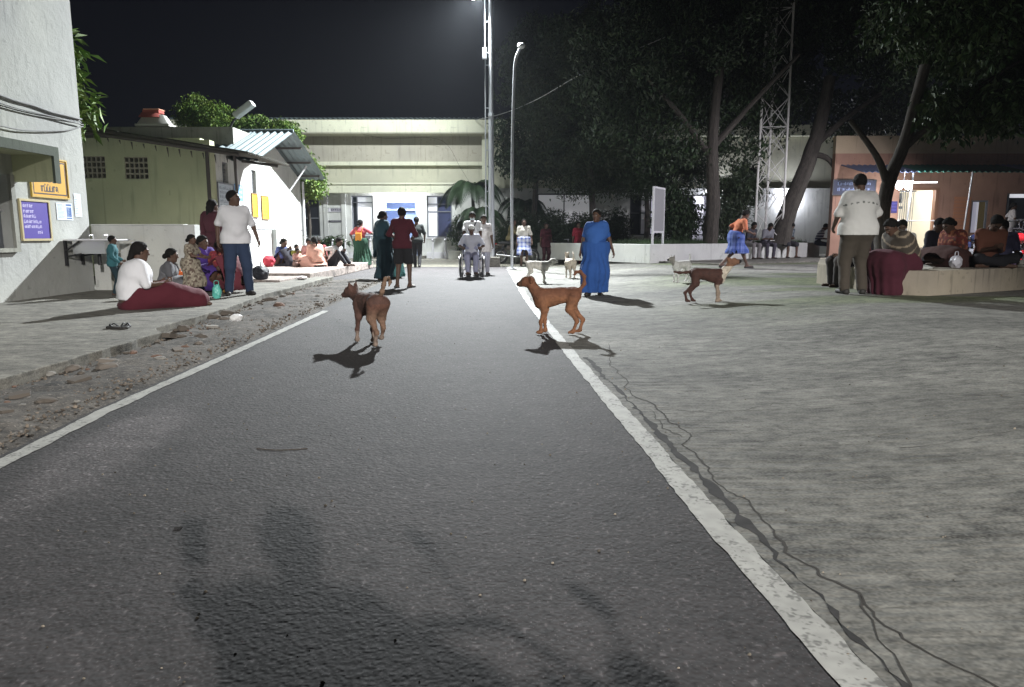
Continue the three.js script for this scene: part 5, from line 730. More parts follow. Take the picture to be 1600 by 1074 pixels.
// crown of leaf sprays filling noisy clumps; blobs = [x,y,z,rx,ry,rz]
function crown(parent, blobs, n, geo, m, seed, size = 1, name = 'crown', jitter = [0.7, 1.3]) {
  const r = rng(seed), im = new THREE.InstancedMesh(geo, m, n), mx = new THREE.Matrix4(), q = new THREE.Quaternion(), tot = blobs.reduce((a, b) => a + b[3] * b[4] * b[5], 0), col = C(1, 1, 1); let c = 0, guard = 0;
  while (c < n && guard++ < n * 60) {
    let t = r() * tot, b = blobs[0]; for (const k of blobs) { b = k; t -= k[3] * k[4] * k[5]; if (t <= 0) break; }
    const v = V(r() * 2 - 1, r() * 2 - 1, r() * 2 - 1), l = v.length(); if (l > 1 || l < 0.25 * r()) continue;
    const x = b[0] + v.x * b[3], y = b[1] + v.y * b[4], z = b[2] + v.z * b[5]; if (noise3(x * 1.1 + 40, y * 1.1 + 40, z * 1.1 + 40) < 0.36 + 0.2 * l * l) continue;
    q.setFromEuler(new THREE.Euler((r() - 0.5) * 1.2, r() * 6.28, (r() - 0.5) * 1.2)); const s = size * lerp(jitter[0], jitter[1], r()); mx.compose(V(x, y, z), q, V(s, s, s)); im.setMatrixAt(c, mx); const k = 0.65 + 0.7 * r(); im.setColorAt(c, col.setRGB(k * (0.85 + 0.4 * r()), k, k * (0.7 + 0.4 * r()))); c++;
  }
  im.count = c; im.name = name; im.userData.kind = 'stuff'; sh(im); parent.add(im); return im;
}
function limb(pts, r0, r1, seg = 14, rad = 9) { // tapered, knobbly limb
  const cv = new THREE.CatmullRomCurve3(pts.map(VA)), g = new THREE.TubeGeometry(cv, seg, 1, rad, false), p = g.attributes.position;
  for (let i = 0; i <= seg; i++) { const c = cv.getPointAt(i / seg), rr = lerp(r0, r1, Math.pow(i / seg, 0.8)); for (let j = 0; j <= rad; j++) { const k = i * (rad + 1) + j, x = p.getX(k) - c.x, y = p.getY(k) - c.y, z = p.getZ(k) - c.z, s = rr * (0.85 + 0.35 * noise3(c.x * 2 + x * 2 + 9, c.y * 3 + y * 2, c.z * 2 + z * 2 + 9)); p.setXYZ(k, c.x + x * s, c.y + y * s, c.z + z * s); } }
  const uv = g.attributes.uv; for (let i = 0; i < uv.count; i++) uv.setXY(i, uv.getY(i) * r0 * 6.3, uv.getX(i) * cv.getLength()); g.computeVertexNormals(); return g;
}
function tree(label, pos, limbs, blobs, n, geo, m, seed, size, group) { const o = thing('tree', label, 'tree', pos, 0, group); part(o, 'trunk', limbs.map((l) => limb(...l)), M.bark); crown(o, blobs, n, geo, m, seed, size); return o; }
const gDark = leafMat(0.017, 0.036, 0.012), gMid = leafMat(0.03, 0.064, 0.016), gBright = leafMat(0.11, 0.19, 0.03), gGrey = leafMat(0.035, 0.055, 0.028), gPalm = leafMat(0.016, 0.034, 0.012);
const TG = 'dark trees over the plaza';
tree('big dark tree with straight thick trunk standing in the planter', [6.95, 0.76, -25.4], [[[[0, 0, 0], [0.05, 1.6, 0], [-0.1, 3.4, 0.1], [0.1, 6, 0]], 0.27, 0.14], [[[-0.1, 3.0, 0.1], [-1.4, 4.5, 0.3], [-2.8, 6, 0.2]], 0.12, 0.05], [[[0, 3.4, 0], [1.4, 5, 0.2], [2.6, 6.3, 0.4]], 0.12, 0.05]], [[-0.4, 6.6, -1.2, 2.9, 2.6, 2.4], [-2.8, 5.6, -0.4, 2.4, 2.4, 2.2], [2.2, 6.0, -3.2, 2.6, 2.4, 1.8], [-1.6, 3.4, 0.1, 1.5, 0.9, 1.2], [1.2, 3.3, -1.8, 1.2, 0.8, 1.0], [0.2, 9.2, -2.6, 4, 1.8, 2.6]], 3400, LEAF.tree, gDark, 41, 1.15, TG);
tree('dark tree with leaning trunk behind the lattice mast', [10.0, 0.76, -27.0], [[[[0, 0, 0], [0.25, 1.2, 0], [0.75, 2.6, 0], [1.15, 4.0, 0], [1.5, 6, 0]], 0.36, 0.2], [[[0.95, 3.3, 0], [1.5, 3.1, 0.2], [2.0, 2.2, 0.4], [2.4, 1.4, 0.4]], 0.11, 0.07], [[[1.1, 3.6, 0], [2.2, 4.6, 0], [3.6, 5.6, 0.3]], 0.14, 0.06]], [[0.8, 7.2, -2.6, 3.0, 2.4, 2.0], [4.2, 6.2, -0.6, 2.5, 2.2, 2.4], [6.5, 6.0, 0.3, 2.2, 1.8, 2], [3.0, 4.4, -0.4, 1.6, 0.6, 1.4], [2, 9.5, -3, 4, 1.7, 2.6]], 3200, LEAF.tree, gDark, 43, 1.15, TG);
tree('leafy tree rising from the round platform, low branches lit green', [7.05, 0.58, -13.7], [[[[0, 0, 0], [-0.06, 0.9, 0], [-0.02, 1.5, 0], [0.2, 2.1, 0], [0.5, 3.6, 0]], 0.145, 0.09, 18], [[[-0.02, 1.45, 0], [-0.3, 1.95, 0.1], [-0.9, 2.6, 0.2]], 0.08, 0.04], [[[0.2, 2.1, 0], [1.0, 2.9, 0.2], [2.0, 3.6, 0.3]], 0.07, 0.03]], [[1.3, 4.9, -0.2, 1.8, 1.5, 1.8], [2.2, 4.2, 0.2, 1.7, 1.5, 1.7], [3.4, 3.4, 0.6, 1.0, 1.0, 1.0], [2.2, 2.9, 0.9, 0.9, 0.55, 0.8], [1.2, 2.75, 0.4, 0.9, 0.45, 0.8]], 2900, LEAF.small, gMid, 47, 1.25, TG);
tree('dark feathery tree standing behind the hedge kerb', [3.3, 0.0, -30.2], [[[[0, 0, 0], [0.05, 2, 0], [-0.1, 4, 0], [0.1, 7, 0]], 0.17, 0.07]], [[0, 5.2, 0, 2.6, 2.6, 1.8], [-1.5, 6.6, 0, 1.8, 1.6, 1.5], [1.6, 6.4, 0, 1.8, 2.0, 1.5], [0.3, 8.6, 0, 2.3, 1.8, 1.8], [-0.6, 3.9, -0.6, 2.2, 0.7, 1.0]], 2900, LEAF.fern, gGrey, 53, 1.35, TG);
tree('low dark tree between the hedge and the straight trunk', [5.9, 0.0, -32.0], [[[[0, 0, 0], [0.05, 2, 0], [-0.1, 4, 0], [0.1, 6, 0]], 0.14, 0.06]], [[0, 4.6, 0, 2.2, 1.7, 1.0], [-2.4, 4.4, 0.4, 1.6, 1.2, 0.9], [2.2, 4.6, -0.2, 1.8, 1.4, 0.9], [-0.6, 3.4, 0.6, 2.6, 0.55, 0.7], [3.6, 3.6, 0, 1.2, 0.8, 0.7]], 2200, LEAF.fern, gDark, 67, 1.3, TG);
tree('dark tree crown reaching the street lamp, left end of the grove', [0.9, 0.0, -31.4], [[[[0, 0, 0], [0.05, 2, 0], [0.2, 4.4, 0], [0.4, 7, 0]], 0.15, 0.06]], [[0.2, 6.2, 0, 1.9, 2.2, 1.4], [0.7, 8.4, 0, 2.0, 1.8, 1.6], [-0.2, 4.2, 0, 1.4, 1.1, 1.2]], 1500, LEAF.tree, gDark, 57, 1.2, TG);
tree('bright green tree showing past the corner of the white block', [-10.4, 0.12, -15.2], [[[[0, 0, 0], [0, 3, 0], [0.3, 5.2, 0], [0.4, 7, 0]], 0.16, 0.07]], [[1.0, 5.0, 0.2, 0.8, 0.55, 0.7], [0.9, 6.0, 0, 0.7, 0.5, 0.7], [1.3, 3.85, 0.1, 0.75, 0.35, 0.6], [0.7, 4.1, 0, 0.7, 0.7, 0.7], [-0.2, 5.6, 0, 0.9, 1.0, 0.9], [1.25, 3.45, 0, 0.65, 0.22, 0.5], [1.0, 6.9, 0, 0.6, 0.5, 0.6]], 560, LEAF.long, gBright, 59, 1.0, 'trees behind the houses');
{ // creeper shrub heaped over the gabled roof
  const o = thing('creeper_shrub', 'bright green creeper shrub heaped over and behind the gabled roof', 'shrub', [-9.0, 0.12, -26.2]);
  part(o, 'stem', [limb([[1.6, 0, 0], [1.7, 1.6, 0], [1.4, 3.2, 0], [0.8, 4.2, 0]], 0.07, 0.04), limb([[1.4, 3.2, 0], [-0.5, 4.4, 0], [-1.8, 4.8, 0]], 0.05, 0.02)], M.bark);
  crown(o, [[-1.3, 4.9, 0, 1.0, 0.75, 0.8], [-0.1, 4.7, 0.2, 1.1, 0.75, 0.8], [1.0, 4.2, 0.2, 0.95, 0.8, 0.8], [1.7, 3.4, 0.25, 0.7, 0.8, 0.7], [1.9, 2.7, 0.3, 0.5, 0.45, 0.5], [-2.2, 5.2, 0.2, 0.6, 0.5, 0.5], [2.1, 3.9, 0.3, 0.55, 0.6, 0.5]], 1900, LEAF.small, gBright, 61, 0.95);
  crown(o, [[0.95, 5.5, 0, 0.2, 0.55, 0.2], [-0.7, 5.75, 0, 0.22, 0.4, 0.2], [-0.1, 5.6, 0, 0.2, 0.4, 0.2], [1.35, 5.0, 0, 0.2, 0.4, 0.2], [-2.1, 5.6, 0, 0.22, 0.3, 0.2]], 90, LEAF.small, gBright, 63, 0.8, 'shoots');
}
// palms beside the facade
function palm(label, pos, h, n, seed, len) {
  const o = thing('palm', label, 'palm', pos, 0, 'palms beside the facade'), r = rng(seed); part(o, 'trunk', limb([[0, 0, 0], [0.05, h * 0.5, 0], [0, h, 0]], 0.10, 0.07), M.bark);
  for (let i = 0; i < n; i++) {
    const a = i / n * 6.283 + r() * 0.5, up = 0.25 + 0.9 * r(), L = len * (0.8 + 0.4 * r()), pts = []; for (let k = 0; k <= 8; k++) { const t = k / 8; pts.push(V(Math.cos(a) * L * t * (1 - 0.25 * t), h + L * (up * t - (0.55 + up * 0.85) * t * t), Math.sin(a) * L * t * (1 - 0.25 * t))); }
    const cv = new THREE.CatmullRomCurve3(pts), g = [plain(new THREE.TubeGeometry(cv, 12, 0.012, 5))], P2 = [];
    for (let k = 2; k < 44; k++) { const t = k / 44, c = cv.getPoint(t), tg = cv.getTangent(t), s = new THREE.Vector3().crossVectors(tg, V(0, 1, 0)).normalize(), ll = L * 0.30 * Math.sin(Math.PI * Math.min(1, t * 0.85 + 0.15)); for (const q of [-1, 1]) { const tip = c.clone().addScaledVector(s, q * ll * 0.85).addScaledVector(tg, ll * 0.5); tip.y -= ll * 0.38; const w = tg.clone().multiplyScalar(0.030); for (const v of [c.clone().sub(w), c.clone().add(w), tip]) P2.push(v.x, v.y, v.z); } }
    const lg = new THREE.BufferGeometry(); lg.setAttribute('position', new THREE.Float32BufferAttribute(P2, 3)); lg.setAttribute('uv', new THREE.Float32BufferAttribute(new Float32Array(P2.length / 3 * 2), 2)); lg.computeVertexNormals(); part(o, 'frond', [...g, lg], gPalm);
  }
}
palm('tall dark palm with drooping fronds at the right end of the facade', [-1.75, 0, -32.3], 3.2, 17, 3, 1.9);
palm('shorter dark palm in front of the tall one beside the mast', [-1.35, 0, -31.0], 2.0, 15, 5, 1.6);
palm('small dark palm beyond the slender street lamp', [0.6, 0.0, -32.6], 2.4, 12, 9, 1.7);
function shrub(label, pos, blobs, n, geo, m, seed, size, group) { const o = thing('shrub', label, 'shrub', pos, 0, group); part(o, 'stem', [limb([[0, 0, 0], [0.05, 0.3, 0], [0, 0.6, 0.02]], 0.04, 0.02, 6, 6), limb([[0, 0.1, 0], [0.2, 0.5, 0.1], [0.3, 0.8, 0]], 0.025, 0.012, 6, 6)], M.bark); crown(o, blobs, n, geo, m, seed, size); }
const HG = 'dark hedge shrubs behind the long kerb';
[['dark hedge shrub nearest the mast, behind the kerb', 0.2], ['dark hedge shrub behind the maroon-clad person', 1.4], ['dark hedge shrub behind the woman in blue', 2.7], ['dark hedge shrub at the notice stand end of the kerb', 3.9]].forEach(([l, x], i) => shrub(l, [x, 0, -29.75], [[0, 0.85, 0, 0.95, 0.8, 0.5], [0.1, 1.5, -0.1, 0.75, 0.5 + 0.2 * (i % 2), 0.5]], 420, LEAF.fern, gDark, 70 + i, 1.0, HG));
shrub('dark bush between the notice stand and the straight trunk', [5.9, 0.76, -26.2], [[0, 0.9, 0, 0.9, 0.9, 0.6], [-0.3, 1.8, 0, 0.8, 0.6, 0.6]], 380, LEAF.small, gDark, 81, 1.2, 'bushes in the planter');
shrub('dark bush right of the straight trunk in the planter', [8.1, 0.76, -27.6], [[0, 1.1, 0, 0.7, 0.9, 0.6], [0.3, 2.0, 0, 0.9, 0.7, 0.7]], 340, LEAF.fern, gGrey, 83, 1.3, 'bushes in the planter');
shrub('leafy plants in the bed along the facade', [-8.75, 0.32, -33.95], [[-0.6, 0.3, 0, 0.5, 0.32, 0.3], [0.4, 0.3, 0, 0.55, 0.32, 0.3]], 130, LEAF.long, gMid, 85, 0.7, 'plants along the facade');
shrub('loose flowering bush at the right of the barred window', [-2.45, 0.3, -33.4], [[0, 0.8, 0, 0.5, 0.6, 0.35], [0.15, 1.5, 0, 0.4, 0.5, 0.3]], 150, LEAF.small, gMid, 87, 0.9, 'plants along the facade');
{ const o = thing('stone_planter_box', 'low stone box under the bush right of the barred window', 'planter', [-2.4, 0, -33.4]); part(o, 'box', triUV(rbx(-0.55, 0.55, 0, 0.4, -0.3, 0.3, 0.02)), M.grey); part(o, 'soil', bx(-0.5, 0.5, 0.39, 0.41, -0.25, 0.25), soil); }
{ // grass on the planter bed
  const r = rng(91), p = []; for (let i = 0; i < 6; i++) { const a = r() * 6.3, c = Math.cos(a), s = Math.sin(a), h = 0.10 + 0.10 * r(), x = (r() - 0.5) * 0.08, z = (r() - 0.5) * 0.08; p.push(x - 0.006 * s, 0, z + 0.006 * c, x + 0.006 * s, 0, z - 0.006 * c, x + c * h * 0.5, h, z + s * h * 0.5); }
  const g = new THREE.BufferGeometry(); g.setAttribute('position', new THREE.Float32BufferAttribute(p, 3)); g.computeVertexNormals();
  const im = new THREE.InstancedMesh(g, gMid, 5000), m = new THREE.Matrix4(), q = new THREE.Quaternion(); for (let i = 0; i < 5000; i++) { const u = 0.25 + 8.8 * r(), w = 0.3 + 2.2 * r(); q.setFromEuler(new THREE.Euler(0, r() * 6, 0)); m.compose(V(PA[0] + pd[0] * u + pd[1] * w * 1.0, 0.755, PA[1] + pd[1] * u - pd[0] * w), q, V(1, 0.7 + r(), 1)); im.setMatrixAt(i, m); }
  im.name = 'grass'; sh(im); scene.add(im); tag(im, 'grass growing on top of the planter bed', 'grass', null, 'stuff');
}
// tree platform on the right
{
  const o = thing('tree_platform', 'low plastered many-sided platform round the tree, crowded with seated people', 'platform', [7, 0.2, -13]);
  const pts = [[5.7, -13.4], [5.74, -10.9], [6.15, -10.6], [8.75, -12.0], [11.0, -13.6], [10.6, -16.2], [7.2, -16.8]], s = new THREE.Shape(); pts.forEach(([x, z], i) => i ? s.lineTo(x, -z) : s.moveTo(x, -z)); s.closePath();
  wpart(o, 'body', new THREE.ExtrudeGeometry(s, { depth: 0.38, bevelEnabled: true, bevelSize: 0.012, bevelThickness: 0.012, bevelSegments: 2 }).rotateX(-Math.PI / 2).translate(0, 0.2, 0), mat(1.0, 0.88, 0.78, 0.9, { map: T.grey, bumpMap: T.bump, bumpScale: 0.004 }));
}
const PT = 0.592; // top of the platform
// ================================================================ vehicles and loose things
function wheel(r, t, spokes, hubW = 0.04) { return { tyre: new THREE.TorusGeometry(r - t, t, 8, 36), rim: [new THREE.TorusGeometry(r - 2.1 * t, t * 0.35, 6, 32), ...Array.from({ length: spokes }, (_, i) => { const a = i / spokes * 6.283; return rod([0.02 * Math.cos(a + 1), 0.02 * Math.sin(a + 1), 0], [(r - 2.1 * t) * Math.cos(a), (r - 2.1 * t) * Math.sin(a), 0], 0.0025, 0.0025, 4); }), new THREE.CylinderGeometry(0.03, 0.03, hubW, 10).rotateX(Math.PI / 2)] }; }
function addWheel(o, x, y, z, r, t, sp, ry = Math.PI / 2) { const w = wheel(r, t, sp), g = new THREE.Group(); g.name = 'wheel'; g.position.set(x, y, z); g.rotation.y = ry; o.add(g); part(g, 'tyre', w.tyre, M.black); part(g, 'rim', w.rim, M.steel); }
function motorbike(label, pos, yaw, tank, lean = 0.12) { // faces +z
  const o = thing('motorbike', label, 'motorbike', pos, yaw, 'parked motorbikes'); o.rotation.z = lean; o.rotation.order = 'YXZ';
  addWheel(o, 0, 0.30, 0.64, 0.30, 0.045, 10); addWheel(o, 0, 0.30, -0.62, 0.30, 0.05, 10);
  const tm = mat(...tank, 0.25), dk = mat(0.03, 0.03, 0.032, 0.45);
  part(o, 'tank', new THREE.SphereGeometry(1, 18, 12).scale(0.15, 0.13, 0.29).translate(0, 0.82, 0.17), tm); part(o, 'side_panel', [rbx(-0.12, 0.12, 0.55, 0.72, -0.35, -0.05, 0.04), rbx(-0.09, 0.09, 0.68, 0.78, -0.78, -0.45, 0.035)], tm);
  part(o, 'saddle', rbx(-0.13, 0.13, 0.76, 0.86, -0.66, -0.06, 0.045), M.black); part(o, 'engine', [rbx(-0.14, 0.14, 0.26, 0.52, -0.1, 0.24, 0.04), ...stripes(5, (i) => rbx(-0.1, 0.1, 0.50 + i * 0.035, 0.52 + i * 0.035, 0.0, 0.2, 0.008))], M.galv);
  part(o, 'frame', [rod([0, 0.9, 0.42], [0, 0.3, 0.2], 0.02), rod([0, 0.88, 0.4], [0, 0.75, -0.5], 0.02), rod([0.1, 0.72, -0.5], [0.08, 0.3, -0.62], 0.02), rod([-0.1, 0.72, -0.5], [-0.08, 0.3, -0.62], 0.02), rod([0.07, 0.3, -0.05], [0.07, 0.3, -0.62], 0.018), rod([-0.07, 0.3, -0.05], [-0.07, 0.3, -0.62], 0.018)], dk);
  part(o, 'fork', [rod([0.07, 0.95, 0.42], [0.07, 0.3, 0.64], 0.018), rod([-0.07, 0.95, 0.42], [-0.07, 0.3, 0.64], 0.018)], M.steel);
  part(o, 'handlebar', [rod([0, 0.95, 0.42], [0.2, 1.03, 0.40], 0.012), rod([0, 0.95, 0.42], [-0.2, 1.03, 0.40], 0.012), rod([0.2, 1.03, 0.40], [0.36, 1.02, 0.30], 0.016), rod([-0.2, 1.03, 0.40], [-0.36, 1.02, 0.30], 0.016)], dk);
  for (const s of [-1, 1]) part(o, 'mirror', [rod([s * 0.24, 1.03, 0.38], [s * 0.3, 1.2, 0.4], 0.007), new THREE.SphereGeometry(1, 10, 8).scale(0.06, 0.04, 0.015).translate(s * 0.3, 1.22, 0.4)], dk);
  part(o, 'headlight', new THREE.SphereGeometry(0.095, 14, 10).scale(1, 1, 0.75).translate(0, 0.88, 0.52), mat(0.4, 0.4, 0.42, 0.1)); part(o, 'mudguard', [new THREE.TorusGeometry(0.33, 0.03, 6, 16, 1.6).rotateY(Math.PI / 2).rotateX(-0.9).scale(2.2, 1, 1).translate(0, 0.3, 0.64), new THREE.TorusGeometry(0.34, 0.03, 6, 16, 1.6).rotateY(Math.PI / 2).rotateX(0.2).scale(2.2, 1, 1).translate(0, 0.3, -0.62)], tm);
  part(o, 'exhaust', rod([-0.13, 0.28, 0.1], [-0.15, 0.36, -0.75], 0.022, 0.045), M.steel); part(o, 'tail_lamp', rbx(-0.06, 0.06, 0.74, 0.8, -0.83, -0.77, 0.015), mat(0.3, 0.01, 0.01, 0.2)); part(o, 'stand', rod([0.08, 0.28, -0.05], [0.2, 0.01, -0.1], 0.012), M.steel); return o;
}
motorbike('red-tanked motorbike parked at the far right edge', [12.15, 0.22, -17.7], 1.75, [0.35, 0.015, 0.02]);
motorbike('dark motorbike parked behind the platform', [12.9, 0.22, -20.2], 0.9, [0.03, 0.04, 0.10]);
motorbike('black motorbike parked beside the dark blue one behind the platform', [14.0, 0.22, -20.6], 0.8, [0.03, 0.03, 0.035]);
motorbike('silver grey motorbike parked by the ramp of the orange building', [15.6, 0.22, -20.4], 1.0, [0.25, 0.26, 0.27]);
motorbike('motorbike with its rider in olive near the mast foot', [0.15, 0, -27.7], 1.25, [0.06, 0.05, 0.04], 0.0);
{ // bicycle
  const o = thing('bicycle', 'old bicycle standing beside the person in maroon', 'bicycle', [1.85, 0, -27.9], 1.4, null); addWheel(o, 0, 0.33, 0.5, 0.33, 0.018, 24); addWheel(o, 0, 0.33, -0.52, 0.33, 0.018, 24);
  part(o, 'frame', [rod([0, 0.33, -0.52], [0, 0.3, -0.05], 0.014), rod([0, 0.3, -0.05], [0, 0.8, -0.2], 0.016), rod([0, 0.33, -0.52], [0, 0.78, -0.2], 0.012), rod([0, 0.78, -0.2], [0, 0.78, 0.33], 0.016), rod([0, 0.3, -0.05], [0, 0.7, 0.35], 0.016), rod([0, 0.88, 0.3], [0, 0.33, 0.5], 0.015)], M.black); part(o, 'saddle', new THREE.SphereGeometry(1, 12, 8).scale(0.09, 0.04, 0.14).translate(0, 0.86, -0.22), M.black); part(o, 'handlebar', [rod([-0.26, 0.95, 0.18], [-0.2, 0.95, 0.32], 0.012), rod([0.26, 0.95, 0.18], [0.2, 0.95, 0.32], 0.012), rod([-0.2, 0.95, 0.32], [0.2, 0.95, 0.32], 0.012), rod([0, 0.95, 0.32], [0, 0.86, 0.31], 0.012)], M.steel); part(o, 'pedal', [new THREE.TorusGeometry(0.09, 0.006, 5, 20).rotateY(Math.PI / 2).translate(0.03, 0.3, -0.05), rod([0.05, 0.3, -0.05], [0.06, 0.16, 0.02], 0.008), box(0.08, 0.02, 0.06, 0.1, 0.16, 0.02)], M.black); part(o, 'stand', rod([0.03, 0.3, -0.4], [0.12, 0.01, -0.45], 0.01), M.steel);
}
{ // wheelchair facing the camera
  const o = thing('wheelchair', 'steel wheelchair carrying the man in the white cap', 'wheelchair', [-1.05, 0, -18.75], 0.05), tb = (p) => tube(p, 0.013, 24, 7);
  for (const s of [-1, 1]) { addWheel(o, s * 0.29, 0.31, -0.12, 0.31, 0.018, 20); addWheel(o, s * 0.24, 0.09, 0.38, 0.09, 0.018, 6); part(o, 'push_rim', new THREE.TorusGeometry(0.25, 0.009, 6, 30).rotateY(Math.PI / 2).translate(s * 0.325, 0.31, -0.12), M.steel); part(o, 'side_frame', [tb([[s * 0.24, 0.09, 0.38], [s * 0.24, 0.3, 0.36], [s * 0.24, 0.5, 0.33], [s * 0.24, 0.52, -0.2]]), tb([[s * 0.24, 0.31, -0.12], [s * 0.24, 0.6, -0.22], [s * 0.24, 0.98, -0.27], [s * 0.24, 1.0, -0.38]]), tb([[s * 0.24, 0.52, 0.3], [s * 0.24, 0.7, 0.26], [s * 0.24, 0.73, 0.1], [s * 0.24, 0.73, -0.22]]), rod([s * 0.24, 0.3, 0.36], [s * 0.2, 0.12, 0.58], 0.012)], M.steel); part(o, 'armrest', rbx(s * 0.24 - 0.03, s * 0.24 + 0.03, 0.73, 0.77, -0.18, 0.2, 0.012), M.black); part(o, 'footrest', rbx(s * 0.11 - 0.08, s * 0.11 + 0.08, 0.10, 0.12, 0.52, 0.68, 0.006), M.black); part(o, 'push_handle', rod([s * 0.24, 1.0, -0.36], [s * 0.24, 0.99, -0.5], 0.018), M.black); }
  part(o, 'seat', rbx(-0.23, 0.23, 0.48, 0.52, -0.22, 0.3, 0.015), mat(0.03, 0.035, 0.06, 0.8)); part(o, 'backrest', rbx(-0.23, 0.23, 0.54, 0.95, -0.28, -0.25, 0.012), mat(0.03, 0.035, 0.06, 0.8)); part(o, 'cross_brace', [rod([-0.23, 0.5, 0.05], [0.23, 0.2, 0.05], 0.012), rod([0.23, 0.5, 0.05], [-0.23, 0.2, 0.05], 0.012)], M.steel);
}
// ---- bags, sandals and litter
function lumpy(rx, ry, rz, seed, amp = 0.35, flat = 0) { const g = new THREE.IcosahedronGeometry(1, 4), p = g.attributes.position; for (let i = 0; i < p.count; i++) { const x = p.getX(i), y = p.getY(i), z = p.getZ(i), k = 1 - amp / 2 + amp * noise3(x * 2.2 + seed, y * 2.2 + 5, z * 2.2 + 9) + amp * 0.35 * (noise3(x * 7 + seed, y * 7, z * 7) - 0.5); p.setXYZ(i, x * rx * k, Math.max(-ry * (0.85 - flat), y * ry * k), z * rz * k); } g.computeVertexNormals(); g.computeBoundingBox(); g.translate(0, -g.boundingBox.min.y, 0); return g; }
function bag(name, label, cat, pos, rx, ry, rz, m, seed, handles, group) { const o = thing(name, label, cat, pos, seed, group); part(o, 'sack', lumpy(rx, ry, rz, seed), m); if (handles) part(o, 'handle', [tube([[-rx * 0.5, ry * 1.6, 0], [-rx * 0.4, ry * 2.3, 0], [rx * 0.4, ry * 2.3, 0], [rx * 0.5, ry * 1.6, 0]], 0.006, 16, 5)], m); return o; }
const plastic = (r, g, b) => mat(r, g, b, 0.35);
{ const o = thing('basket', 'dark woven basket with goods beside the seated women', 'basket', [-5.95, 0.27, -12.72]); const pr = [[0.001, 0], [0.14, 0], [0.2, 0.08], [0.23, 0.14], [0.215, 0.14], [0.185, 0.08], [0.13, 0.015], [0.001, 0.015]].map(([a, b]) => new THREE.Vector2(a, b)); part(o, 'bowl', new THREE.LatheGeometry(pr, 26), mat(0.06, 0.035, 0.02, 0.8)); part(o, 'rim', new THREE.TorusGeometry(0.222, 0.012, 6, 30).rotateX(Math.PI / 2).translate(0, 0.14, 0), mat(0.05, 0.03, 0.02, 0.8)); }
bag('carry_bag', 'orange plastic carry bag standing in the dark basket, left one', 'bag', [-6.03, 0.29, -12.70], 0.08, 0.11, 0.07, plastic(0.62, 0.12, 0.02), 1.3, true, 'orange bags in the basket'); bag('carry_bag', 'orange plastic carry bag standing in the dark basket, right one', 'bag', [-5.86, 0.29, -12.70], 0.075, 0.10, 0.07, plastic(0.62, 0.14, 0.03), 2.1, true, 'orange bags in the basket');
bag('carry_bag', 'thin teal plastic bag beside the girl in the flowered dress', 'bag', [-4.68, 0.12, -11.35], 0.07, 0.12, 0.06, plastic(0.12, 0.5, 0.42), 3.3, true);
bag('carry_bag', 'yellow and orange cloth bundle on the pavement behind the teal bag', 'bag', [-4.9, 0.12, -12.4], 0.1, 0.05, 0.07, mat(0.5, 0.25, 0.04, 0.9), 4.3, false);
bag('travel_bag', 'black travel bag on the ground by the thin roof post', 'bag', [-5.45, 0.165, -15.6], 0.25, 0.16, 0.17, mat(0.012, 0.013, 0.02, 0.7), 5.1, true);
bag('cloth_bundle', 'red cloth bundle at the left end of the seated group', 'bundle', [-6.85, 0.225, -20.3], 0.17, 0.17, 0.16, mat(0.38, 0.03, 0.05, 0.9), 6.1, false);
bag('plastic_litter', 'crumpled white plastic bag lying in the earth verge', 'litter', [-3.45, 0.05, -8.9], 0.08, 0.05, 0.06, plastic(0.75, 0.75, 0.74), 7.1, false);
bag('plastic_litter', 'white crumpled paper lying at the end of the raised slab', 'litter', [-4.75, 0.13, -16.2], 0.16, 0.04, 0.12, mat(0.6, 0.55, 0.55, 0.9), 8.1, false);
bag('cloth_bundle', 'orange cloth bag on the platform behind the woman in the striped shawl', 'bundle', [6.35, PT, -12.2], 0.13, 0.10, 0.1, mat(0.55, 0.20, 0.04, 0.9), 9.1, false);
bag('carry_bag', 'white patterned carry bag standing on the platform beside the flowered sari', 'bag', [7.12, PT, -11.55], 0.14, 0.11, 0.08, plastic(0.6, 0.6, 0.66), 10.1, true);
bag('cloth_bundle', 'lavender cloth lying on the platform at the right', 'bundle', [8.35, PT, -12.15], 0.16, 0.05, 0.1, mat(0.42, 0.30, 0.55, 0.9), 11.1, false);
function bottle(label, pos, m, cap, lean = 0) { const o = thing('water_bottle', label, 'bottle', pos); o.rotation.z = lean; const pr = [[0.001, 0], [0.035, 0], [0.038, 0.01], [0.038, 0.15], [0.03, 0.19], [0.014, 0.21], [0.014, 0.225], [0.001, 0.225]].map(([a, b]) => new THREE.Vector2(a, b)); part(o, 'flask', new THREE.LatheGeometry(pr, 18), m); part(o, 'cap', new THREE.CylinderGeometry(0.017, 0.017, 0.02, 12).translate(0, 0.232, 0), cap); }
bottle('white water bottle standing on the platform beside the orange bag', [6.1, PT, -11.9], plastic(0.7, 0.7, 0.74), plastic(0.2, 0.3, 0.6)); bottle('yellow-labelled bottle lying on the pavement at the left edge', [-5.75, 0.158, -7.95], plastic(0.6, 0.48, 0.06), plastic(0.6, 0.6, 0.55), Math.PI / 2);
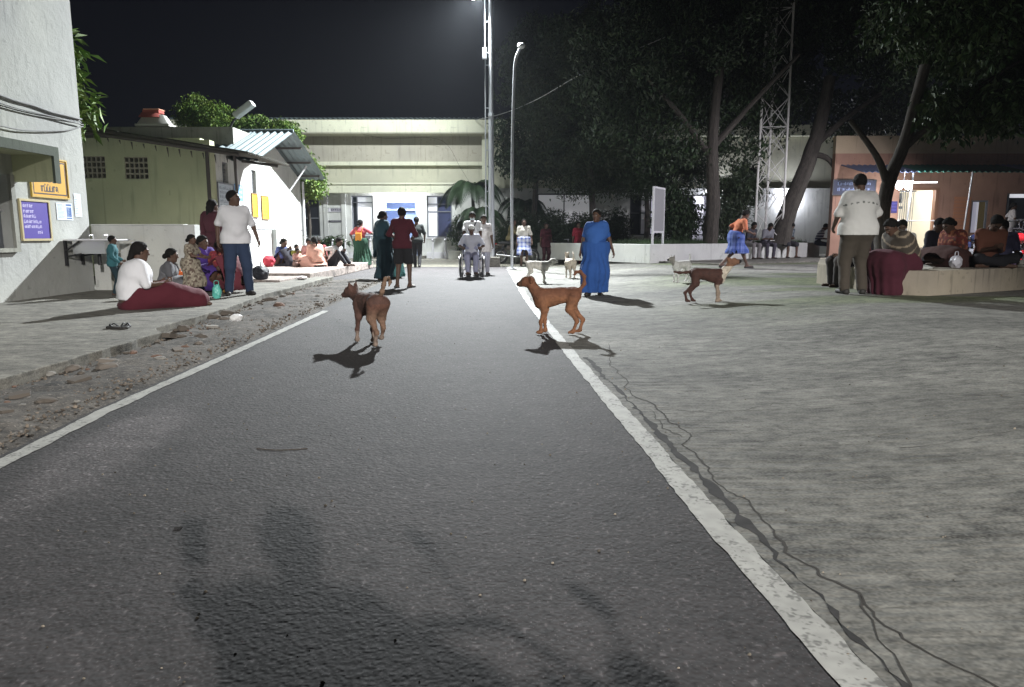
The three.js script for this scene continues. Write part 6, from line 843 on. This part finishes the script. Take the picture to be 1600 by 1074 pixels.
function sandals(label, pos, yaw, sc = 1) { [[0, 0, 0.25], [0.13, 0.05, -0.5]].forEach(([x, z, t], i) => { const o = thing('sandal', i ? label[1] : label[0], 'sandal', [pos[0] + x * sc * Math.cos(yaw), pos[1], pos[2] + z - x * Math.sin(yaw)], yaw + t, 'pairs of sandals'); const s = new THREE.Shape(); s.moveTo(-0.03, -0.12); s.quadraticCurveTo(-0.05, 0, -0.045, 0.08); s.quadraticCurveTo(0, 0.16, 0.045, 0.08); s.quadraticCurveTo(0.035, 0, 0.03, -0.12); s.quadraticCurveTo(0, -0.15, -0.03, -0.12); part(o, 'sole', new THREE.ExtrudeGeometry(s, { depth: 0.018, bevelEnabled: true, bevelSize: 0.004, bevelThickness: 0.004, bevelSegments: 1 }).rotateX(-Math.PI / 2).translate(0, 0.004, 0), soleM); part(o, 'strap', [tube([[-0.042, 0.02, 0.0], [-0.02, 0.05, -0.05], [0, 0.025, -0.09]], 0.008, 10, 5), tube([[0.042, 0.02, 0.0], [0.02, 0.05, -0.05], [0, 0.025, -0.09]], 0.008, 10, 5)], M.black); }); }
sandals(['black sandal lying on the pavement near the verge, left of its pair', 'black sandal lying on the pavement near the verge, right of its pair'], [-4.27, 0.12, -7.65], 0.9); sandals(['dark sandal left on the platform edge before the man in orange, left one', 'dark sandal left on the platform edge before the man in orange, right one'], [8.0, PT, -11.75], 0.4);
single('stick', tube([[-1.35, 0.003, -3.66], [-1.22, 0.004, -3.63], [-1.08, 0.003, -3.66]], 0.0025, 10, 5), mat(0.05, 0.04, 0.03, 0.9), 'thin curved twig lying on the road left of centre', 'twig'); single('stick', tube([[-1.3, 0.004, -2.62], [-1.27, 0.005, -2.62]], 0.004, 6, 5), mat(0.02, 0.02, 0.02, 0.9), 'short dark stub lying on the road near the shadow', 'twig');
// ================================================================ people
const WHITE = [0.62, 0.62, 0.62], MAROON = [0.055, 0.006, 0.013], BLACKC = [0.012, 0.012, 0.014], DENIM = [0.02, 0.035, 0.075];
const stripeCol = (a, b, f, axis = 1) => (x, y, z) => (Math.sin([x, y, z][axis] * f) > 0.15 ? a : b);
const checkCol = (a, b, f) => (x, y, z) => { const k = (Math.sin(x * f) > 0 ? 1 : 0) + (Math.sin(y * f) > 0 ? 1 : 0); return k === 1 ? [(a[0] + b[0]) / 2, (a[1] + b[1]) / 2, (a[2] + b[2]) / 2] : k ? a : b; };
const floral = (cols, f) => (x, y, z) => { const n = noise3(x * f + 9, y * f + 9, z * f + 9), m = noise3(x * f * 1.7, y * f * 1.7 + 30, z * f * 1.7); return n > 0.62 ? cols[1] : m > 0.66 ? cols[2] : cols[0]; };
const PI = Math.PI, GL = 'people by the white wall', GS = 'group seated on the raised slab', GR = 'people walking on the road', GP = 'people seated on the planter', GT = 'people on the tree platform';
// --- by the white wall
person('small child in teal hooded top standing by the wash trough', GL, [-6.62, 0.12, -11.95], 1.9, { h: 0.98, top: { c: [0.03, 0.12, 0.14], sleeve: 1.9, hem: -0.12, off: 0.035 }, bottom: { type: 'trousers', c: [0.012, 0.03, 0.04] }, hair: 'short', LW: [0.18, 1.0, 0.22], RW: [-0.2, 0.95, 0.2], cell: 0.02, shoe: 'sandal' });
person('seated woman in white blouse and maroon skirt with a long dark braid', GL, [-5.2, 0.12, -9.8], PI / 2 + 0.62, { ...POSE.side, fem: true, fat: 0.06, h: 1.74, hy: 0.1, top: { c: [0.66, 0.66, 0.68], sleeve: 0.95, hem: -0.02, off: 0.034, name: 'blouse' }, bottom: { type: 'skirt', c: [0.075, 0.007, 0.015], len: 0.92, flare: 0.05, k: 0.12, fold: 0.006 }, hair: 'braid', cell: 0.016 });
person('seated woman in grey sari behind the woman in white', GL, [-5.75, 0.12, -11.9], 1.9, { ...POSE.cross, fem: true, h: 1.5, top: { c: [0.10, 0.10, 0.11], sleeve: 0.6, hem: 0.0, name: 'blouse' }, bottom: { type: 'skirt', name: 'sari', c: [0.13, 0.13, 0.14], flare: 0.04 }, drape: { c: [0.13, 0.13, 0.14] }, hair: 'bun', cell: 0.02 });
person('seated woman in deep purple sari with her back turned', GL, [-5.55, 0.27, -12.78], 1.0, { ...POSE.cross, fem: true, h: 1.62, hy: 0.3, top: { c: [0.05, 0.02, 0.16], sleeve: 0.8, hem: 0.0, name: 'blouse' }, bottom: { type: 'skirt', name: 'sari', c: [0.055, 0.022, 0.17], flare: 0.05 }, drape: { c: [0.06, 0.025, 0.19], full: true }, hair: 'bun' });
person('woman in red seated beside the purple sari, behind the flowered dress', GL, [-5.28, 0.27, -12.72], 1.2, { ...POSE.knees, fem: true, h: 1.62, hy: 0.2, top: { col: floral([[0.20, 0.02, 0.03], [0.3, 0.1, 0.06], [0.08, 0.02, 0.03]], 30), sleeve: 0.7, hem: 0.0, name: 'blouse' }, bottom: { type: 'skirt', c: [0.12, 0.02, 0.03], flare: 0.05 }, hair: 'bun' });
person('small girl in flowered dress standing with arms held forward', GL, [-5.0, 0.12, -11.2], PI / 2 - 0.15, { fem: true, h: 1.0, hy: 0.15, pitch: 0.1, LF: [0.09, 0.08, 0.04], RF: [-0.09, 0.08, -0.04], LW: [0.14, 1.12, 0.42], RW: [-0.12, 1.12, 0.42], top: { col: floral([[0.24, 0.21, 0.16], [0.10, 0.07, 0.055], [0.36, 0.32, 0.25]], 22), sleeve: 0.6, hem: -0.1, off: 0.03 }, bottom: { type: 'skirt', col: floral([[0.24, 0.21, 0.16], [0.10, 0.07, 0.055], [0.36, 0.32, 0.25]], 22), len: 0.5, flare: 0.14, hem: 0.34, off: 0.03 }, hair: 'bun', cell: 0.022 });
person('dark figure in maroon standing turned away under the lean-to roof', GL, [-5.82, 0.12, -14.1], 2.7, { fem: true, h: 1.66, hy: -0.2, top: { c: [0.045, 0.008, 0.014], sleeve: 1.5, hem: -0.2, off: 0.03, name: 'blouse' }, bottom: { type: 'skirt', name: 'sari', c: [0.04, 0.008, 0.014], flare: 0.07, hem: 0.06 }, drape: { c: [0.05, 0.009, 0.016], tail: true, full: true }, hair: 'loose', LW: [0.2, 1.0, 0.2] });
person('man in white short-sleeved shirt and jeans standing on the pavement', GL, [-4.6, 0.12, -12.05], 0.55, { h: 1.71, fat: 0.03, hy: 0.85, hp: -0.05, LF: [0.17, 0.08, 0.02], RF: [-0.15, 0.08, -0.02], LW: [0.34, 0.92, 0.06], RW: [-0.27, 0.9, -0.06], top: { c: [0.64, 0.64, 0.66], collar: true, sleeve: 0.86, hem: -0.10, off: 0.026 }, bottom: { type: 'trousers', c: DENIM, off: 0.03 }, shoe: 'shoe', cell: 0.016 });
// --- seated group on the slab
person('woman in dark blue and black leaning on the gable wall in the seated group', GS, [-6.8, 0.225, -20.95], 1.2, { ...POSE.knees, fem: true, h: 1.6, top: { c: [0.05, 0.07, 0.18], sleeve: 1.6, hem: 0.0 }, bottom: { type: 'skirt', c: [0.02, 0.02, 0.03], flare: 0.03 }, hair: 'bun', cell: 0.022 });
person('child in yellow-green seated second in the group on the slab', GS, [-6.3, 0.225, -20.9], 1.0, { ...POSE.cross, h: 1.2, top: { c: [0.22, 0.24, 0.05], sleeve: 0.8, hem: 0 }, bottom: { type: 'trousers', c: [0.05, 0.04, 0.04] }, cell: 0.024 });
person('person in pale pink seated in the middle of the group on the slab', GS, [-5.98, 0.225, -21.2], 0.4, { ...POSE.cross, fem: true, h: 1.55, top: { c: [0.52, 0.30, 0.29], sleeve: 0.9, hem: 0 }, bottom: { type: 'skirt', c: [0.5, 0.32, 0.28], flare: 0.04 }, hair: 'bun', cell: 0.022, hp: 0.3 });
person('small child in the lap of the person in pink', GS, [-6.12, 0.225, -20.45], 0.9, { ...POSE.cross, h: 1.0, top: { c: [0.45, 0.25, 0.22], sleeve: 0.7, hem: 0 }, bottom: { type: 'shorts', c: [0.2, 0.12, 0.1] }, cell: 0.026 });
person('person in dark red seated behind the peach sari in the group', GS, [-5.68, 0.225, -21.3], 0.0, { ...POSE.cross, h: 1.6, top: { c: [0.25, 0.06, 0.06], sleeve: 0.9, hem: 0 }, bottom: { type: 'trousers', c: [0.04, 0.03, 0.03] }, cell: 0.024, hp: 0.3 });
person('woman in peach sari with dark ponytail seated with her back to us', GS, [-5.5, 0.225, -20.35], -2.4, { ...POSE.cross, fem: true, h: 1.62, top: { c: [0.50, 0.26, 0.20], sleeve: 0.8, hem: 0, name: 'blouse' }, bottom: { type: 'skirt', name: 'sari', c: [0.56, 0.30, 0.24], flare: 0.06 }, drape: { c: [0.58, 0.32, 0.25], full: true }, hair: 'tail', cell: 0.02 });
person('man in white shirt and dark trousers with knees up at the end of the slab', GS, [-5.22, 0.225, -20.95], 1.25, { ...POSE.knees, h: 1.66, top: { c: [0.55, 0.55, 0.55], sleeve: 0.8, hem: 0 }, bottom: { type: 'trousers', c: [0.015, 0.015, 0.02] }, hair: 'short', cell: 0.022, LW: [0.12, 0.4, 0.3], RW: [-0.14, 0.3, -0.12] });
// --- on the road
{ const g = person('woman in pink top and green skirt with an orange bag, arm stretched out', GR, [-5.02, 0, -24.0], PI - 0.15, { fem: true, h: 1.6, hy: -0.4, LF: [0.1, 0.08, 0.05], RF: [-0.14, 0.09, -0.08], RW: [-0.62, 1.12, 0.16], RE: [-0.2, -1, -0.3], LW: [0.36, 1.05, 0.12], top: { c: [0.45, 0.09, 0.11], sleeve: 0.8, hem: -0.12, off: 0.022 }, bottom: { type: 'skirt', c: [0.006, 0.04, 0.02], flare: 0.17, hem: 0.13, fold: 0.016, len: 0.9 }, hair: 'bun', shoe: 'sandal', cell: 0.02 });
  part(g, 'shoulder_bag', [rbx(-0.10, 0.12, 0.98, 1.26, -0.23, -0.13, 0.03), tube([[-0.08, 1.25, -0.16], [-0.12, 1.44, -0.08], [-0.11, 1.46, 0]], 0.012, 12, 5), tube([[0.1, 1.25, -0.16], [0.12, 1.44, -0.08], [0.11, 1.46, 0]], 0.012, 12, 5)], mat(0.5, 0.2, 0.02, 0.8)); }
person('woman in dark teal sari standing in profile left of the man in maroon', GR, [-3.2, 0, -17.9], PI - 0.95, { fem: true, h: 1.69, fat: 0.03, LF: [0.1, 0.08, 0.12], RF: [-0.1, 0.08, -0.12], RW: [-0.16, 1.12, 0.24], top: { c: [0.015, 0.05, 0.07], sleeve: 0.7, hem: 0.0, name: 'blouse' }, bottom: { type: 'skirt', name: 'sari', c: [0.012, 0.038, 0.052], flare: 0.09, hem: 0.05 }, drape: { c: [0.014, 0.045, 0.062], tail: true, full: true }, hair: 'bun', shoe: 'sandal' });
person('shorter woman in light teal sari facing the woman in dark teal', GR, [-2.98, 0, -18.7], -2.0, { fem: true, h: 1.5, top: { c: [0.03, 0.10, 0.11], sleeve: 0.7, hem: 0.0, name: 'blouse' }, bottom: { type: 'skirt', name: 'sari', c: [0.07, 0.20, 0.20], flare: 0.09, hem: 0.05 }, drape: { c: [0.08, 0.22, 0.22] }, hair: 'bun', shoe: 'sandal', cell: 0.02 });
person('man in maroon shirt and dark shorts standing with his back to us', GR, [-2.32, 0, -15.3], PI - 0.05, { h: 1.68, LF: [0.13, 0.08, 0.0], RF: [-0.14, 0.08, 0.02], LT: 0.4, RT: -0.4, LW: [0.22, 1.08, 0.28], RW: [-0.2, 1.08, 0.28], top: { c: MAROON, collar: true, sleeve: 1.35, hem: -0.11, off: 0.026 }, bottom: { type: 'shorts', c: [0.010, 0.010, 0.012] }, shoe: 'sandal', hair: 'short' });
person('man in black walking away towards the lit entrance', GR, [-3.29, 0, -25.0], PI + 0.1, { ...POSE.walk, h: 1.74, LF: [0.07, 0.08, 0.14], RF: [-0.08, 0.1, -0.18], top: { c: [0.014, 0.018, 0.018], sleeve: 0.9, hem: -0.1 }, bottom: { type: 'trousers', c: BLACKC }, shoe: 'shoe', cell: 0.02 });
person('man in white cap and pale clothes sitting in the wheelchair', GR, [-1.05, 0.02, -18.75], 0.05, { pelvis: [0, 0.645, -0.08], pitch: 0.02, bend: 0.12, hp: 0.15, LF: [0.10, 0.19, 0.56], RF: [-0.10, 0.19, 0.55], kpL: [0.15, 1, 0.6], kpR: [-0.15, 1, 0.6], LW: [0.25, 0.80, 0.16], RW: [-0.25, 0.80, 0.16], h: 1.64, top: { c: [0.42, 0.43, 0.5], sleeve: 0.9, hem: -0.04 }, bottom: { type: 'trousers', c: [0.26, 0.27, 0.38], off: 0.026 }, hair: 'cap', under: true });
person('nurse in white tunic and face mask pushing the wheelchair', GR, [-1.08, 0, -19.75], 0.05, { h: 1.72, hp: 0.1, LW: [0.24, 0.97, 0.40], RW: [-0.24, 0.97, 0.40], top: { c: [0.66, 0.66, 0.66], collar: true, sleeve: 0.8, hem: -0.16, off: 0.024 }, bottom: { type: 'trousers', c: [0.4, 0.4, 0.42] }, mask: [0.55, 0.6, 0.62], shoe: 'shoe', drape: { c: [0.03, 0.03, 0.04], w: 0.016, off: 0.032, dir: [-0.9, 0.42], name: 'lanyard' } });
person('second attendant in white half hidden behind the nurse', GR, [-0.80, 0, -20.5], 0.1, { h: 1.66, top: { c: [0.5, 0.47, 0.47], sleeve: 0.8, hem: -0.3, off: 0.024 }, bottom: { type: 'trousers', c: [0.3, 0.3, 0.36] }, hair: 'bun', fem: true, shoe: 'sandal', cell: 0.02 });
person('rider in olive clothes on the motorbike near the mast', 'people by the hedge', [0.12, 0.05, -27.78], 1.25, { pelvis: [0, 0.93, -0.2], pitch: 0.2, LF: [0.17, 0.34, 0.05], RF: [-0.17, 0.34, 0.05], kpL: [0.3, 0.5, 1], kpR: [-0.3, 0.5, 1], LW: [0.34, 1.04, 0.26], RW: [-0.34, 1.04, 0.26], grip: 1, top: { c: [0.12, 0.10, 0.045], sleeve: 1.9, hem: -0.08 }, bottom: { type: 'trousers', c: [0.03, 0.028, 0.02] }, shoe: 'shoe', cell: 0.022 });
person('man in white shirt and blue checked lungi standing by the slender lamp post', 'people by the hedge', [0.42, 0, -25.6], 0.1, { h: 1.66, LW: [0.28, 0.9, 0.1], top: { c: [0.5, 0.48, 0.42], collar: true, sleeve: 0.85, hem: -0.08 }, bottom: { type: 'skirt', name: 'lungi', col: checkCol([0.08, 0.11, 0.28], [0.4, 0.42, 0.5], 45), len: 0.12, flare: 0.07, hem: 0.42, fold: 0.006 }, hair: 'short', shoe: 'sandal', cell: 0.02 });
person('person in dark maroon standing beside the bicycle', 'people by the hedge', [1.28, 0, -27.4], 0.3, { h: 1.55, fem: true, top: { c: [0.07, 0.01, 0.02], sleeve: 0.8, hem: -0.25, off: 0.03 }, bottom: { type: 'trousers', c: [0.05, 0.01, 0.018] }, hair: 'bun', shoe: 'sandal', cell: 0.022 });
person('person in red partly hidden behind the woman in blue', 'people by the hedge', [2.42, 0.02, -26.6], 0.4, { h: 1.56, fem: true, top: { c: [0.25, 0.012, 0.03], sleeve: 0.8, hem: -0.3, off: 0.03 }, bottom: { type: 'trousers', c: [0.2, 0.012, 0.03] }, hair: 'bun', shoe: 'sandal', cell: 0.022 });
person('woman in bright blue sari walking on the plaza', GR, [1.54, 0.008, -13.28], -0.12, { fem: true, fat: 0.045, h: 1.56, LF: [0.10, 0.08, -0.02], RF: [-0.13, 0.11, 0.18], LW: [0.36, 0.84, 0.02], RW: [-0.3, 0.88, 0.02], hy: -0.35, top: { c: [0.015, 0.07, 0.26], sleeve: 0.7, hem: 0.0, off: 0.022, name: 'blouse' }, bottom: { type: 'skirt', name: 'sari', c: [0.018, 0.075, 0.27], flare: 0.085, hem: 0.07, fold: 0.014 }, drape: { c: [0.028, 0.10, 0.33], w: 0.17, dir: [-0.55, 0.83], tail: true }, hair: 'bun', shoe: 'sandal', cell: 0.016 });
person('stooping man in orange shirt and blue lungi striding past the planter', GR, [6.0, 0.22, -19.4], PI / 2 + 0.1, { pelvis: [0, 0.9, 0], pitch: 0.25, bend: 0.15, hp: 0.25, LF: [0.08, 0.09, 0.40], RF: [-0.09, 0.14, -0.42], LT: 0, RT: 0, LW: [0.25, 0.92, -0.05], RW: [-0.22, 0.98, 0.38], h: 1.62, top: { c: [0.50, 0.16, 0.08], sleeve: 0.85, hem: -0.04 }, bottom: { type: 'skirt', name: 'lungi', col: checkCol([0.03, 0.06, 0.22], [0.10, 0.14, 0.34], 40), len: 0.05, flare: 0.07, hem: 0.42 }, shoe: 'sandal', cell: 0.018 });
// --- seated along the planter
const n2 = 0.35, seatP = (x, z) => [x + 0.573 * 0.06, 0.262, z + 0.819 * 0.06];
person('man in dark shirt and grey trousers seated on the planter nearest the straight trunk', GP, seatP(8.4, -25.9), 0.5, { ...POSE.seat(0.50), h: 1.66, top: { c: [0.03, 0.03, 0.04], sleeve: 0.9, hem: -0.02 }, bottom: { type: 'trousers', c: [0.16, 0.15, 0.15] }, shoe: 'sandal', cell: 0.022 });
person('man in grey shirt bent over his hands, seated left of the mast', GP, seatP(9.21, -26.46), 0.2, { ...POSE.seat(0.50), h: 1.66, hp: 0.5, bend: 0.4, top: { c: [0.16, 0.16, 0.18], sleeve: 0.9, hem: -0.02 }, bottom: { type: 'trousers', c: [0.05, 0.045, 0.06] }, shoe: 'sandal', cell: 0.022 });
person('man in checked shirt and shorts seated behind the mast legs', GP, seatP(10.22, -27.17), 0.3, { ...POSE.seat(0.50), h: 1.7, hp: 0.6, bend: 0.4, LF: [0.2, 0.08, 0.40], RF: [-0.2, 0.08, 0.40], top: { col: checkCol([0.03, 0.04, 0.05], [0.16, 0.18, 0.2], 50), sleeve: 0.9, hem: -0.02 }, bottom: { type: 'shorts', c: [0.025, 0.025, 0.03] }, shoe: 'sandal', cell: 0.022 });
person('youth in navy and white striped shirt seated at the planter end', GP, [11.88, 0.262, -28.12], 1.15, { ...POSE.seat(0.50), h: 1.64, hp: 0.4, top: { col: stripeCol([0.03, 0.035, 0.08], [0.45, 0.45, 0.5], 62), sleeve: 0.9, hem: -0.02 }, bottom: { type: 'trousers', c: [0.018, 0.022, 0.045] }, shoe: 'sandal', cell: 0.02 });
// --- right foreground
person('stout man in pale embroidered shirt and brown trousers with his back to us', GT, [5.22, 0.225, -10.95], PI - 0.08, { h: 1.78, fat: 0.06, hy: 0.1, hp: 0.25, LF: [0.13, 0.08, 0], RF: [-0.13, 0.08, 0.03], LW: [0.26, 0.98, 0.22], RW: [-0.26, 0.98, 0.22], top: { col: (x, y, z) => (z < -0.05 && Math.abs(y - 1.31 - 0.25 * x * x * -3) < 0.010 && Math.sin(x * 88) > 0.1 ? [0.10, 0.11, 0.10] : [0.55, 0.55, 0.53]), sleeve: 0.92, hem: -0.10, off: 0.03, collar: true }, bottom: { type: 'trousers', c: [0.055, 0.045, 0.034], off: 0.036 }, shoe: 'shoe', cell: 0.0135 });
person('woman in maroon skirt and striped brown shawl seated on the platform edge', GT, [6.02, 0.22, -11.05], -PI / 2 + 0.3, { ...POSE.seat(0.37), fem: true, fat: 0.045, h: 1.66, hp: 0.35, bend: 0.45, LF: [0.12, 0.08, 0.36], RF: [-0.12, 0.08, 0.36], top: { c: [0.06, 0.05, 0.045], sleeve: 0.8, hem: 0.0, name: 'blouse' }, bottom: { type: 'skirt', c: [0.05, 0.005, 0.014], flare: 0.10, k: 0.2, fold: 0.012 }, drape: { full: true, off: 0.05, name: 'shawl', col: (x, y, z) => (Math.sin((y * 1.1 + z * 0.9 + x * 0.5) * 34) > 0.86 ? [0.26, 0.21, 0.15] : [0.055, 0.045, 0.035]) }, hair: 'bun', cell: 0.016 });
single('cloth', lumpy(0.16, 0.04, 0.14, 3.3, 0.3).translate(6.25, PT, -11.02), mat(0.45, 0.47, 0.45, 0.9), 'pale grey-green cloth spread on the platform beside the shawled woman', 'cloth');
person('child in white shirt seated behind the shawled woman', GT, [6.55, PT, -12.15], -0.6, { ...POSE.cross, h: 1.5, hp: 0.35, top: { c: [0.5, 0.5, 0.48], sleeve: 0.9, hem: 0 }, bottom: { type: 'trousers', c: [0.05, 0.05, 0.06] } });
person('woman in red flowered sari seated on the platform facing left', GT, [7.5, PT, -12.15], -1.3, { ...POSE.cross, fem: true, h: 1.62, hp: 0.3, bend: 0.35, top: { col: floral([[0.12, 0.02, 0.02], [0.3, 0.12, 0.07], [0.06, 0.02, 0.02]], 30), sleeve: 0.7, hem: 0, name: 'blouse' }, bottom: { type: 'skirt', name: 'sari', c: [0.05, 0.018, 0.015], flare: 0.05 }, drape: { full: true, col: floral([[0.14, 0.025, 0.02], [0.32, 0.12, 0.06], [0.06, 0.03, 0.02]], 26) }, hair: 'bun' });
person('man in orange-brown shirt seated cross-legged looking down at his hands', GT, [7.86, PT, -11.98], -0.15, { ...POSE.cross, h: 1.7, fat: 0.02, hp: 0.7, bend: 0.3, LW: [0.05, 0.32, 0.36], RW: [-0.05, 0.32, 0.36], top: { c: [0.17, 0.065, 0.04], collar: true, sleeve: 0.9, hem: 0 }, bottom: { type: 'trousers', c: [0.012, 0.012, 0.016] } });
person('person in grey-blue shirt seated just behind the man in orange-brown', GT, [8.72, PT, -12.85], 2.6, { ...POSE.cross, h: 1.66, hp: 0.5, bend: 0.5, top: { c: [0.16, 0.16, 0.30], sleeve: 0.9, hem: 0 }, bottom: { type: 'trousers', c: [0.03, 0.03, 0.05] } });
person('woman in dark clothes seated on the platform behind the standing man', GT, [5.98, 0.22, -12.5], -1.5, { ...POSE.seat(0.37), fem: true, h: 1.55, top: { c: [0.03, 0.025, 0.03], sleeve: 0.8, hem: 0, name: 'blouse' }, bottom: { type: 'trousers', c: [0.045, 0.038, 0.036], off: 0.04 }, hair: 'bun', cell: 0.02 });
person('man in lavender shirt and dark trousers standing behind the tree trunk', GT, [9.62, 0.225, -19.0], 2.6, { h: 1.62, top: { c: [0.40, 0.36, 0.46], sleeve: 0.8, hem: -0.08 }, bottom: { type: 'trousers', c: [0.03, 0.025, 0.03] }, shoe: 'sandal', cell: 0.022 });
person('person in red seated on the step below the glaring lamp', 'people at the orange building', [12.75, 0.22, -24.3], 0.9, { ...POSE.seat(0.44), pelvis: [0, 0.555, -0.55], LF: [0.1, 0.08, -0.1], RF: [-0.1, 0.08, -0.1], LW: [0.06, 0.64, -0.2], RW: [-0.06, 0.64, -0.2], fem: true, h: 1.6, top: { c: [0.25, 0.02, 0.03], sleeve: 0.8, hem: 0 }, bottom: { type: 'skirt', c: [0.2, 0.02, 0.03], flare: 0.04 }, hair: 'bun', cell: 0.024 });
person('person in pale shirt walking up the ramp at the far right', 'people at the orange building', [17.6, 0.64, -25.6], 1.2, { ...POSE.walk, h: 1.6, top: { c: [0.5, 0.48, 0.48], sleeve: 0.8, hem: -0.15 }, bottom: { type: 'trousers', c: [0.3, 0.28, 0.3] }, hair: 'bun', cell: 0.024, shoe: 'sandal' });
person('dark-clad person seated between the flowered sari and the tree', GT, [7.75, PT, -13.4], 0.4, { ...POSE.cross, h: 1.6, hp: 0.3, top: { c: [0.02, 0.02, 0.035], sleeve: 0.9, hem: 0 }, bottom: { type: 'trousers', c: [0.015, 0.015, 0.02] }, cell: 0.022 });
// --- the photographer, whose shadow lies on the road
motorbike('dark motorbike under the photographer, just behind the camera', [0.80, 0, 0.74], 2.5, [0.03, 0.03, 0.04], 0);
person('photographer in dark clothes behind the camera, seated on a motorbike', 'photographer', [0.60, 0, 0.98], PI - 0.05, { pelvis: [0, 0.99, 0], pitch: 0.45, bend: 0.1, hp: -0.2, h: 1.55, LF: [0.34, 0.08, 0.1], RF: [-0.40, 0.08, -0.05], kpL: [0.5, 0.3, 1], kpR: [-0.5, 0.3, 1], LW: [0.60, 1.22, 0.72], LE: [0.5, -1, 0], RW: [-0.42, 1.12, 0.46], RE: [-1, -0.6, -0.2], top: { c: [0.05, 0.05, 0.06], sleeve: 0.9, hem: -0.05, off: 0.03 }, bottom: { type: 'trousers', c: [0.03, 0.03, 0.04] }, shoe: 'shoe', cell: 0.022 });
single('phone', rbx(-0.035, 0.045, 1.04, 1.20, 0.012, 0.022, 0.004), M.black, 'black phone held out in front of the photographer', 'phone');
// ================================================================ dogs
const tan = (r, g, b, belly) => (x, y, z, lz, ly) => { const t = sstep(0.36, 0.30, y) * 0.5; return [r * (1 + t * belly), g * (1 + t * belly), b * (1 + t * belly)]; };
dog('tan dog with curled tail standing in profile across the right road line', [0.50, 0.012, -8.08], -PI / 2 - 0.05, { neck: [0, 0.57, 0.30], ears: 'flop', hp: 0.1, scale: 0.99, col: (x, y, z, lz, ly) => (lz > 0.09 ? [0.06, 0.03, 0.016] : A3.mix([0.19, 0.082, 0.038], [0.13, 0.052, 0.026], sstep(0.4, 0.52, y + 0.1 * noise3(x * 12, y * 12, z * 12)))), tail: [[0, 0.49, -0.26], [0, 0.57, -0.315], [0, 0.65, -0.315], [0, 0.705, -0.27], [0, 0.70, -0.22], [0, 0.67, -0.20]], legs: [[0.02, 0], [-0.03, 0], [0.03, 0], [-0.05, 0]] });
dog('dark brown dog with curled tail walking away on the left of the road', [-1.46, 0.004, -7.33], PI + 0.62, { neck: [0.03, 0.50, 0.36], hy: 0.45, hp: 0.2, scale: 1.0, col: (x, y, z, lz, ly) => (y < 0.09 + 0.05 * noise3(x * 30, y * 30, z * 30) ? [0.20, 0.15, 0.12] : z < -0.1 && y < 0.40 + 0.08 * noise3(x * 20, y * 20, z * 20) ? A3.mix([0.17, 0.10, 0.065], [0.10, 0.045, 0.03], sstep(0.28, 0.42, y)) : z < -0.24 && y > 0.52 ? [0.16, 0.10, 0.065] : [0.075, 0.036, 0.026]), tail: [[0, 0.50, -0.25], [0.0, 0.56, -0.30], [-0.01, 0.63, -0.32], [-0.04, 0.685, -0.30], [-0.085, 0.69, -0.27], [-0.115, 0.65, -0.25], [-0.10, 0.61, -0.25]], legs: [[0.05, 0], [-0.08, 0], [-0.02, 0], [0.10, 0.045]] });
dog('white dog standing on the plaza behind the tan dog, head lowered', [0.60, 0.004, -16.7], PI / 2 + 0.1, { neck: [0, 0.50, 0.34], ears: 'flop', col: () => [0.52, 0.50, 0.45], tail: [[0, 0.49, -0.26], [0, 0.53, -0.33], [0, 0.60, -0.34], [0, 0.62, -0.30]], scale: 0.98, cell: 0.011 });
dog('pale dog half hidden behind the woman in blue, tail raised', [1.50, 0.01, -18.6], PI + 0.2, { col: () => [0.45, 0.40, 0.33], cell: 0.012, scale: 0.95 });
dog('white dog with grey head standing in front of the planter corner', [3.50, 0.143, -14.9], -PI / 2 + 0.55, { neck: [0, 0.55, 0.30], col: (x, y, z, lz) => (z > 0.27 ? [0.22, 0.21, 0.19] : [0.5, 0.5, 0.48]), tail: [[0, 0.49, -0.26], [0, 0.58, -0.30], [0, 0.68, -0.28]], scale: 0.85, cell: 0.011 });
dog('dark brown dog with white chest and low tail standing on the plaza', [2.98, 0.103, -10.9], PI / 2 - 0.1, { neck: [0, 0.59, 0.33], hy: -0.5, hp: -0.3, col: (x, y, z, lz, ly) => (z + 0.05 * noise3(x * 25, y * 25, z * 25) > 0.22 && y > 0.3 && y < 0.56 ? [0.42, 0.37, 0.30] : z > 0.1 && y < 0.28 ? [0.22, 0.17, 0.13] : z > 0.26 ? [0.16, 0.08, 0.045] : [0.05, 0.020, 0.014]), tail: [[0, 0.48, -0.25], [0, 0.46, -0.34], [0, 0.455, -0.44], [0, 0.47, -0.52]], legs: [[0.03, 0], [-0.02, 0], [0.0, 0], [-0.10, 0]], scale: 0.98 });
renderer.render(scene, camera);
